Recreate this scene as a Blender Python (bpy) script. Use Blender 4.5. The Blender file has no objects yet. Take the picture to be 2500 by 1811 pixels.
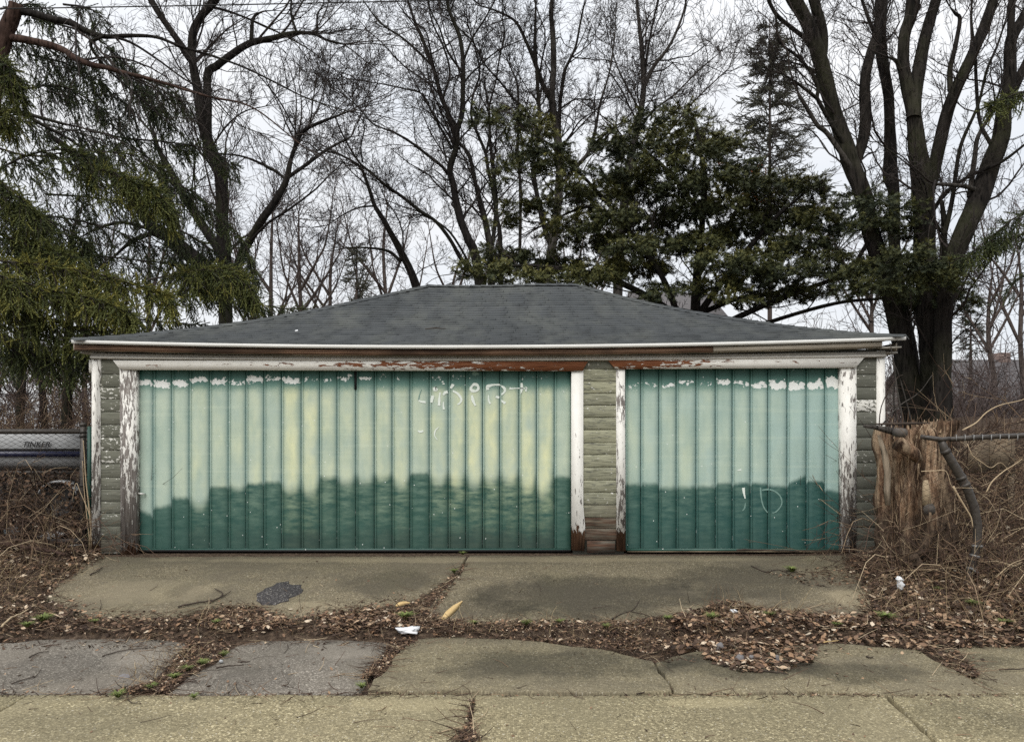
import bpy, math, random
import numpy as np
from mathutils import Vector, noise as mnoise

random.seed(7)
rng = np.random.default_rng(11)
S = bpy.context.scene
COL = S.collection

# ------------------------------------------------------------------ camera
CAM_Z = 1.65
cd = bpy.data.cameras.new('camera')
cam = bpy.data.objects.new('camera', cd)
COL.objects.link(cam)
cam.location = (0, 0, CAM_Z)
cam.rotation_euler = (math.radians(90), 0, 0)
cd.sensor_width = 36
cd.lens = 36 * 1800 / 2500
cd.shift_y = (1047 - 905.5) / 2500
cd.clip_start = 0.05
cd.clip_end = 2000
S.camera = cam

# ------------------------------------------------------------------ sky, sun, exposure
SUN_EL, SUN_AZ = math.radians(50), math.radians(200)     # behind the camera, a little to the left
world = bpy.data.worlds.new('World')
S.world = world
world.use_nodes = True
wn, wl = world.node_tree.nodes, world.node_tree.links
wn.clear()
w_out = wn.new('ShaderNodeOutputWorld')
w_bg = wn.new('ShaderNodeBackground')
w_bg2 = wn.new('ShaderNodeBackground')
w_mix = wn.new('ShaderNodeMixShader')
sky = wn.new('ShaderNodeTexSky')
sky.sky_type = 'NISHITA'
sky.sun_disc = False
sky.sun_elevation = SUN_EL
sky.sun_rotation = SUN_AZ
wl.new(sky.outputs[0], w_bg.inputs[0])
w_bg.inputs[1].default_value = 0.08
tc = wn.new('ShaderNodeTexCoord')
sep = wn.new('ShaderNodeSeparateXYZ')
wl.new(tc.outputs['Generated'], sep.inputs[0])
mr = wn.new('ShaderNodeMapRange')                        # overcast luminance rises towards the zenith
pw = wn.new('ShaderNodeMath')
pw.operation = 'POWER'
pw.use_clamp = True
pw.inputs[1].default_value = 2.6
wl.new(sep.outputs['Z'], pw.inputs[0])
wl.new(pw.outputs[0], mr.inputs['Value'])
mr.inputs['From Min'].default_value = 0.0
mr.inputs['From Max'].default_value = 1.0
mr.inputs['To Min'].default_value = 0.65
mr.inputs['To Max'].default_value = 1.40
cn = wn.new('ShaderNodeTexNoise')
cn.inputs['Scale'].default_value = 2.6
cn.inputs['Detail'].default_value = 5
cn.inputs['Roughness'].default_value = 0.55
mp = wn.new('ShaderNodeMapping')
mp.inputs['Scale'].default_value = (1, 1, 2.4)
wl.new(tc.outputs['Generated'], mp.inputs[0])
wl.new(mp.outputs[0], cn.inputs['Vector'])
cr = wn.new('ShaderNodeValToRGB')
cr.color_ramp.elements[0].position = 0.38
cr.color_ramp.elements[0].color = (0.90, 0.935, 0.985, 1)
cr.color_ramp.elements[1].position = 0.62
cr.color_ramp.elements[1].color = (1.03, 1.035, 1.045, 1)
wl.new(cn.outputs[0], cr.inputs[0])
wl.new(cr.outputs[0], w_bg2.inputs[0])
wl.new(mr.outputs[0], w_bg2.inputs[1])
w_mix.inputs[0].default_value = 0.9
wl.new(w_bg.outputs[0], w_mix.inputs[1])
wl.new(w_bg2.outputs[0], w_mix.inputs[2])
wl.new(w_mix.outputs[0], w_out.inputs[0])

sl = bpy.data.lights.new('sun', 'SUN')
sl.energy = 1.5
sl.angle = math.radians(40)
sl.color = (1.0, 0.96, 0.9)
sun = bpy.data.objects.new('sun', sl)
COL.objects.link(sun)
_sd = Vector((math.sin(SUN_AZ) * math.cos(SUN_EL), math.cos(SUN_AZ) * math.cos(SUN_EL), math.sin(SUN_EL)))
sun.rotation_euler = _sd.to_track_quat('Z', 'Y').to_euler()
sun.location = _sd * 30

S.view_settings.view_transform = 'Standard'
S.view_settings.look = 'None'
S.view_settings.exposure = 0.56
S.view_settings.gamma = 1.0
S.view_settings.use_curve_mapping = False
S.cycles.max_bounces = 5
S.cycles.diffuse_bounces = 3
S.cycles.glossy_bounces = 2
S.cycles.caustics_reflective = False
S.cycles.caustics_refractive = False
S.cycles.use_denoising = False
S.cycles.use_adaptive_sampling = True
S.cycles.adaptive_threshold = 0.006

# ------------------------------------------------------------------ picture <-> place
F, CX, CY = 1633.0, 1134.0, 949.8          # focal length and vanishing point, in pixels of a 2268 wide copy of the photo


def W(px, py, Y):
    return ((px - CX) * Y / F, Y, CAM_Z - (py - CY) * Y / F)


def WX(px, Y):
    return (px - CX) * Y / F


def WZ(py, Y):
    return CAM_Z - (py - CY) * Y / F


def sx(src):                                # full-size photo pixel -> 2268 wide copy
    return src / 1.10229


G_Y = [-400, 4.57, 5.72, 6.0, 8.2, 8.6, 60, 400]
G_Z = [0.0, 0.0, 0.02, 0.05, 0.277, 0.285, 0.3, 0.3]


def g(Y):
    return np.interp(Y, G_Y, G_Z)


_YS = np.linspace(2.2, 30, 2800)


def ground_at(px, py, lift=0.0):
    """the point of the ground seen at a pixel"""
    z = CAM_Z - (py - CY) * _YS / F - g(_YS) - lift
    i = int(np.argmax(z < 0))
    Y = float(_YS[i])
    return (WX(px, Y), Y, float(g(Y)) + lift)


# ------------------------------------------------------------------ objects
def link(o):
    COL.objects.link(o)
    return o


def thing(name, label, cat, loc=(0, 0, 0), group=None, kind=None):
    o = bpy.data.objects.new(name, None)
    o.empty_display_size = 0.2
    link(o)
    o.location = loc
    o['label'] = label
    o['category'] = cat
    if group:
        o['group'] = group
    if kind:
        o['kind'] = kind
    return o


def tag(o, label=None, cat=None, group=None, kind=None):
    if label:
        o['label'] = label
    if cat:
        o['category'] = cat
    if group:
        o['group'] = group
    if kind:
        o['kind'] = kind
    return o


def wloc(o):
    p = Vector((0, 0, 0))
    while o is not None:
        p += o.location
        o = o.parent
    return p


def mesh_np(name, V, faces, tint=None, smooth=False):
    V = np.asarray(V, dtype=np.float32).reshape(-1, 3)
    me = bpy.data.meshes.new(name)
    faces = [np.asarray(f, dtype=np.int32) for f in faces if len(f)]
    idx = np.concatenate([f.ravel() for f in faces])
    tot = np.concatenate([np.full(len(f), f.shape[1], np.int32) for f in faces])
    st = np.concatenate([[0], np.cumsum(tot)[:-1]]).astype(np.int32)
    me.vertices.add(len(V))
    me.vertices.foreach_set('co', V.ravel())
    me.loops.add(len(idx))
    me.loops.foreach_set('vertex_index', idx)
    me.polygons.add(len(tot))
    me.polygons.foreach_set('loop_start', st)
    me.polygons.foreach_set('loop_total', tot)
    if smooth:
        me.polygons.foreach_set('use_smooth', np.ones(len(tot), dtype=bool))
    me.update(calc_edges=True)
    if tint is not None:
        a = me.attributes.new('tint', 'FLOAT', 'POINT')
        a.data.foreach_set('value', np.asarray(tint, dtype=np.float32))
    return me


def obj(name, V, faces, mat, parent=None, tint=None, smooth=False, uv=None, loc=None):
    """link one mesh object; V in world coordinates"""
    V = np.asarray(V, dtype=np.float64).reshape(-1, 3)
    base = wloc(parent) if parent is not None else (Vector(loc) if loc is not None else Vector((0, 0, 0)))
    me = mesh_np(name, V - np.array(base), faces, tint, smooth)
    if uv is not None:
        ul = me.uv_layers.new(name='UVMap')
        li = np.empty(len(me.loops), np.int32)
        me.loops.foreach_get('vertex_index', li)
        ul.data.foreach_set('uv', np.asarray(uv, np.float32)[li].ravel())
    me.materials.append(mat)
    o = bpy.data.objects.new(name, me)
    link(o)
    if parent is not None:
        o.parent = parent
    elif loc is not None:
        o.location = loc
    return o


class MB:
    """collects small shapes for one mesh"""
    def __init__(self):
        self.V, self.F = [], []

    def add(self, V, F_):
        b = len(self.V)
        self.V += [tuple(v) for v in V]
        self.F += [tuple(i + b for i in f) for f in F_]
        return self

    def box(self, x0, x1, y0, y1, z0, z1):
        return self.add([(x0, y0, z0), (x1, y0, z0), (x1, y1, z0), (x0, y1, z0), (x0, y0, z1), (x1, y0, z1), (x1, y1, z1), (x0, y1, z1)],
                        [(0, 3, 2, 1), (4, 5, 6, 7), (0, 1, 5, 4), (1, 2, 6, 5), (2, 3, 7, 6), (3, 0, 4, 7)])

    def prism(self, poly, y0, y1):
        """poly in x,z (counter-clockwise seen from -y), extruded y0..y1"""
        n = len(poly)
        V = [(x, y0, z) for x, z in poly] + [(x, y1, z) for x, z in poly]
        Fs = [tuple(range(n)), tuple(range(2 * n - 1, n - 1, -1))]
        Fs += [(i, i + n, (i + 1) % n + n, (i + 1) % n) for i in range(n)]
        return self.add(V, Fs)

    def tube(self, P, R, s=6, cap=True):
        V, Fq, caps = tube_geo(np.array([P], float), np.array([R], float), s)
        self.add(V, [tuple(f) for f in Fq])
        if cap:
            b = len(self.V) - len(V)
            self.F.append(tuple(b + i for i in range(s))[::-1])
            self.F.append(tuple(b + len(V) - s + i for i in range(s)))
        return self

    def build(self, name, mat, parent=None, smooth=False, loc=None):
        by = {}
        for f in self.F:
            by.setdefault(len(f), []).append(f)
        return obj(name, self.V, list(by.values()), mat, parent, smooth=smooth, loc=loc)


def tube_geo(P, R, s):
    """P (N,k,3), R (N,k) -> verts, quads"""
    N, k, _ = P.shape
    T = np.gradient(P, axis=1)
    T /= np.linalg.norm(T, axis=2, keepdims=True) + 1e-9
    ref = np.eye(3)[np.abs(T).max(axis=1).argmin(axis=1)][:, None, :]      # the axis each tube runs least along
    A = np.cross(T, np.broadcast_to(ref, T.shape))
    A /= np.linalg.norm(A, axis=2, keepdims=True) + 1e-9
    B = np.cross(T, A)
    ang = np.arange(s) / s * 2 * np.pi
    V = P[:, :, None, :] + R[:, :, None, None] * (np.cos(ang)[None, None, :, None] * A[:, :, None, :] + np.sin(ang)[None, None, :, None] * B[:, :, None, :])
    n = np.arange(N)[:, None, None] * (k * s)
    i = np.arange(k - 1)[None, :, None] * s
    j = np.arange(s)[None, None, :]
    a = n + i + j
    b = n + i + (j + 1) % s
    Q = np.stack([a, b, b + s, a + s], axis=-1).reshape(-1, 4)
    return V.reshape(-1, 3), Q, None


class Many:
    """several arrays of tubes / leaf sprays joined into one mesh"""
    def __init__(self):
        self.V, self.Q, self.T, self.t, self.n = [], [], [], [], 0

    def tubes(self, P, R, s, tint=None):
        if len(P) == 0:
            return
        V, Q, _ = tube_geo(P, R, s)
        self.V.append(V)
        self.Q.append(Q + self.n)
        tt = rng.random(len(P)) if tint is None else np.broadcast_to(tint, (len(P),))
        self.t.append(np.repeat(tt, len(V) // len(P)))
        self.n += len(V)

    def sprays(self, pv, pf, pos, d, scale, tint, up=None):
        """copies of a small prototype, its +x along d"""
        N, m = len(pos), len(pv)
        d = d / (np.linalg.norm(d, axis=1, keepdims=True) + 1e-9)
        if up is None:
            up = rng.normal(size=(N, 3))
        b = np.cross(up, d)
        b /= np.linalg.norm(b, axis=1, keepdims=True) + 1e-9
        c = np.cross(d, b)
        V = pos[:, None, :] + scale[:, None, None] * (pv[None, :, 0:1] * d[:, None, :] + pv[None, :, 1:2] * b[:, None, :] + pv[None, :, 2:3] * c[:, None, :])
        Fs = (np.asarray(pf)[None] + (np.arange(N) * m)[:, None, None]).reshape(-1, len(pf[0]))
        self.V.append(V.reshape(-1, 3))
        (self.T if len(pf[0]) == 3 else self.Q).append(Fs + self.n)
        self.t.append(np.repeat(tint, m))
        self.n += N * m

    def build(self, name, mat, parent=None, kind=None, smooth=False):
        fs = []
        if self.Q:
            fs.append(np.concatenate(self.Q))
        if self.T:
            fs.append(np.concatenate(self.T))
        o = obj(name, np.concatenate(self.V), fs, mat, parent, tint=np.concatenate(self.t), smooth=smooth)
        if kind:
            o['kind'] = kind
        return o


# ------------------------------------------------------------------ materials
class NB:
    def __init__(self, name, rough=0.85, spec=0.25):
        self.m = bpy.data.materials.new(name)
        self.m.use_nodes = True
        self.t = self.m.node_tree
        self.N, self.L = self.t.nodes, self.t.links
        self.b = self.N['Principled BSDF']
        self.b.inputs['Roughness'].default_value = rough
        self.b.inputs['Specular IOR Level'].default_value = spec
        self.tc = self.N.new('ShaderNodeTexCoord')

    def put(self, sock, v):
        if isinstance(v, bpy.types.NodeSocket):
            self.L.new(v, sock)
        elif isinstance(v, (tuple, list)) and len(v) == 3 and sock.type == 'RGBA':
            sock.default_value = (*v, 1)
        else:
            sock.default_value = v

    def co(self, scale=(1, 1, 1), kind='Object', loc=(0, 0, 0)):
        n = self.N.new('ShaderNodeMapping')
        self.L.new(self.tc.outputs[kind], n.inputs[0])
        n.inputs['Scale'].default_value = scale
        n.inputs['Location'].default_value = loc
        return n.outputs[0]

    def pos(self):
        return self.N.new('ShaderNodeNewGeometry').outputs['Position']

    def mapped(self, v, scale, loc=(0, 0, 0)):
        n = self.N.new('ShaderNodeMapping')
        self.L.new(v, n.inputs[0])
        n.inputs['Scale'].default_value = scale
        n.inputs['Location'].default_value = loc
        return n.outputs[0]

    def xyz(self, v):
        n = self.N.new('ShaderNodeSeparateXYZ')
        self.L.new(v, n.inputs[0])
        return n.outputs

    def noise(self, v, scale=5, detail=4, rough=0.55, dist=0.0, out=0):
        n = self.N.new('ShaderNodeTexNoise')
        self.L.new(v, n.inputs['Vector'])
        n.inputs['Scale'].default_value = scale
        n.inputs['Detail'].default_value = detail
        n.inputs['Roughness'].default_value = rough
        n.inputs['Distortion'].default_value = dist
        return n.outputs[out]

    def vor(self, v, scale, feature='F1', out='Distance', rand=1.0):
        n = self.N.new('ShaderNodeTexVoronoi')
        n.feature = feature
        self.L.new(v, n.inputs['Vector'])
        n.inputs['Scale'].default_value = scale
        n.inputs['Randomness'].default_value = rand
        return n.outputs[out]

    def ramp(self, f, *stops, interp='LINEAR'):
        n = self.N.new('ShaderNodeValToRGB')
        n.color_ramp.interpolation = interp
        e = n.color_ramp.elements
        while len(e) < len(stops):
            e.new(0.5)
        for k, (p, c) in enumerate(stops):
            e[k].position = p
            e[k].color = (*c, 1) if isinstance(c, (tuple, list)) else (c, c, c, 1)
        self.put(n.inputs[0], f)
        return n.outputs[0]

    def mix(self, f, a, b, mode='MIX'):
        n = self.N.new('ShaderNodeMix')
        n.data_type = 'RGBA'
        n.blend_type = mode
        n.clamp_factor = True
        self.put(n.inputs[0], f)
        self.put(n.inputs[6], a)
        self.put(n.inputs[7], b)
        return n.outputs[2]

    def math(self, op, a, b=0.0, c=None, clamp=False):
        n = self.N.new('ShaderNodeMath')
        n.operation = op
        n.use_clamp = clamp
        self.put(n.inputs[0], a)
        self.put(n.inputs[1], b)
        if c is not None:
            self.put(n.inputs[2], c)
        return n.outputs[0]

    def step(self, v, a, b, lo=0.0, hi=1.0):
        n = self.N.new('ShaderNodeMapRange')
        n.interpolation_type = 'SMOOTHSTEP'
        self.put(n.inputs['Value'], v)
        self.put(n.inputs['From Min'], a)
        self.put(n.inputs['From Max'], b)
        self.put(n.inputs['To Min'], lo)
        self.put(n.inputs['To Max'], hi)
        return n.outputs[0]

    def attr(self, name, kind='GEOMETRY', out='Fac'):
        n = self.N.new('ShaderNodeAttribute')
        n.attribute_type = kind
        n.attribute_name = name
        return n.outputs[out]

    def rnd(self):
        return self.N.new('ShaderNodeObjectInfo').outputs['Random']

    def bump(self, h, strength=0.5, dist=0.01):
        n = self.N.new('ShaderNodeBump')
        n.inputs['Strength'].default_value = strength
        n.inputs['Distance'].default_value = dist
        self.put(n.inputs['Height'], h)
        self.L.new(n.outputs[0], self.b.inputs['Normal'])

    def done(self, col, rough=None):
        self.put(self.b.inputs['Base Color'], col)
        if rough is not None:
            self.put(self.b.inputs['Roughness'], rough)
        return self.m


def mat_plain(name, c1, c2=None, scale=20, rough=0.8, spec=0.25, metal=0.0, bump=0.0):
    n = NB(name, rough, spec)
    f = n.noise(n.pos(), scale, 4)
    n.b.inputs['Metallic'].default_value = metal
    if bump:
        n.bump(f, bump, 0.01)
    return n.done(n.mix(f, c1, c2 or tuple(x * 0.6 for x in c1)))


def mat_bark(name, c1, c2, moss=0.0, fine=1.0):
    n = NB(name, 0.95, 0.1)
    p = n.pos()
    v = n.mapped(p, (9 * fine, 9 * fine, 1.6 * fine))
    f = n.noise(v, 1.6, 5, 0.65, 0.6)
    h = n.vor(n.mapped(p, (14 * fine, 14 * fine, 2.2 * fine)), 1.5)
    c = n.mix(n.ramp(f, (0.32, 0.0), (0.66, 1.0)), c2, c1)
    c = n.mix(n.ramp(h, (0.1, 1.0), (0.35, 0.0)), c, tuple(x * 0.45 for x in c2))
    if moss:
        c = n.mix(n.math('MULTIPLY', n.ramp(n.noise(p, 1.1, 3), (0.45, 0.0), (0.65, 1.0)), moss), c, (0.06, 0.065, 0.03))
    n.bump(n.math('ADD', n.math('MULTIPLY', f, 0.6), h), 0.9, 0.025)
    return n.done(c)


def mat_tint(name, stops, rough=0.8, spec=0.2, trans=0.0):
    n = NB(name, rough, spec)
    t = n.attr('tint')
    c = n.ramp(t, *stops)
    c = n.mix(n.math('MULTIPLY', n.noise(n.pos(), 30, 2), 0.5), c, (0.02, 0.02, 0.01), 'MULTIPLY') if False else c
    return n.done(c)


def paint_white():
    """white paint flaking off weathered wood; the objects carry peel (amount), rot (height below which it is bare brown)"""
    n = NB('peeling_white_paint', 0.75, 0.3)
    p = n.pos()
    peel = n.attr('peel', 'OBJECT')
    rot = n.attr('rot', 'OBJECT')
    hz = n.attr('flat', 'OBJECT')
    z = n.xyz(p)[2]
    va = n.mapped(p, (46, 46, 9), (0.3, 0, 0.7))
    vb = n.mapped(p, (8, 40, 46), (0.3, 0, 0.7))
    vv = n.mix(hz, va, vb)
    f = n.noise(vv, 1.0, 6, 0.68, 0.4)
    big = n.noise(n.mapped(p, (3, 3, 1.4)), 1.6, 3)
    lev = n.math('ADD', n.math('MULTIPLY', f, 0.7), n.math('MULTIPLY', big, 0.3))
    low = n.step(z, 0.3, 2.1, 0.035, -0.05)
    thr = n.math('ADD', n.math('MULTIPLY_ADD', peel, 0.34, 0.3), n.math('MULTIPLY', low, n.math('SUBTRACT', 1.0, hz)))
    paint = n.step(lev, n.math('SUBTRACT', thr, 0.012), n.math('ADD', thr, 0.012))
    gr = n.noise(n.mix(hz, n.mapped(p, (60, 60, 3)), n.mapped(p, (3, 60, 60))), 2.0, 4, 0.6)
    wood = n.ramp(gr, (0.25, (0.055, 0.046, 0.04)), (0.5, (0.17, 0.15, 0.135)), (0.75, (0.34, 0.315, 0.29)))
    white = n.mix(n.noise(p, 9, 5, 0.7), (0.84, 0.83, 0.78), (0.62, 0.6, 0.55))
    c = n.mix(paint, wood, white)
    rn = n.math('ADD', rot, n.math('MULTIPLY', n.math('SUBTRACT', n.noise(n.mapped(p, (24, 24, 6)), 1.4, 4), 0.5), 0.5))
    rm = n.step(z, n.math('SUBTRACT', rn, 0.02), n.math('ADD', rn, 0.02))
    brown = n.ramp(gr, (0.25, (0.012, 0.007, 0.005)), (0.55, (0.10, 0.05, 0.025)), (0.8, (0.21, 0.13, 0.08)))
    c = n.mix(rm, brown, c)
    n.bump(n.math('ADD', n.math('MULTIPLY', paint, 0.8), n.math('MULTIPLY', gr, 0.5)), 0.7, 0.004)
    return n.done(c)


def paint_header():
    """white paint flaked to red-brown wood between two x positions carried by the object"""
    n = NB('flaking_header_paint', 0.75, 0.3)
    p = n.pos()
    x, y, z = n.xyz(p)
    a, b = n.attr('bare_from', 'OBJECT'), n.attr('bare_to', 'OBJECT')
    zc = n.attr('mid_z', 'OBJECT')
    e = n.step(x, a, b)
    f = n.noise(n.mapped(p, (5.5, 30, 26)), 1.3, 6, 0.62, 0.8)
    band = n.math('SUBTRACT', 1.0, n.math('MULTIPLY', n.math('ABSOLUTE', n.math('SUBTRACT', z, n.math('ADD', zc, 0.012))), 14.0), clamp=True)
    lev = n.math('ADD', f, n.math('MULTIPLY_ADD', e, 0.34, n.math('MULTIPLY_ADD', band, 0.16, -0.27)))
    bare = n.step(lev, 0.49, 0.515)
    gr = n.noise(n.mapped(p, (3, 70, 70)), 1.6, 4, 0.6)
    brown = n.ramp(gr, (0.3, (0.07, 0.022, 0.01)), (0.55, (0.21, 0.075, 0.03)), (0.8, (0.38, 0.22, 0.13)))
    crack = n.ramp(n.noise(n.mapped(p, (14, 50, 60)), 1.2, 5, 0.7), (0.30, 1.0), (0.35, 0.0))
    white = n.mix(n.noise(p, 11, 4, 0.6), (0.85, 0.84, 0.79), (0.66, 0.64, 0.58))
    white = n.mix(crack, white, (0.09, 0.08, 0.07))
    n.bump(n.math('SUBTRACT', 1.0, bare), 0.8, 0.004)
    return n.done(n.mix(bare, white, brown))


def paint_siding():
    n = NB('worn_siding_paint', 0.85, 0.2)
    p = n.pos()
    z = n.xyz(p)[2]
    yel = n.attr('fade', 'OBJECT')
    chip = n.attr('chip', 'OBJECT')
    gr = n.noise(n.mapped(p, (4, 40, 60)), 1.5, 5, 0.65)
    c = n.ramp(gr, (0.25, (0.07, 0.071, 0.057)), (0.5, (0.125, 0.126, 0.104)), (0.75, (0.185, 0.186, 0.157)))
    r = n.rnd()
    c = n.mix(n.math('MULTIPLY', r, 0.5), c, (0.10, 0.105, 0.085))
    pale = n.ramp(gr, (0.3, (0.10, 0.10, 0.065)), (0.5, (0.34, 0.338, 0.235)), (0.8, (0.48, 0.475, 0.345)))
    pm = n.math('MULTIPLY', yel, n.ramp(n.noise(n.mapped(p, (7, 9, 42)), 1.2, 6, 0.7), (0.36, 0.0), (0.47, 1.0)))
    c = n.mix(pm, c, pale)
    f = n.noise(n.mapped(p, (16, 20, 34), (1.7, 0, 0)), 1.2, 4, 0.6)
    k = n.math('SUBTRACT', n.noise(n.mapped(p, (2.2, 5, 5)), 1.0, 2), 0.5)
    lev = n.math('ADD', f, n.math('MULTIPLY_ADD', chip, 0.3, n.math('MULTIPLY', k, 0.25)))
    w = n.step(lev, 0.72, 0.74)
    c = n.mix(w, c, (0.66, 0.65, 0.6))
    dk = n.attr('rot', 'OBJECT')
    c = n.mix(n.math('MULTIPLY', dk, n.ramp(n.noise(n.mapped(p, (3, 20, 30)), 1.1, 4), (0.35, 0.3), (0.6, 1.0))), c,
              n.ramp(gr, (0.3, (0.02, 0.012, 0.008)), (0.7, (0.13, 0.07, 0.045))))
    n.bump(gr, 0.25, 0.002)
    return n.done(c)


def paint_door():
    """faded green paint: unfaded and dark at the foot and under the head, bleached between, flaked white in a band near the top"""
    n = NB('faded_green_door_paint', 0.5, 0.4)
    uv = n.tc.outputs['UV']
    u, zz = n.xyz(uv)[0], n.xyz(uv)[1]
    p = n.pos()
    dh, dc = n.attr('dark_height', 'OBJECT'), n.attr('dark_dip', 'OBJECT')
    wear, peel, blue = n.attr('wear', 'OBJECT'), n.attr('peel', 'OBJECT'), n.attr('blue', 'OBJECT')
    lean = n.attr('dark_lean', 'OBJECT')
    uc = n.math('SUBTRACT', n.math('MULTIPLY', u, 2.0), 1.0)
    edge = n.math('POWER', n.math('ABSOLUTE', uc), 2.6)          # 0 in the middle of the board, 1 at its edges
    nb = n.math('SUBTRACT', n.noise(n.mapped(p, (9, 9, 5)), 1.2, 4, 0.6), 0.5)
    fine = n.noise(n.mapped(p, (120, 120, 40)), 1.0, 3, 0.6)
    # bleached colour
    la = n.mix(blue, (0.42, 0.50, 0.415), (0.33, 0.46, 0.43))
    yn = n.noise(n.mapped(p, (3.6, 4, 2.4), (3.1, 0, 0.4)), 1.1, 4, 0.55)
    ym = n.math('MULTIPLY', wear, n.ramp(yn, (0.30, 0.1), (0.66, 1.0)))
    mid = n.step(zz, 0.95, 1.7)
    ym = n.math('MULTIPLY', ym, n.math('SUBTRACT', 1.0, n.math('MULTIPLY', edge, 0.75)))
    light = n.mix(ym, la, (0.70, 0.71, 0.42))
    cloud = n.noise(n.mapped(p, (6, 6, 2.2)), 1.0, 5, 0.6)
    light = n.mix(n.ramp(cloud, (0.3, 0.55), (0.62, 0.0)), light, (0.24, 0.345, 0.30))
    light = n.mix(n.math('MULTIPLY', n.math('POWER', n.math('ABSOLUTE', uc), 4.5), 0.85), light, (0.15, 0.26, 0.245))  # shading beside the board joints, put into the colour
    band = n.noise(n.mapped(p, (0.9, 1, 22)), 1.0, 3, 0.6)
    light = n.mix(n.ramp(band, (0.5, 0.0), (0.72, 0.16)), light, (0.62, 0.70, 0.55))
    # unfaded colour
    dark = n.mix(blue, (0.027, 0.080, 0.060), (0.016, 0.070, 0.066))
    dark = n.mix(n.ramp(n.noise(p, 7, 4), (0.35, 0.0), (0.7, 0.6)), dark, (0.042, 0.105, 0.086))
    sc = n.noise(n.mapped(p, (5, 5, 20), (0.2, 0, 0.9)), 1.0, 7, 0.68)
    scm = n.math('MULTIPLY', n.ramp(sc, (0.40, 0.0), (0.74, 1.0)), n.math('MULTIPLY_ADD', wear, 0.85, 0.30))
    scm = n.math('MULTIPLY', scm, n.math('SUBTRACT', 1.0, n.math('MULTIPLY', edge, 0.9)))
    fadeup = n.step(zz, 0.35, 1.05, 0.3, 1.0)
    dark = n.mix(n.math('MULTIPLY', scm, fadeup), dark, n.mix(wear, (0.19, 0.31, 0.26), (0.30, 0.37, 0.235)))
    grime = n.math('MULTIPLY', n.step(n.math('ADD', zz, n.math('MULTIPLY', nb, 0.35)), 0.62, 0.36), n.math('MULTIPLY', wear, 0.75))
    dark = n.mix(grime, dark, (0.03, 0.05, 0.04))
    # boundary
    bl = n.math('SUBTRACT', dh, n.math('MULTIPLY', dc, n.math('SUBTRACT', 1.0, edge)))
    bl = n.math('ADD', bl, n.math('MULTIPLY', lean, uc))
    bl = n.math('ADD', bl, n.math('MULTIPLY', nb, 0.06))
    corner = n.math('MULTIPLY', n.math('POWER', n.math('ABSOLUTE', uc), 9.0), -0.045)
    bl = n.math('ADD', bl, corner)
    soft = n.math('MULTIPLY_ADD', dc, 0.6, 0.030)
    m = n.step(zz, n.math('SUBTRACT', bl, soft), n.math('ADD', bl, soft))
    c = n.mix(m, dark, light)
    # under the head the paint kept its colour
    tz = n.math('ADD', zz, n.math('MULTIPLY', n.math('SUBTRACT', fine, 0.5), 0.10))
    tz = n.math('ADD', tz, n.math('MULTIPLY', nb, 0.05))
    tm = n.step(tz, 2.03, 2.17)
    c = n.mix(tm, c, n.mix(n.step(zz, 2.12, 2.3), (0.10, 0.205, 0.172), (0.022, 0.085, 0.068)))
    # dark specks beside the joints
    sp = n.vor(n.mapped(p, (90, 90, 55)), 1.0)
    spm = n.math('MULTIPLY', n.ramp(sp, (0.16, 1.0), (0.22, 0.0)), n.step(edge, 0.05, 0.6))
    spm = n.math('MULTIPLY', spm, n.ramp(n.noise(n.mapped(p, (2.5, 2.5, 3.5)), 1.3, 3), (0.5, 0.0), (0.62, 1.0)))
    c = n.mix(spm, c, (0.03, 0.08, 0.065))
    # white flakes near the top
    pf = n.noise(n.mapped(p, (22, 22, 24)), 1.0, 5, 0.62, 0.5)
    bz = n.math('ABSOLUTE', n.math('DIVIDE', n.math('SUBTRACT', n.math('ADD', zz, n.math('MULTIPLY', nb, 0.12)), n.attr('peel_z', 'OBJECT')), n.attr('peel_w', 'OBJECT')))
    pb = n.math('SUBTRACT', 1.0, n.math('POWER', bz, 2.0), clamp=True)
    mu = n.math('SUBTRACT', 1.0, n.math('POWER', n.math('ABSOLUTE', uc), 5.0))
    pl = n.math('ADD', pf, n.math('MULTIPLY', n.math('MULTIPLY', pb, mu), n.math('MULTIPLY', peel, 0.36)))
    pl = n.math('SUBTRACT', pl, n.math('MULTIPLY', n.math('SUBTRACT', 1.0, pb), 0.5))
    pm = n.step(pl, 0.66, 0.675)
    c = n.mix(pm, c, (0.76, 0.78, 0.75))
    # chips along the joints and stray specks
    ch = n.noise(n.mapped(p, (60, 60, 16)), 1.0, 4, 0.7)
    je = n.step(n.math('ABSOLUTE', uc), 0.93, 0.99)
    chm = n.math('MULTIPLY', je, n.ramp(ch, (0.60, 0.0), (0.64, 1.0)))
    c = n.mix(n.math('MULTIPLY', chm, n.step(zz, 1.75, 0.6, 0.25, 0.95)), c, (0.66, 0.70, 0.66))
    st = n.vor(n.mapped(p, (9, 9, 9), (0.37, 0, 0.11)), 1.0)
    c = n.mix(n.ramp(st, (0.045, 1.0), (0.055, 0.0)), c, (0.72, 0.75, 0.71))
    n.bump(n.math('ADD', n.math('MULTIPLY', pm, -0.6), n.math('MULTIPLY', band, 0.3)), 0.35, 0.004)
    return n.done(c)


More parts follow.
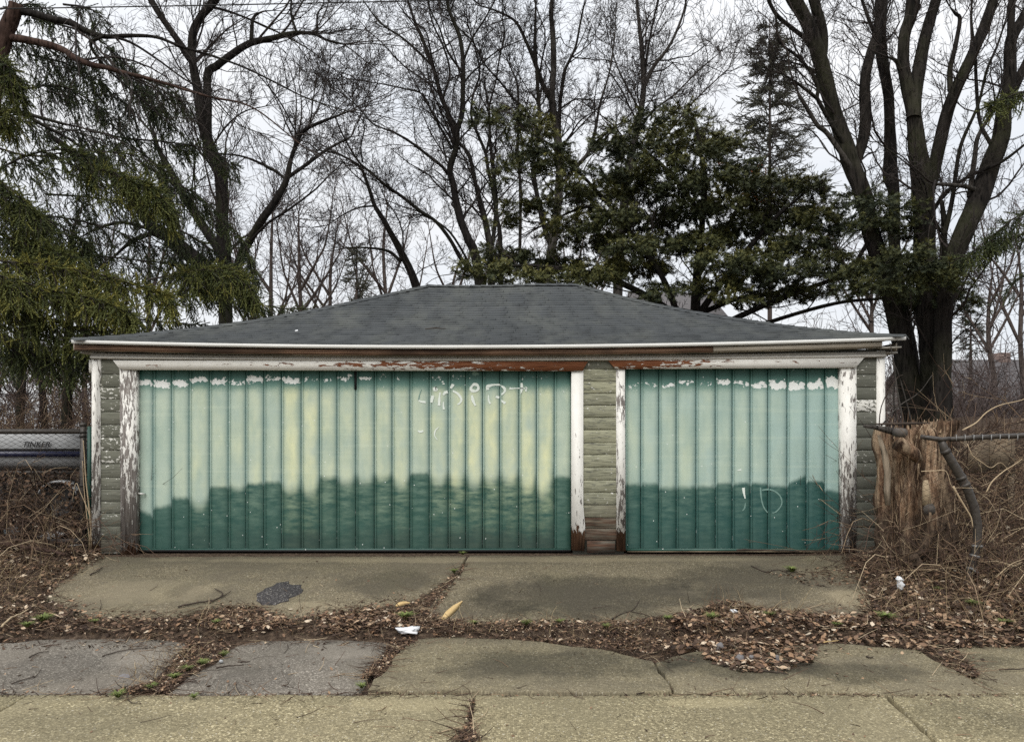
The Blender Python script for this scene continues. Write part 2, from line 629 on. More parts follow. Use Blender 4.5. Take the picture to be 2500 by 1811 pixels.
def mat_concrete(name, base, dark, agg=0.5, moss=0.3, pebble=90, stain=1.0, light=(0.42, 0.37, 0.25), marks=()):
    """marks: worn or stained areas with a shape of their own - (x, y, rx, ry, strength, dark?)"""
    n = NB(name, 0.92, 0.2)
    p = n.pos()
    v = n.mapped(p, (1, 1, 0.2))
    cell = n.vor(v, pebble, 'F1', 'Color')
    edge = n.vor(v, pebble, 'F1', 'Distance')
    cx = n.xyz(cell)
    val = cx[0]
    c = n.mix(n.noise(v, 3.0, 6, 0.65), base, tuple(x * 0.72 for x in base))
    grit = n.noise(v, 160, 3, 0.7)
    c = n.mix(n.ramp(grit, (0.38, 0.7), (0.58, 0.0)), c, tuple(x * 0.3 for x in base))
    c = n.mix(n.ramp(n.noise(v, 70, 3, 0.7), (0.55, 0.0), (0.7, 0.6)), c, tuple(min(1, x * 1.7) for x in base))
    c = n.mix(n.ramp(n.noise(v, 14, 5, 0.7), (0.36, 0.5), (0.56, 0.0)), c, tuple(x * 0.5 for x in base))
    # aggregate: every cell is a pebble of its own shade, two sizes, dark paste between them
    c2 = n.vor(n.mapped(p, (1, 1, 0.2), (3.3, 1.7, 0)), pebble * 0.55, 'F1', 'Color')
    e2 = n.vor(n.mapped(p, (1, 1, 0.2), (3.3, 1.7, 0)), pebble * 0.55, 'F1', 'Distance')
    k2 = n.xyz(c2)
    peb = n.ramp(val, (0.0, tuple(x * 0.16 for x in base)), (0.3, tuple(x * 0.6 for x in base)), (0.65, tuple(x * 1.1 for x in base)), (1.0, light))
    c = n.mix(n.math('MULTIPLY', n.ramp(edge, (0.30, 1.0), (0.58, 0.15)), agg), c, peb)
    big = n.math('MULTIPLY', n.ramp(k2[1], (0.70, 0.0), (0.76, 1.0)), n.ramp(e2, (0.34, 1.0), (0.44, 0.0)))
    c = n.mix(n.math('MULTIPLY', big, agg), c, n.ramp(k2[0], (0.0, tuple(x * 0.4 for x in base)), (0.5, base), (1.0, light)))
    wp = n.math('MULTIPLY', n.ramp(cx[1], (0.955, 0.0), (0.965, 1.0)), n.ramp(edge, (0.3, 1.0), (0.45, 0.0)))
    c = n.mix(wp, c, (0.6, 0.56, 0.46))
    c = n.mix(n.ramp(n.noise(v, 34, 4, 0.75), (0.40, 0.55), (0.55, 0.0)), c, tuple(x * 0.42 for x in base))
    s1 = n.noise(n.mapped(p, (0.8, 1.0, 1), (2.2, 0.4, 0)), 1.5, 7, 0.66, 0.3)
    c = n.mix(n.math('MULTIPLY', n.ramp(s1, (0.44, 0.0), (0.56, 1.0)), 0.85 * stain), c, dark)
    s2 = n.noise(n.mapped(p, (1.1, 0.8, 1), (7.2, 1.4, 0)), 1.9, 5, 0.6)
    c = n.mix(n.math('MULTIPLY', n.ramp(s2, (0.5, 0.0), (0.72, 1.0)), moss), c, (0.13, 0.122, 0.066))
    px_, py_, _ = n.xyz(p)
    wob = n.math('MULTIPLY', n.math('SUBTRACT', n.noise(v, 2.6, 6, 0.65), 0.5), 1.5)
    for (mx, my, rx, ry, st, dk) in marks:
        dx = n.math('DIVIDE', n.math('SUBTRACT', px_, mx), rx)
        dy = n.math('DIVIDE', n.math('SUBTRACT', py_, my), ry)
        dd = n.math('ADD', n.math('SQRT', n.math('ADD', n.math('MULTIPLY', dx, dx), n.math('MULTIPLY', dy, dy))), wob)
        f = n.step(dd, 1.15, 0.55, 0.0, st)
        c = n.mix(f, c, n.mix(0.55, c, dark, 'MIX') if False else (n.mix(1.0, c, (0.40, 0.41, 0.42), 'MULTIPLY') if dk else n.mix(0.6, c, tuple(x * 1.55 for x in base))))
    h = n.math('ADD', n.math('MULTIPLY', n.math('SUBTRACT', 1.0, edge), 0.5 * agg), n.math('MULTIPLY', grit, 0.5))
    n.bump(h, 0.9, 0.008)
    return n.done(c)


def mat_soil():
    n = NB('leaf_mould_soil', 0.97, 0.1)
    p = n.pos()
    f = n.noise(p, 26, 6, 0.75)
    c = n.ramp(f, (0.28, (0.018, 0.013, 0.010)), (0.46, (0.065, 0.046, 0.033)), (0.6, (0.13, 0.095, 0.067)), (0.8, (0.22, 0.165, 0.115)))
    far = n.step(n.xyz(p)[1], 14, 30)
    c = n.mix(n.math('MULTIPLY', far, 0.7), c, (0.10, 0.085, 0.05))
    n.bump(f, 1.0, 0.03)
    return n.done(c)


def mat_shingle():
    n = NB('asphalt_shingle', 0.95, 0.15)
    p = n.pos()
    r = n.rnd()
    c = n.mix(r, (0.066, 0.072, 0.075), (0.084, 0.090, 0.093))
    gr = n.noise(p, 170, 3, 0.7)
    c = n.mix(n.ramp(gr, (0.4, 0.4), (0.65, 0.0)), c, (0.03, 0.033, 0.034))
    c = n.mix(n.ramp(n.noise(n.mapped(p, (1.6, 0.7, 1)), 1.3, 5, 0.65), (0.45, 0.0), (0.65, 0.5)), c, (0.115, 0.12, 0.108))
    c = n.mix(n.ramp(n.noise(n.mapped(p, (2.4, 0.8, 1), (5, 2, 0)), 1.7, 5, 0.65), (0.5, 0.0), (0.68, 0.6)), c, (0.042, 0.045, 0.046))
    n.bump(gr, 0.5, 0.004)
    return n.done(c)


def mat_grain(name, c0, c1, c2, flame=2.0, rough=0.8):
    """long wood grain along x, in cathedral arches"""
    n = NB(name, rough, 0.25)
    p = n.pos()
    x, y, z = n.xyz(p)
    wv = n.N.new('ShaderNodeTexWave')
    wv.wave_type = 'RINGS'
    wv.rings_direction = 'Y'
    n.L.new(n.mapped(p, (0.55, 1, 9), (0.2, 0, 0.1)), wv.inputs['Vector'])
    wv.inputs['Scale'].default_value = flame
    wv.inputs['Distortion'].default_value = 5.5
    wv.inputs['Detail'].default_value = 3
    wv.inputs['Detail Scale'].default_value = 0.8
    g2 = n.noise(n.mapped(p, (1.2, 30, 60)), 1.5, 4)
    f = n.math('ADD', n.math('MULTIPLY', wv.outputs['Fac'], 0.65), n.math('MULTIPLY', g2, 0.35))
    big = n.noise(n.mapped(p, (0.9, 1, 2)), 1.2, 3)
    c = n.ramp(f, (0.22, c0), (0.5, c1), (0.82, c2))
    c = n.mix(n.ramp(big, (0.42, 0.0), (0.62, 0.75)), c, c0)
    n.bump(f, 0.4, 0.003)
    return n.done(c)


M = {}
M['bark'] = mat_bark('bark_dark', (0.028, 0.024, 0.022), (0.008, 0.007, 0.0065), 0.2)
M['bark_maple'] = mat_bark('bark_furrowed', (0.034, 0.029, 0.025), (0.008, 0.007, 0.0065), 0.3)
M['bark_red'] = mat_bark('bark_red_brown', (0.085, 0.054, 0.043), (0.026, 0.016, 0.013))
M['bark_gray'] = mat_bark('bark_gray', (0.080, 0.072, 0.063), (0.026, 0.023, 0.021))
M['bark_far'] = mat_bark('bark_far', (0.115, 0.092, 0.080), (0.055, 0.043, 0.038))  # paler than the near bark: distance haze put into the colour
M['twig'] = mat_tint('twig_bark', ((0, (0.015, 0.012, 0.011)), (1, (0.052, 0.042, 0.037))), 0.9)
M['twig_far'] = mat_tint('twig_bark_far', ((0, (0.036, 0.027, 0.025)), (1, (0.105, 0.080, 0.073))), 0.9)  # haze of the far twigs, put into their colour
M['twig_red'] = mat_tint('bramble_bark', ((0, (0.028, 0.018, 0.014)), (0.5, (0.095, 0.060, 0.043)), (0.82, (0.20, 0.135, 0.085)), (1, (0.44, 0.35, 0.23))), 0.9)
M['spruce'] = mat_tint('spruce_needles', ((0, (0.028, 0.037, 0.023)), (0.4, (0.060, 0.074, 0.029)), (0.75, (0.118, 0.126, 0.035)), (1, (0.22, 0.20, 0.048))), 0.65)
M['yew'] = mat_tint('yew_needles', ((0, (0.022, 0.030, 0.019)), (0.45, (0.052, 0.060, 0.025)), (0.8, (0.098, 0.099, 0.032)), (0.96, (0.135, 0.126, 0.036)), (1, (0.28, 0.10, 0.045))), 0.65)
M['pine_far'] = mat_tint('far_needles', ((0, (0.06, 0.062, 0.05)), (1, (0.15, 0.145, 0.105))), 0.75)  # needles lightened in colour to look hazy
M['leaf'] = mat_tint('dead_leaf', ((0, (0.030, 0.020, 0.015)), (0.3, (0.085, 0.054, 0.037)), (0.55, (0.17, 0.108, 0.070)), (0.75, (0.25, 0.15, 0.088)), (0.88, (0.38, 0.27, 0.175)), (1, (0.56, 0.48, 0.37))), 0.8)
M['straw'] = mat_tint('dry_stalk', ((0, (0.07, 0.045, 0.028)), (0.5, (0.19, 0.13, 0.075)), (1, (0.42, 0.33, 0.19))), 0.85)
M['weed'] = mat_tint('green_weed', ((0, (0.055, 0.08, 0.022)), (1, (0.20, 0.235, 0.07))), 0.7)
M['white'] = paint_white()
M['header'] = paint_header()
M['siding'] = paint_siding()
M['door'] = paint_door()
M['metal_white'] = mat_plain('drip_edge_metal', (0.66, 0.66, 0.63), (0.48, 0.47, 0.44), 5, 0.45, 0.5)
M['frieze'] = mat_grain('frieze_paint', (0.25, 0.235, 0.205), (0.34, 0.32, 0.285), (0.44, 0.42, 0.38))
M['frieze_white'] = mat_plain('moulding_paint', (0.62, 0.60, 0.55), (0.36, 0.34, 0.30), 14, 0.7)
M['fascia'] = mat_grain('stained_fascia', (0.022, 0.014, 0.010), (0.12, 0.058, 0.034), (0.30, 0.19, 0.12))
M['fascia_pale'] = mat_grain('bare_fascia', (0.22, 0.19, 0.15), (0.40, 0.355, 0.285), (0.55, 0.50, 0.42))
M['shingle'] = mat_shingle()
M['deck'] = mat_plain('roof_deck', (0.015, 0.015, 0.015), None, 8, 0.95)
def mark(px, py, rx, ry, st, dk=True):
    c, t = ground_at(px, py), ground_at(px, py - ry)
    return (c[0], c[1], rx * c[1] / F, t[1] - c[1], st, dk)


M['alley'] = mat_concrete('alley_concrete', (0.34, 0.288, 0.172), (0.22, 0.19, 0.12), 1.0, 0.15, 88, 0.5, (0.66, 0.58, 0.37),
                          (mark(200, 1600, 240, 40, .35), mark(2150, 1590, 150, 40, .4), mark(900, 1560, 160, 16, .35, False), mark(1560, 1556, 120, 12, .5, False)))
M['apron'] = mat_concrete('apron_concrete', (0.205, 0.172, 0.113), (0.105, 0.09, 0.065), 0.85, 0.2, 115, 0.7, (0.42, 0.36, 0.24),
                          (mark(1330, 1320, 300, 52, .85), mark(1640, 1290, 180, 38, .7), mark(860, 1290, 120, 30, .5), mark(1100, 1350, 120, 30, .5), mark(1880, 1326, 60, 22, .8, False), mark(1560, 1355, 130, 14, .5, False),
                           mark(330, 1310, 150, 28, .45, False), mark(1030, 1240, 800, 6, .6, False), mark(690, 1345, 80, 16, .6, False), mark(400, 1305, 26, 20, .35)))
M['gray'] = mat_concrete('patched_asphalt', (0.235, 0.208, 0.172), (0.14, 0.123, 0.10), 0.8, 0.1, 105, 0.6, (0.50, 0.455, 0.39),
                         (mark(120, 1480, 150, 40, .45), mark(560, 1500, 120, 30, .4), mark(330, 1450, 90, 24, .4, False), mark(760, 1440, 80, 20, .4, False)))
M['slab'] = mat_concrete('stained_concrete', (0.265, 0.224, 0.14), (0.12, 0.104, 0.074), 0.8, 0.15, 115, 0.55, (0.48, 0.42, 0.28),
                         (mark(1200, 1472, 270, 34, .8), mark(1640, 1478, 190, 34, .8), mark(1900, 1492, 190, 26, .8), mark(2180, 1460, 90, 16, .6), mark(1500, 1462, 60, 14, .7)))
M['patch'] = mat_concrete('pothole_patch', (0.065, 0.06, 0.06), (0.03, 0.028, 0.028), 0.9, 0.0, 90, 0.3, (0.26, 0.245, 0.235))
M['soil'] = mat_soil()
M['wire'] = mat_plain('fence_wire', (0.035, 0.031, 0.028), (0.018, 0.016, 0.014), 30, 0.6, 0.4, 0.4)
M['pipe'] = mat_plain('fence_pipe', (0.018, 0.017, 0.016), (0.075, 0.062, 0.050), 22, 0.5, 0.5, 0.2, 0.6)
M['band'] = mat_plain('fence_band', (0.30, 0.30, 0.29), (0.16, 0.15, 0.14), 30, 0.5, 0.5, 0.5)
M['green_pipe'] = mat_plain('green_post_paint', (0.018, 0.075, 0.055), (0.012, 0.04, 0.03), 12, 0.5, 0.4)
M['boat'] = mat_plain('boat_gelcoat', (0.36, 0.37, 0.37), (0.22, 0.22, 0.22), 9, 0.4, 0.5)
M['navy'] = mat_plain('navy_stripe', (0.012, 0.016, 0.055), (0.02, 0.022, 0.05), 4, 0.4, 0.5)
M['black'] = mat_plain('black_rubber', (0.015, 0.015, 0.016), (0.03, 0.028, 0.026), 10, 0.7)
M['chalk'] = mat_plain('chalky_paint', (0.76, 0.80, 0.75), (0.62, 0.69, 0.62), 30, 0.9)
M['chalk_faint'] = mat_plain('thin_chalky_paint', (0.22, 0.33, 0.29), (0.12, 0.22, 0.19), 60, 0.9)
M['wood_pale'] = mat_plain('split_wood', (0.60, 0.45, 0.22), (0.38, 0.25, 0.11), 30, 0.8)
M['stick'] = mat_plain('dead_stick', (0.06, 0.045, 0.035), (0.03, 0.022, 0.017), 30, 0.9)
M['stick_pale'] = mat_plain('peeled_stick', (0.50, 0.40, 0.26), (0.30, 0.22, 0.14), 25, 0.85)
M['plastic'] = mat_plain('white_plastic_scrap', (0.75, 0.76, 0.76), (0.55, 0.56, 0.58), 14, 0.4, 0.5)
M['graybag'] = mat_plain('gray_plastic', (0.17, 0.20, 0.21), (0.10, 0.12, 0.13), 10, 0.5)
M['stone'] = mat_plain('stone', (0.20, 0.19, 0.19), (0.10, 0.095, 0.095), 14, 0.9, bump=0.4)
M['board'] = mat_grain('plywood', (0.10, 0.075, 0.05), (0.17, 0.13, 0.085), (0.24, 0.19, 0.13))
M['plank_dark'] = mat_grain('plank', (0.035, 0.024, 0.018), (0.075, 0.052, 0.037), (0.12, 0.088, 0.064))
M['house_wall'] = mat_plain('house_wall', (0.40, 0.38, 0.35), (0.33, 0.31, 0.29), 3, 0.8)
M['house_roof'] = mat_plain('house_roof', (0.12, 0.11, 0.11), (0.085, 0.08, 0.08), 5, 0.9)
M['brick'] = mat_plain('chimney_brick', (0.20, 0.15, 0.13), (0.14, 0.10, 0.09), 6, 0.9)
M['glass'] = mat_plain('dark_glass', (0.03, 0.035, 0.04), None, 3, 0.15, 0.5)


def mat_stump():
    n = NB('torn_stump_wood', 0.92, 0.15)
    p = n.pos()
    gr = n.noise(n.mapped(p, (22, 22, 2.6)), 1.2, 6, 0.68, 0.7)
    c = n.ramp(gr, (0.28, (0.026, 0.016, 0.011)), (0.42, (0.13, 0.075, 0.046)), (0.54, (0.31, 0.20, 0.125)), (0.72, (0.56, 0.44, 0.31)))
    c = n.mix(n.ramp(n.noise(n.mapped(p, (5, 5, 1.3)), 1.3, 4, 0.6), (0.40, 0.85), (0.58, 0.0)), c, (0.035, 0.022, 0.016))
    c = n.mix(n.ramp(n.noise(n.mapped(p, (9, 9, 1.6), (4, 1, 2)), 1.2, 4, 0.6), (0.52, 0.0), (0.66, 0.8)), c, (0.40, 0.30, 0.20))
    z = n.xyz(p)[2]
    bark = n.vor(n.mapped(p, (26, 26, 14)), 1.0)
    bk = n.ramp(bark, (0.1, (0.02, 0.014, 0.01)), (0.6, (0.12, 0.085, 0.06)))
    low = n.step(n.math('ADD', z, n.math('MULTIPLY', n.math('SUBTRACT', n.noise(p, 3.5, 4), 0.5), 0.9)), 0.85, 0.6)
    c = n.mix(low, c, bk)
    n.bump(n.math('ADD', gr, n.math('MULTIPLY', bark, 0.4)), 1.0, 0.03)
    return n.done(c)


M['stump'] = mat_stump()
M['stem_pale'] = mat_bark('pale_stem_bark', (0.34, 0.28, 0.21), (0.16, 0.125, 0.09))
M['sawn'] = mat_plain('sawn_face', (0.13, 0.115, 0.10), (0.06, 0.052, 0.046), 40, 0.9, bump=0.3)
#@@STRUCT
# ================================================================== GROUND
def axis(lo, hi, step, outer):
    a = list(np.arange(lo, hi + step / 2, step))
    return np.array([-o for o in outer[::-1]] + a + list(outer)) if lo < 0 else np.array(a)


XL_Y, XL_X = [5.2, 6.0, 6.7, 8.2, 8.5], [-9, -3.45, -4.25, -4.75, -4.75]
XR_Y, XR_X = [5.2, 5.9, 6.2, 8.2, 8.5], [9, 2.9, 3.0, 3.80, 4.3]


def vnoise(x, y, s, seed=0.0):
    out = np.zeros_like(x)
    r = np.random.default_rng(int(seed * 10) + 3)
    for o in range(7):
        a, ph = r.random(2) * 6.28
        f = s * (1.55 ** o)
        out += np.sin(f * (x * math.cos(a) + y * math.sin(a)) + ph) * np.sin(f * 0.83 * (y * math.cos(a) - x * math.sin(a)) + ph * 2.1) / (1.3 ** o)
    return out / 2.6


def soil_z(X, Y):
    X, Y = np.asarray(X, float), np.asarray(Y, float)
    z = g(Y) - 0.04
    l = np.clip((np.interp(Y, XL_Y, XL_X) - X) / 0.3, 0, 1) * (Y > 5.65)
    r = np.clip((X - np.interp(Y, XR_Y, XR_X)) / 0.3, 0, 1) * (Y > 5.65)
    b = np.maximum(l, r)
    strip = np.clip((Y - 5.66) / 0.10, 0, 1) * np.clip((6.12 - Y) / 0.16, 0, 1)
    b = np.maximum(b, strip)
    b = np.maximum(b, np.clip((Y - 9) / 1.0, 0, 1))
    z = z + b * (0.075 + 0.022 * vnoise(X, Y, 5.0) + 0.012 * vnoise(X, Y, 19.0, 2))
    z += 0.10 * np.exp(-(((X - 4.25) / 0.8) ** 2 + ((Y - 7.5) / 0.7) ** 2))
    z += 0.05 * np.exp(-(((X - 1.9) / 0.55) ** 2 + ((Y - 5.85) / 0.25) ** 2))
    return z


gx = np.concatenate([[-420, -200, -90, -45, -25, -15], np.arange(-9, 9.01, 0.085), [15, 25, 45, 90, 200, 420]])
gy = np.concatenate([[-300, -90, -30, -8, 0, 2], np.arange(3.4, 9.01, 0.07), [9.6, 10.4, 11.5, 13, 15, 18, 22, 28, 38, 55, 80, 120, 180, 260, 420]])
GX, GY = np.meshgrid(gx, gy)
GZ = soil_z(GX, GY)
nx, ny = len(gx), len(gy)
ii = (np.arange(ny - 1)[:, None] * nx + np.arange(nx - 1)[None, :]).ravel()
ground = obj('ground', np.stack([GX, GY, GZ], -1).reshape(-1, 3), [np.stack([ii, ii + 1, ii + nx + 1, ii + nx], -1)], M['soil'], smooth=True)
tag(ground, 'dark leaf mould and soil ground around the garage', kind='structure')


def jag(poly, amp=0.014, step=0.06):
    out = []
    n = len(poly)
    for i in range(n):
        a, b = Vector(poly[i]), Vector(poly[(i + 1) % n])
        L = (b - a).length
        k = max(1, min(110, int(L / step)))
        nrm = Vector((-(b - a).y, (b - a).x)).normalized()
        ph = random.random() * 40
        for j in range(k):
            t = j / k
            w = math.sin(math.pi * t) ** 0.5 if j else 0
            o = (mnoise.noise(Vector((t * L * 2.2 + ph, ph, 0))) * 2.2 + mnoise.noise(Vector((t * L * 8 + ph, 0, ph))) * 1.1 + mnoise.noise(Vector((t * L * 26 + ph, 0, ph))) * .5) * amp * w
            p = a.lerp(b, t) + nrm * o
            out.append((p.x, p.y))
    return out


def slab(name, poly, mat, parent, lift=0.0, amp=0.024, tilt=(0, 0), label=None):
    """a poured slab: jagged outline, worn arris, sides going down into the soil"""
    area = sum(poly[i][0] * poly[(i + 1) % len(poly)][1] - poly[(i + 1) % len(poly)][0] * poly[i][1] for i in range(len(poly)))
    if area < 0:
        poly = poly[::-1]
    P = jag(poly, amp)
    n = len(P)
    cx = sum(p[0] for p in P) / n
    cy = sum(p[1] for p in P) / n
    zf = lambda x, y: float(g(y)) + lift + tilt[0] * (x - cx) + tilt[1] * (y - cy)
    V, ins = [], []
    for i in range(n):
        a, b, c = Vector(P[i - 1]), Vector(P[i]), Vector(P[(i + 1) % n])
        d = (c - a).normalized()
        q = b + Vector((-d.y, d.x)) * 0.008
        ins.append((q.x, q.y))
    V += [(x, y, zf(x, y) - 0.10) for x, y in P]
    V += [(x, y, zf(x, y) - 0.007) for x, y in P]
    V += [(x, y, zf(x, y)) for x, y in ins]
    Fq = [(i, (i + 1) % n, (i + 1) % n + n, i + n) for i in range(n)] + [(i + n, (i + 1) % n + n, (i + 1) % n + 2 * n, i + 2 * n) for i in range(n)]
    o = obj(name, V, [Fq, [tuple(range(2 * n, 3 * n))]], mat, parent)
    if label:
        o['label'] = label
    return o


def gp(*pts):
    return [ground_at(px, py)[:2] for px, py in pts]


alley = tag(bpy.data.objects.new('alley', None), 'cracked beige exposed aggregate concrete alley in the foreground', kind='structure')
link(alley)
YJ = 4.588
for xa0, xa1, xb0, xb1 in ((-14, -3.026, -14, -2.75), (-3.014, -0.241, -2.738, -0.30), (-0.226, 2.307, -0.285, 1.715), (2.332, 14, 1.74, 14)):
    slab('concrete_slab', [(xb0, -6), (xb1, -6), (xb1 * 0.25 + xa1 * 0.75 + 0.02, 3.5), (xa1, YJ), (xa0, YJ), (xb0 * 0.25 + xa0 * 0.75 + 0.02, 3.5)], M['alley'], alley,
         lift=random.uniform(-0.004, 0.002), amp=0.014)

drive = tag(bpy.data.objects.new('driveway_apron', None), 'broken concrete apron sloping up from the alley to the garage doors', kind='structure')
link(drive)
slab('concrete_slab', gp((205, 1233), (1033, 1231), (1020, 1262), (985, 1290), (905, 1340), (840, 1350), (760, 1352), (690, 1364), (640, 1372), (565, 1345), (500, 1342), (440, 1350), (380, 1376), (250, 1375), (190, 1362), (100, 1322), (150, 1282)),
     M['apron'], drive, label='left apron slab with the dark patched pothole')
slab('concrete_slab', gp((1041, 1231), (1878, 1231), (1885, 1250), (1905, 1275), (1930, 1310), (1925, 1350), (1890, 1366), (1800, 1362), (1700, 1352), (1570, 1350), (1480, 1368), (1400, 1384), (1300, 1388), (1150, 1388), (1030, 1386), (975, 1374), (945, 1350), (992, 1298), (1026, 1264)),
     M['apron'], drive, lift=0.006, label='right apron slab, stained dark')
low_l = gp((-420, 1425), (0, 1424), (150, 1408), (300, 1412), (415, 1424), (380, 1470), (340, 1510), (250, 1536), (-420, 1536))
slab('concrete_slab', low_l, M['gray'], drive, label='gray gritty slab at the lower left')
slab('concrete_slab', gp((590, 1408), (700, 1410), (868, 1420), (850, 1450), (810, 1500), (790, 1534), (370, 1534), (410, 1500), (470, 1470), (520, 1430)), M['gray'], drive, lift=-0.008, label='gray gritty slab between two weedy seams')
slab('concrete_slab', gp((925, 1418), (1020, 1414), (1200, 1424), (1330, 1440), (1446, 1467), (1468, 1500), (1488, 1534), (1150, 1536), (815, 1530), (840, 1500), (880, 1450)), M['slab'], drive, lift=0.012, label='raised olive stained slab with pale rim')
slab('concrete_slab', gp((1452, 1467), (1560, 1440), (1700, 1436), (1850, 1425), (2040, 1440), (2100, 1478), (2160, 1508), (2225, 1535), (1493, 1535), (1473, 1500)), M['slab'], drive, lift=0.004, label='dark stained slab under the leaf pile')
slab('concrete_slab', gp((2075, 1438), (2160, 1428), (2300, 1430), (2700, 1430), (2700, 1536), (2240, 1536), (2180, 1508), (2115, 1478)), M['slab'], drive, lift=-0.004, label='pale slab at the right edge')
# asphalt patch on the left apron slab
pp = gp((570, 1325), (585, 1305), (612, 1292), (640, 1288), (668, 1296), (672, 1306), (655, 1320), (640, 1332), (610, 1340), (580, 1340))
slab('asphalt_patch', pp, M['patch'], drive, lift=0.009, amp=0.04, label='dark patch of asphalt in the pothole')

# ================================================================== GARAGE
GX0, GX1 = WX(203, 8.28), WX(1961, 8.28)
garage = thing('garage', 'low two door garage with faded green doors, peeling white trim and gray hip roof', 'garage', ((GX0 + GX1) / 2, 8.3, 0.28))
YW = 8.31                                   # face of the wall sheathing
wall = MB()
GB = YW + 6.5
wall.box(GX0 + 0.01, GX0 + 0.13, YW + 0.14, GB, 0.2, 2.54)
wall.box(GX1 - 0.13, GX1 - 0.01, YW + 0.14, GB, 0.2, 2.54)
wall.box(GX0 + 0.13, GX1 - 0.13, GB - 0.12, GB, 0.2, 2.54)
D0, D1, D2, D3 = WX(302, 8.36), WX(1265, 8.36), WX(1384, 8.36), WX(1866, 8.36)
wall.box(GX0 + 0.01, D0 - 0.02, YW, YW + 0.13, 0.2, 2.5)
wall.box(D1 + 0.02, D2 - 0.02, YW, YW + 0.13, 0.2, 2.5)
wall.box(D3 + 0.02, GX1 - 0.01, YW, YW + 0.13, 0.2, 2.5)
wall.box(GX0 + 0.01, GX1 - 0.01, YW + 0.001, YW + 0.131, 2.502, 2.545)
wall_o = wall.build('wall', M['siding'], garage)
wall_o['fade'], wall_o['chip'], wall_o['rot'] = 0.0, 0.0, 0.0


def boards(x0, x1, z_list, fade, chip, rot):
    for i in range(len(z_list) - 1):
        z0, z1 = z_list[i], z_list[i + 1]
        j = random.uniform(-0.003, 0.003)
        b = MB()
        s = random.uniform(-0.003, 0.003)
        # lapped board: flat face, thin sloped ledge at its top, a narrow dark gap under the next board
        pr = [(-0.002, z0 + j + .0065), (-0.0150, z0 + j + .0060), (-0.0165, z0 + j + .008), (-0.0160, z1 - .010), (-0.0150, z1 - .007), (-0.0040, z1 - .0015), (-0.0020, z1 + .012)]
        V = [(x, YW + yy, zz + (s if x == x1 else 0)) for yy, zz in pr for x in (x0, x1)]
        b.add(V, [(2 * k, 2 * k + 1, 2 * k + 3, 2 * k + 2) for k in range(len(pr) - 1)])
        o = b.build('siding_board', M['siding'], wall_o)
        o['fade'] = fade(i) if callable(fade) else fade
        o['chip'] = chip(i) if callable(chip) else chip
        o['rot'] = rot(i) if callable(rot) else rot


zb = [WZ(y, 8.3) for y in (1222, 1193, 1164, 1136, 1110, 1083, 1057, 1027, 997, 968, 941, 912, 884, 857, 829, 797)]
boards(WX(222, 8.3), WX(270, 8.3), zb, 0.12, lambda i: [.0, .1, .3, .25, .1, .3, .2, .55, .5, .4, .1, .45, .55, .3, .15, .4][i], lambda i: 0.4 if i == 0 else 0.0)
zc = [WZ(y, 8.3) for y in (1170, 1146, 1118, 1091, 1063, 1035, 1007, 980, 952, 925, 898, 871, 845, 817, 799)]
boards(WX(1289, 8.3), WX(1367, 8.3), [WZ(1196, 8.3)] + zc, lambda i: [.15, .25, .5, .6, .75, .7, .8, .8, .9, .75, .7, .6, .95, .75, .15, .05][i], lambda i: 0.2 if i > 1 else 0.0,
       lambda i: [1.0, .9, .35][i] if i < 3 else 0.0)
zr = [WZ(y, 8.3) for y in (1224, 1196, 1168, 1140, 1111, 1082, 1054, 1025, 997, 969, 941, 912, 885, 858, 830, 797)]
boards(WX(1893, 8.3), WX(1945, 8.3), zr, 0.0, lambda i: [.0, .1, .2, .25, .3, .1, .1, .3, .1, .1, .3, .95, .15, .25, .3, .0][i], 0.0)
bb = MB().box(WX(1300, 8.3), WX(1362, 8.3), YW - 0.03, YW - 0.001, 0.262, WZ(1197, 8.3)).build('base_block', M['siding'], garage)
bb['fade'], bb['chip'], bb['rot'] = 0.0, 0.0, 1.0
bb2 = MB().box(WX(222, 8.3), WX(268, 8.3), YW - 0.026, YW - 0.001, 0.25, WZ(1222, 8.3) - 0.002).build('base_block', M['siding'], garage)
bb2['fade'], bb2['chip'], bb2['rot'] = 0.0, 0.3, 0.3
# plain siding above the heads of the doors
hb = MB().box(WX(222, 8.3), WX(1943, 8.3), YW - 0.014, YW - 0.002, WZ(815, 8.3) + 0.16 - 0.22 + 0.08, 2.5).build('siding_board', M['siding'], wall_o)
hb['fade'], hb['chip'], hb['rot'] = 0.0, 0.0, 0.0


def trim(name, shape, peel, rot=-1.0, flat=0.0, label=None):
    o = shape.build(name, M['white'], garage)
    o['peel'], o['rot'], o['flat'] = float(peel), float(rot), float(flat)
    if label:
        o['label'] = label
    return o


def pz(pts, Y):
    """pixel outline -> x,z outline, counter-clockwise"""
    q = [(WX(x, Y), WZ(y, Y)) for x, y in pts]
    a = sum(q[i][0] * q[(i + 1) % len(q)][1] - q[(i + 1) % len(q)][0] * q[i][1] for i in range(len(q)))
    return q if a > 0 else q[::-1]


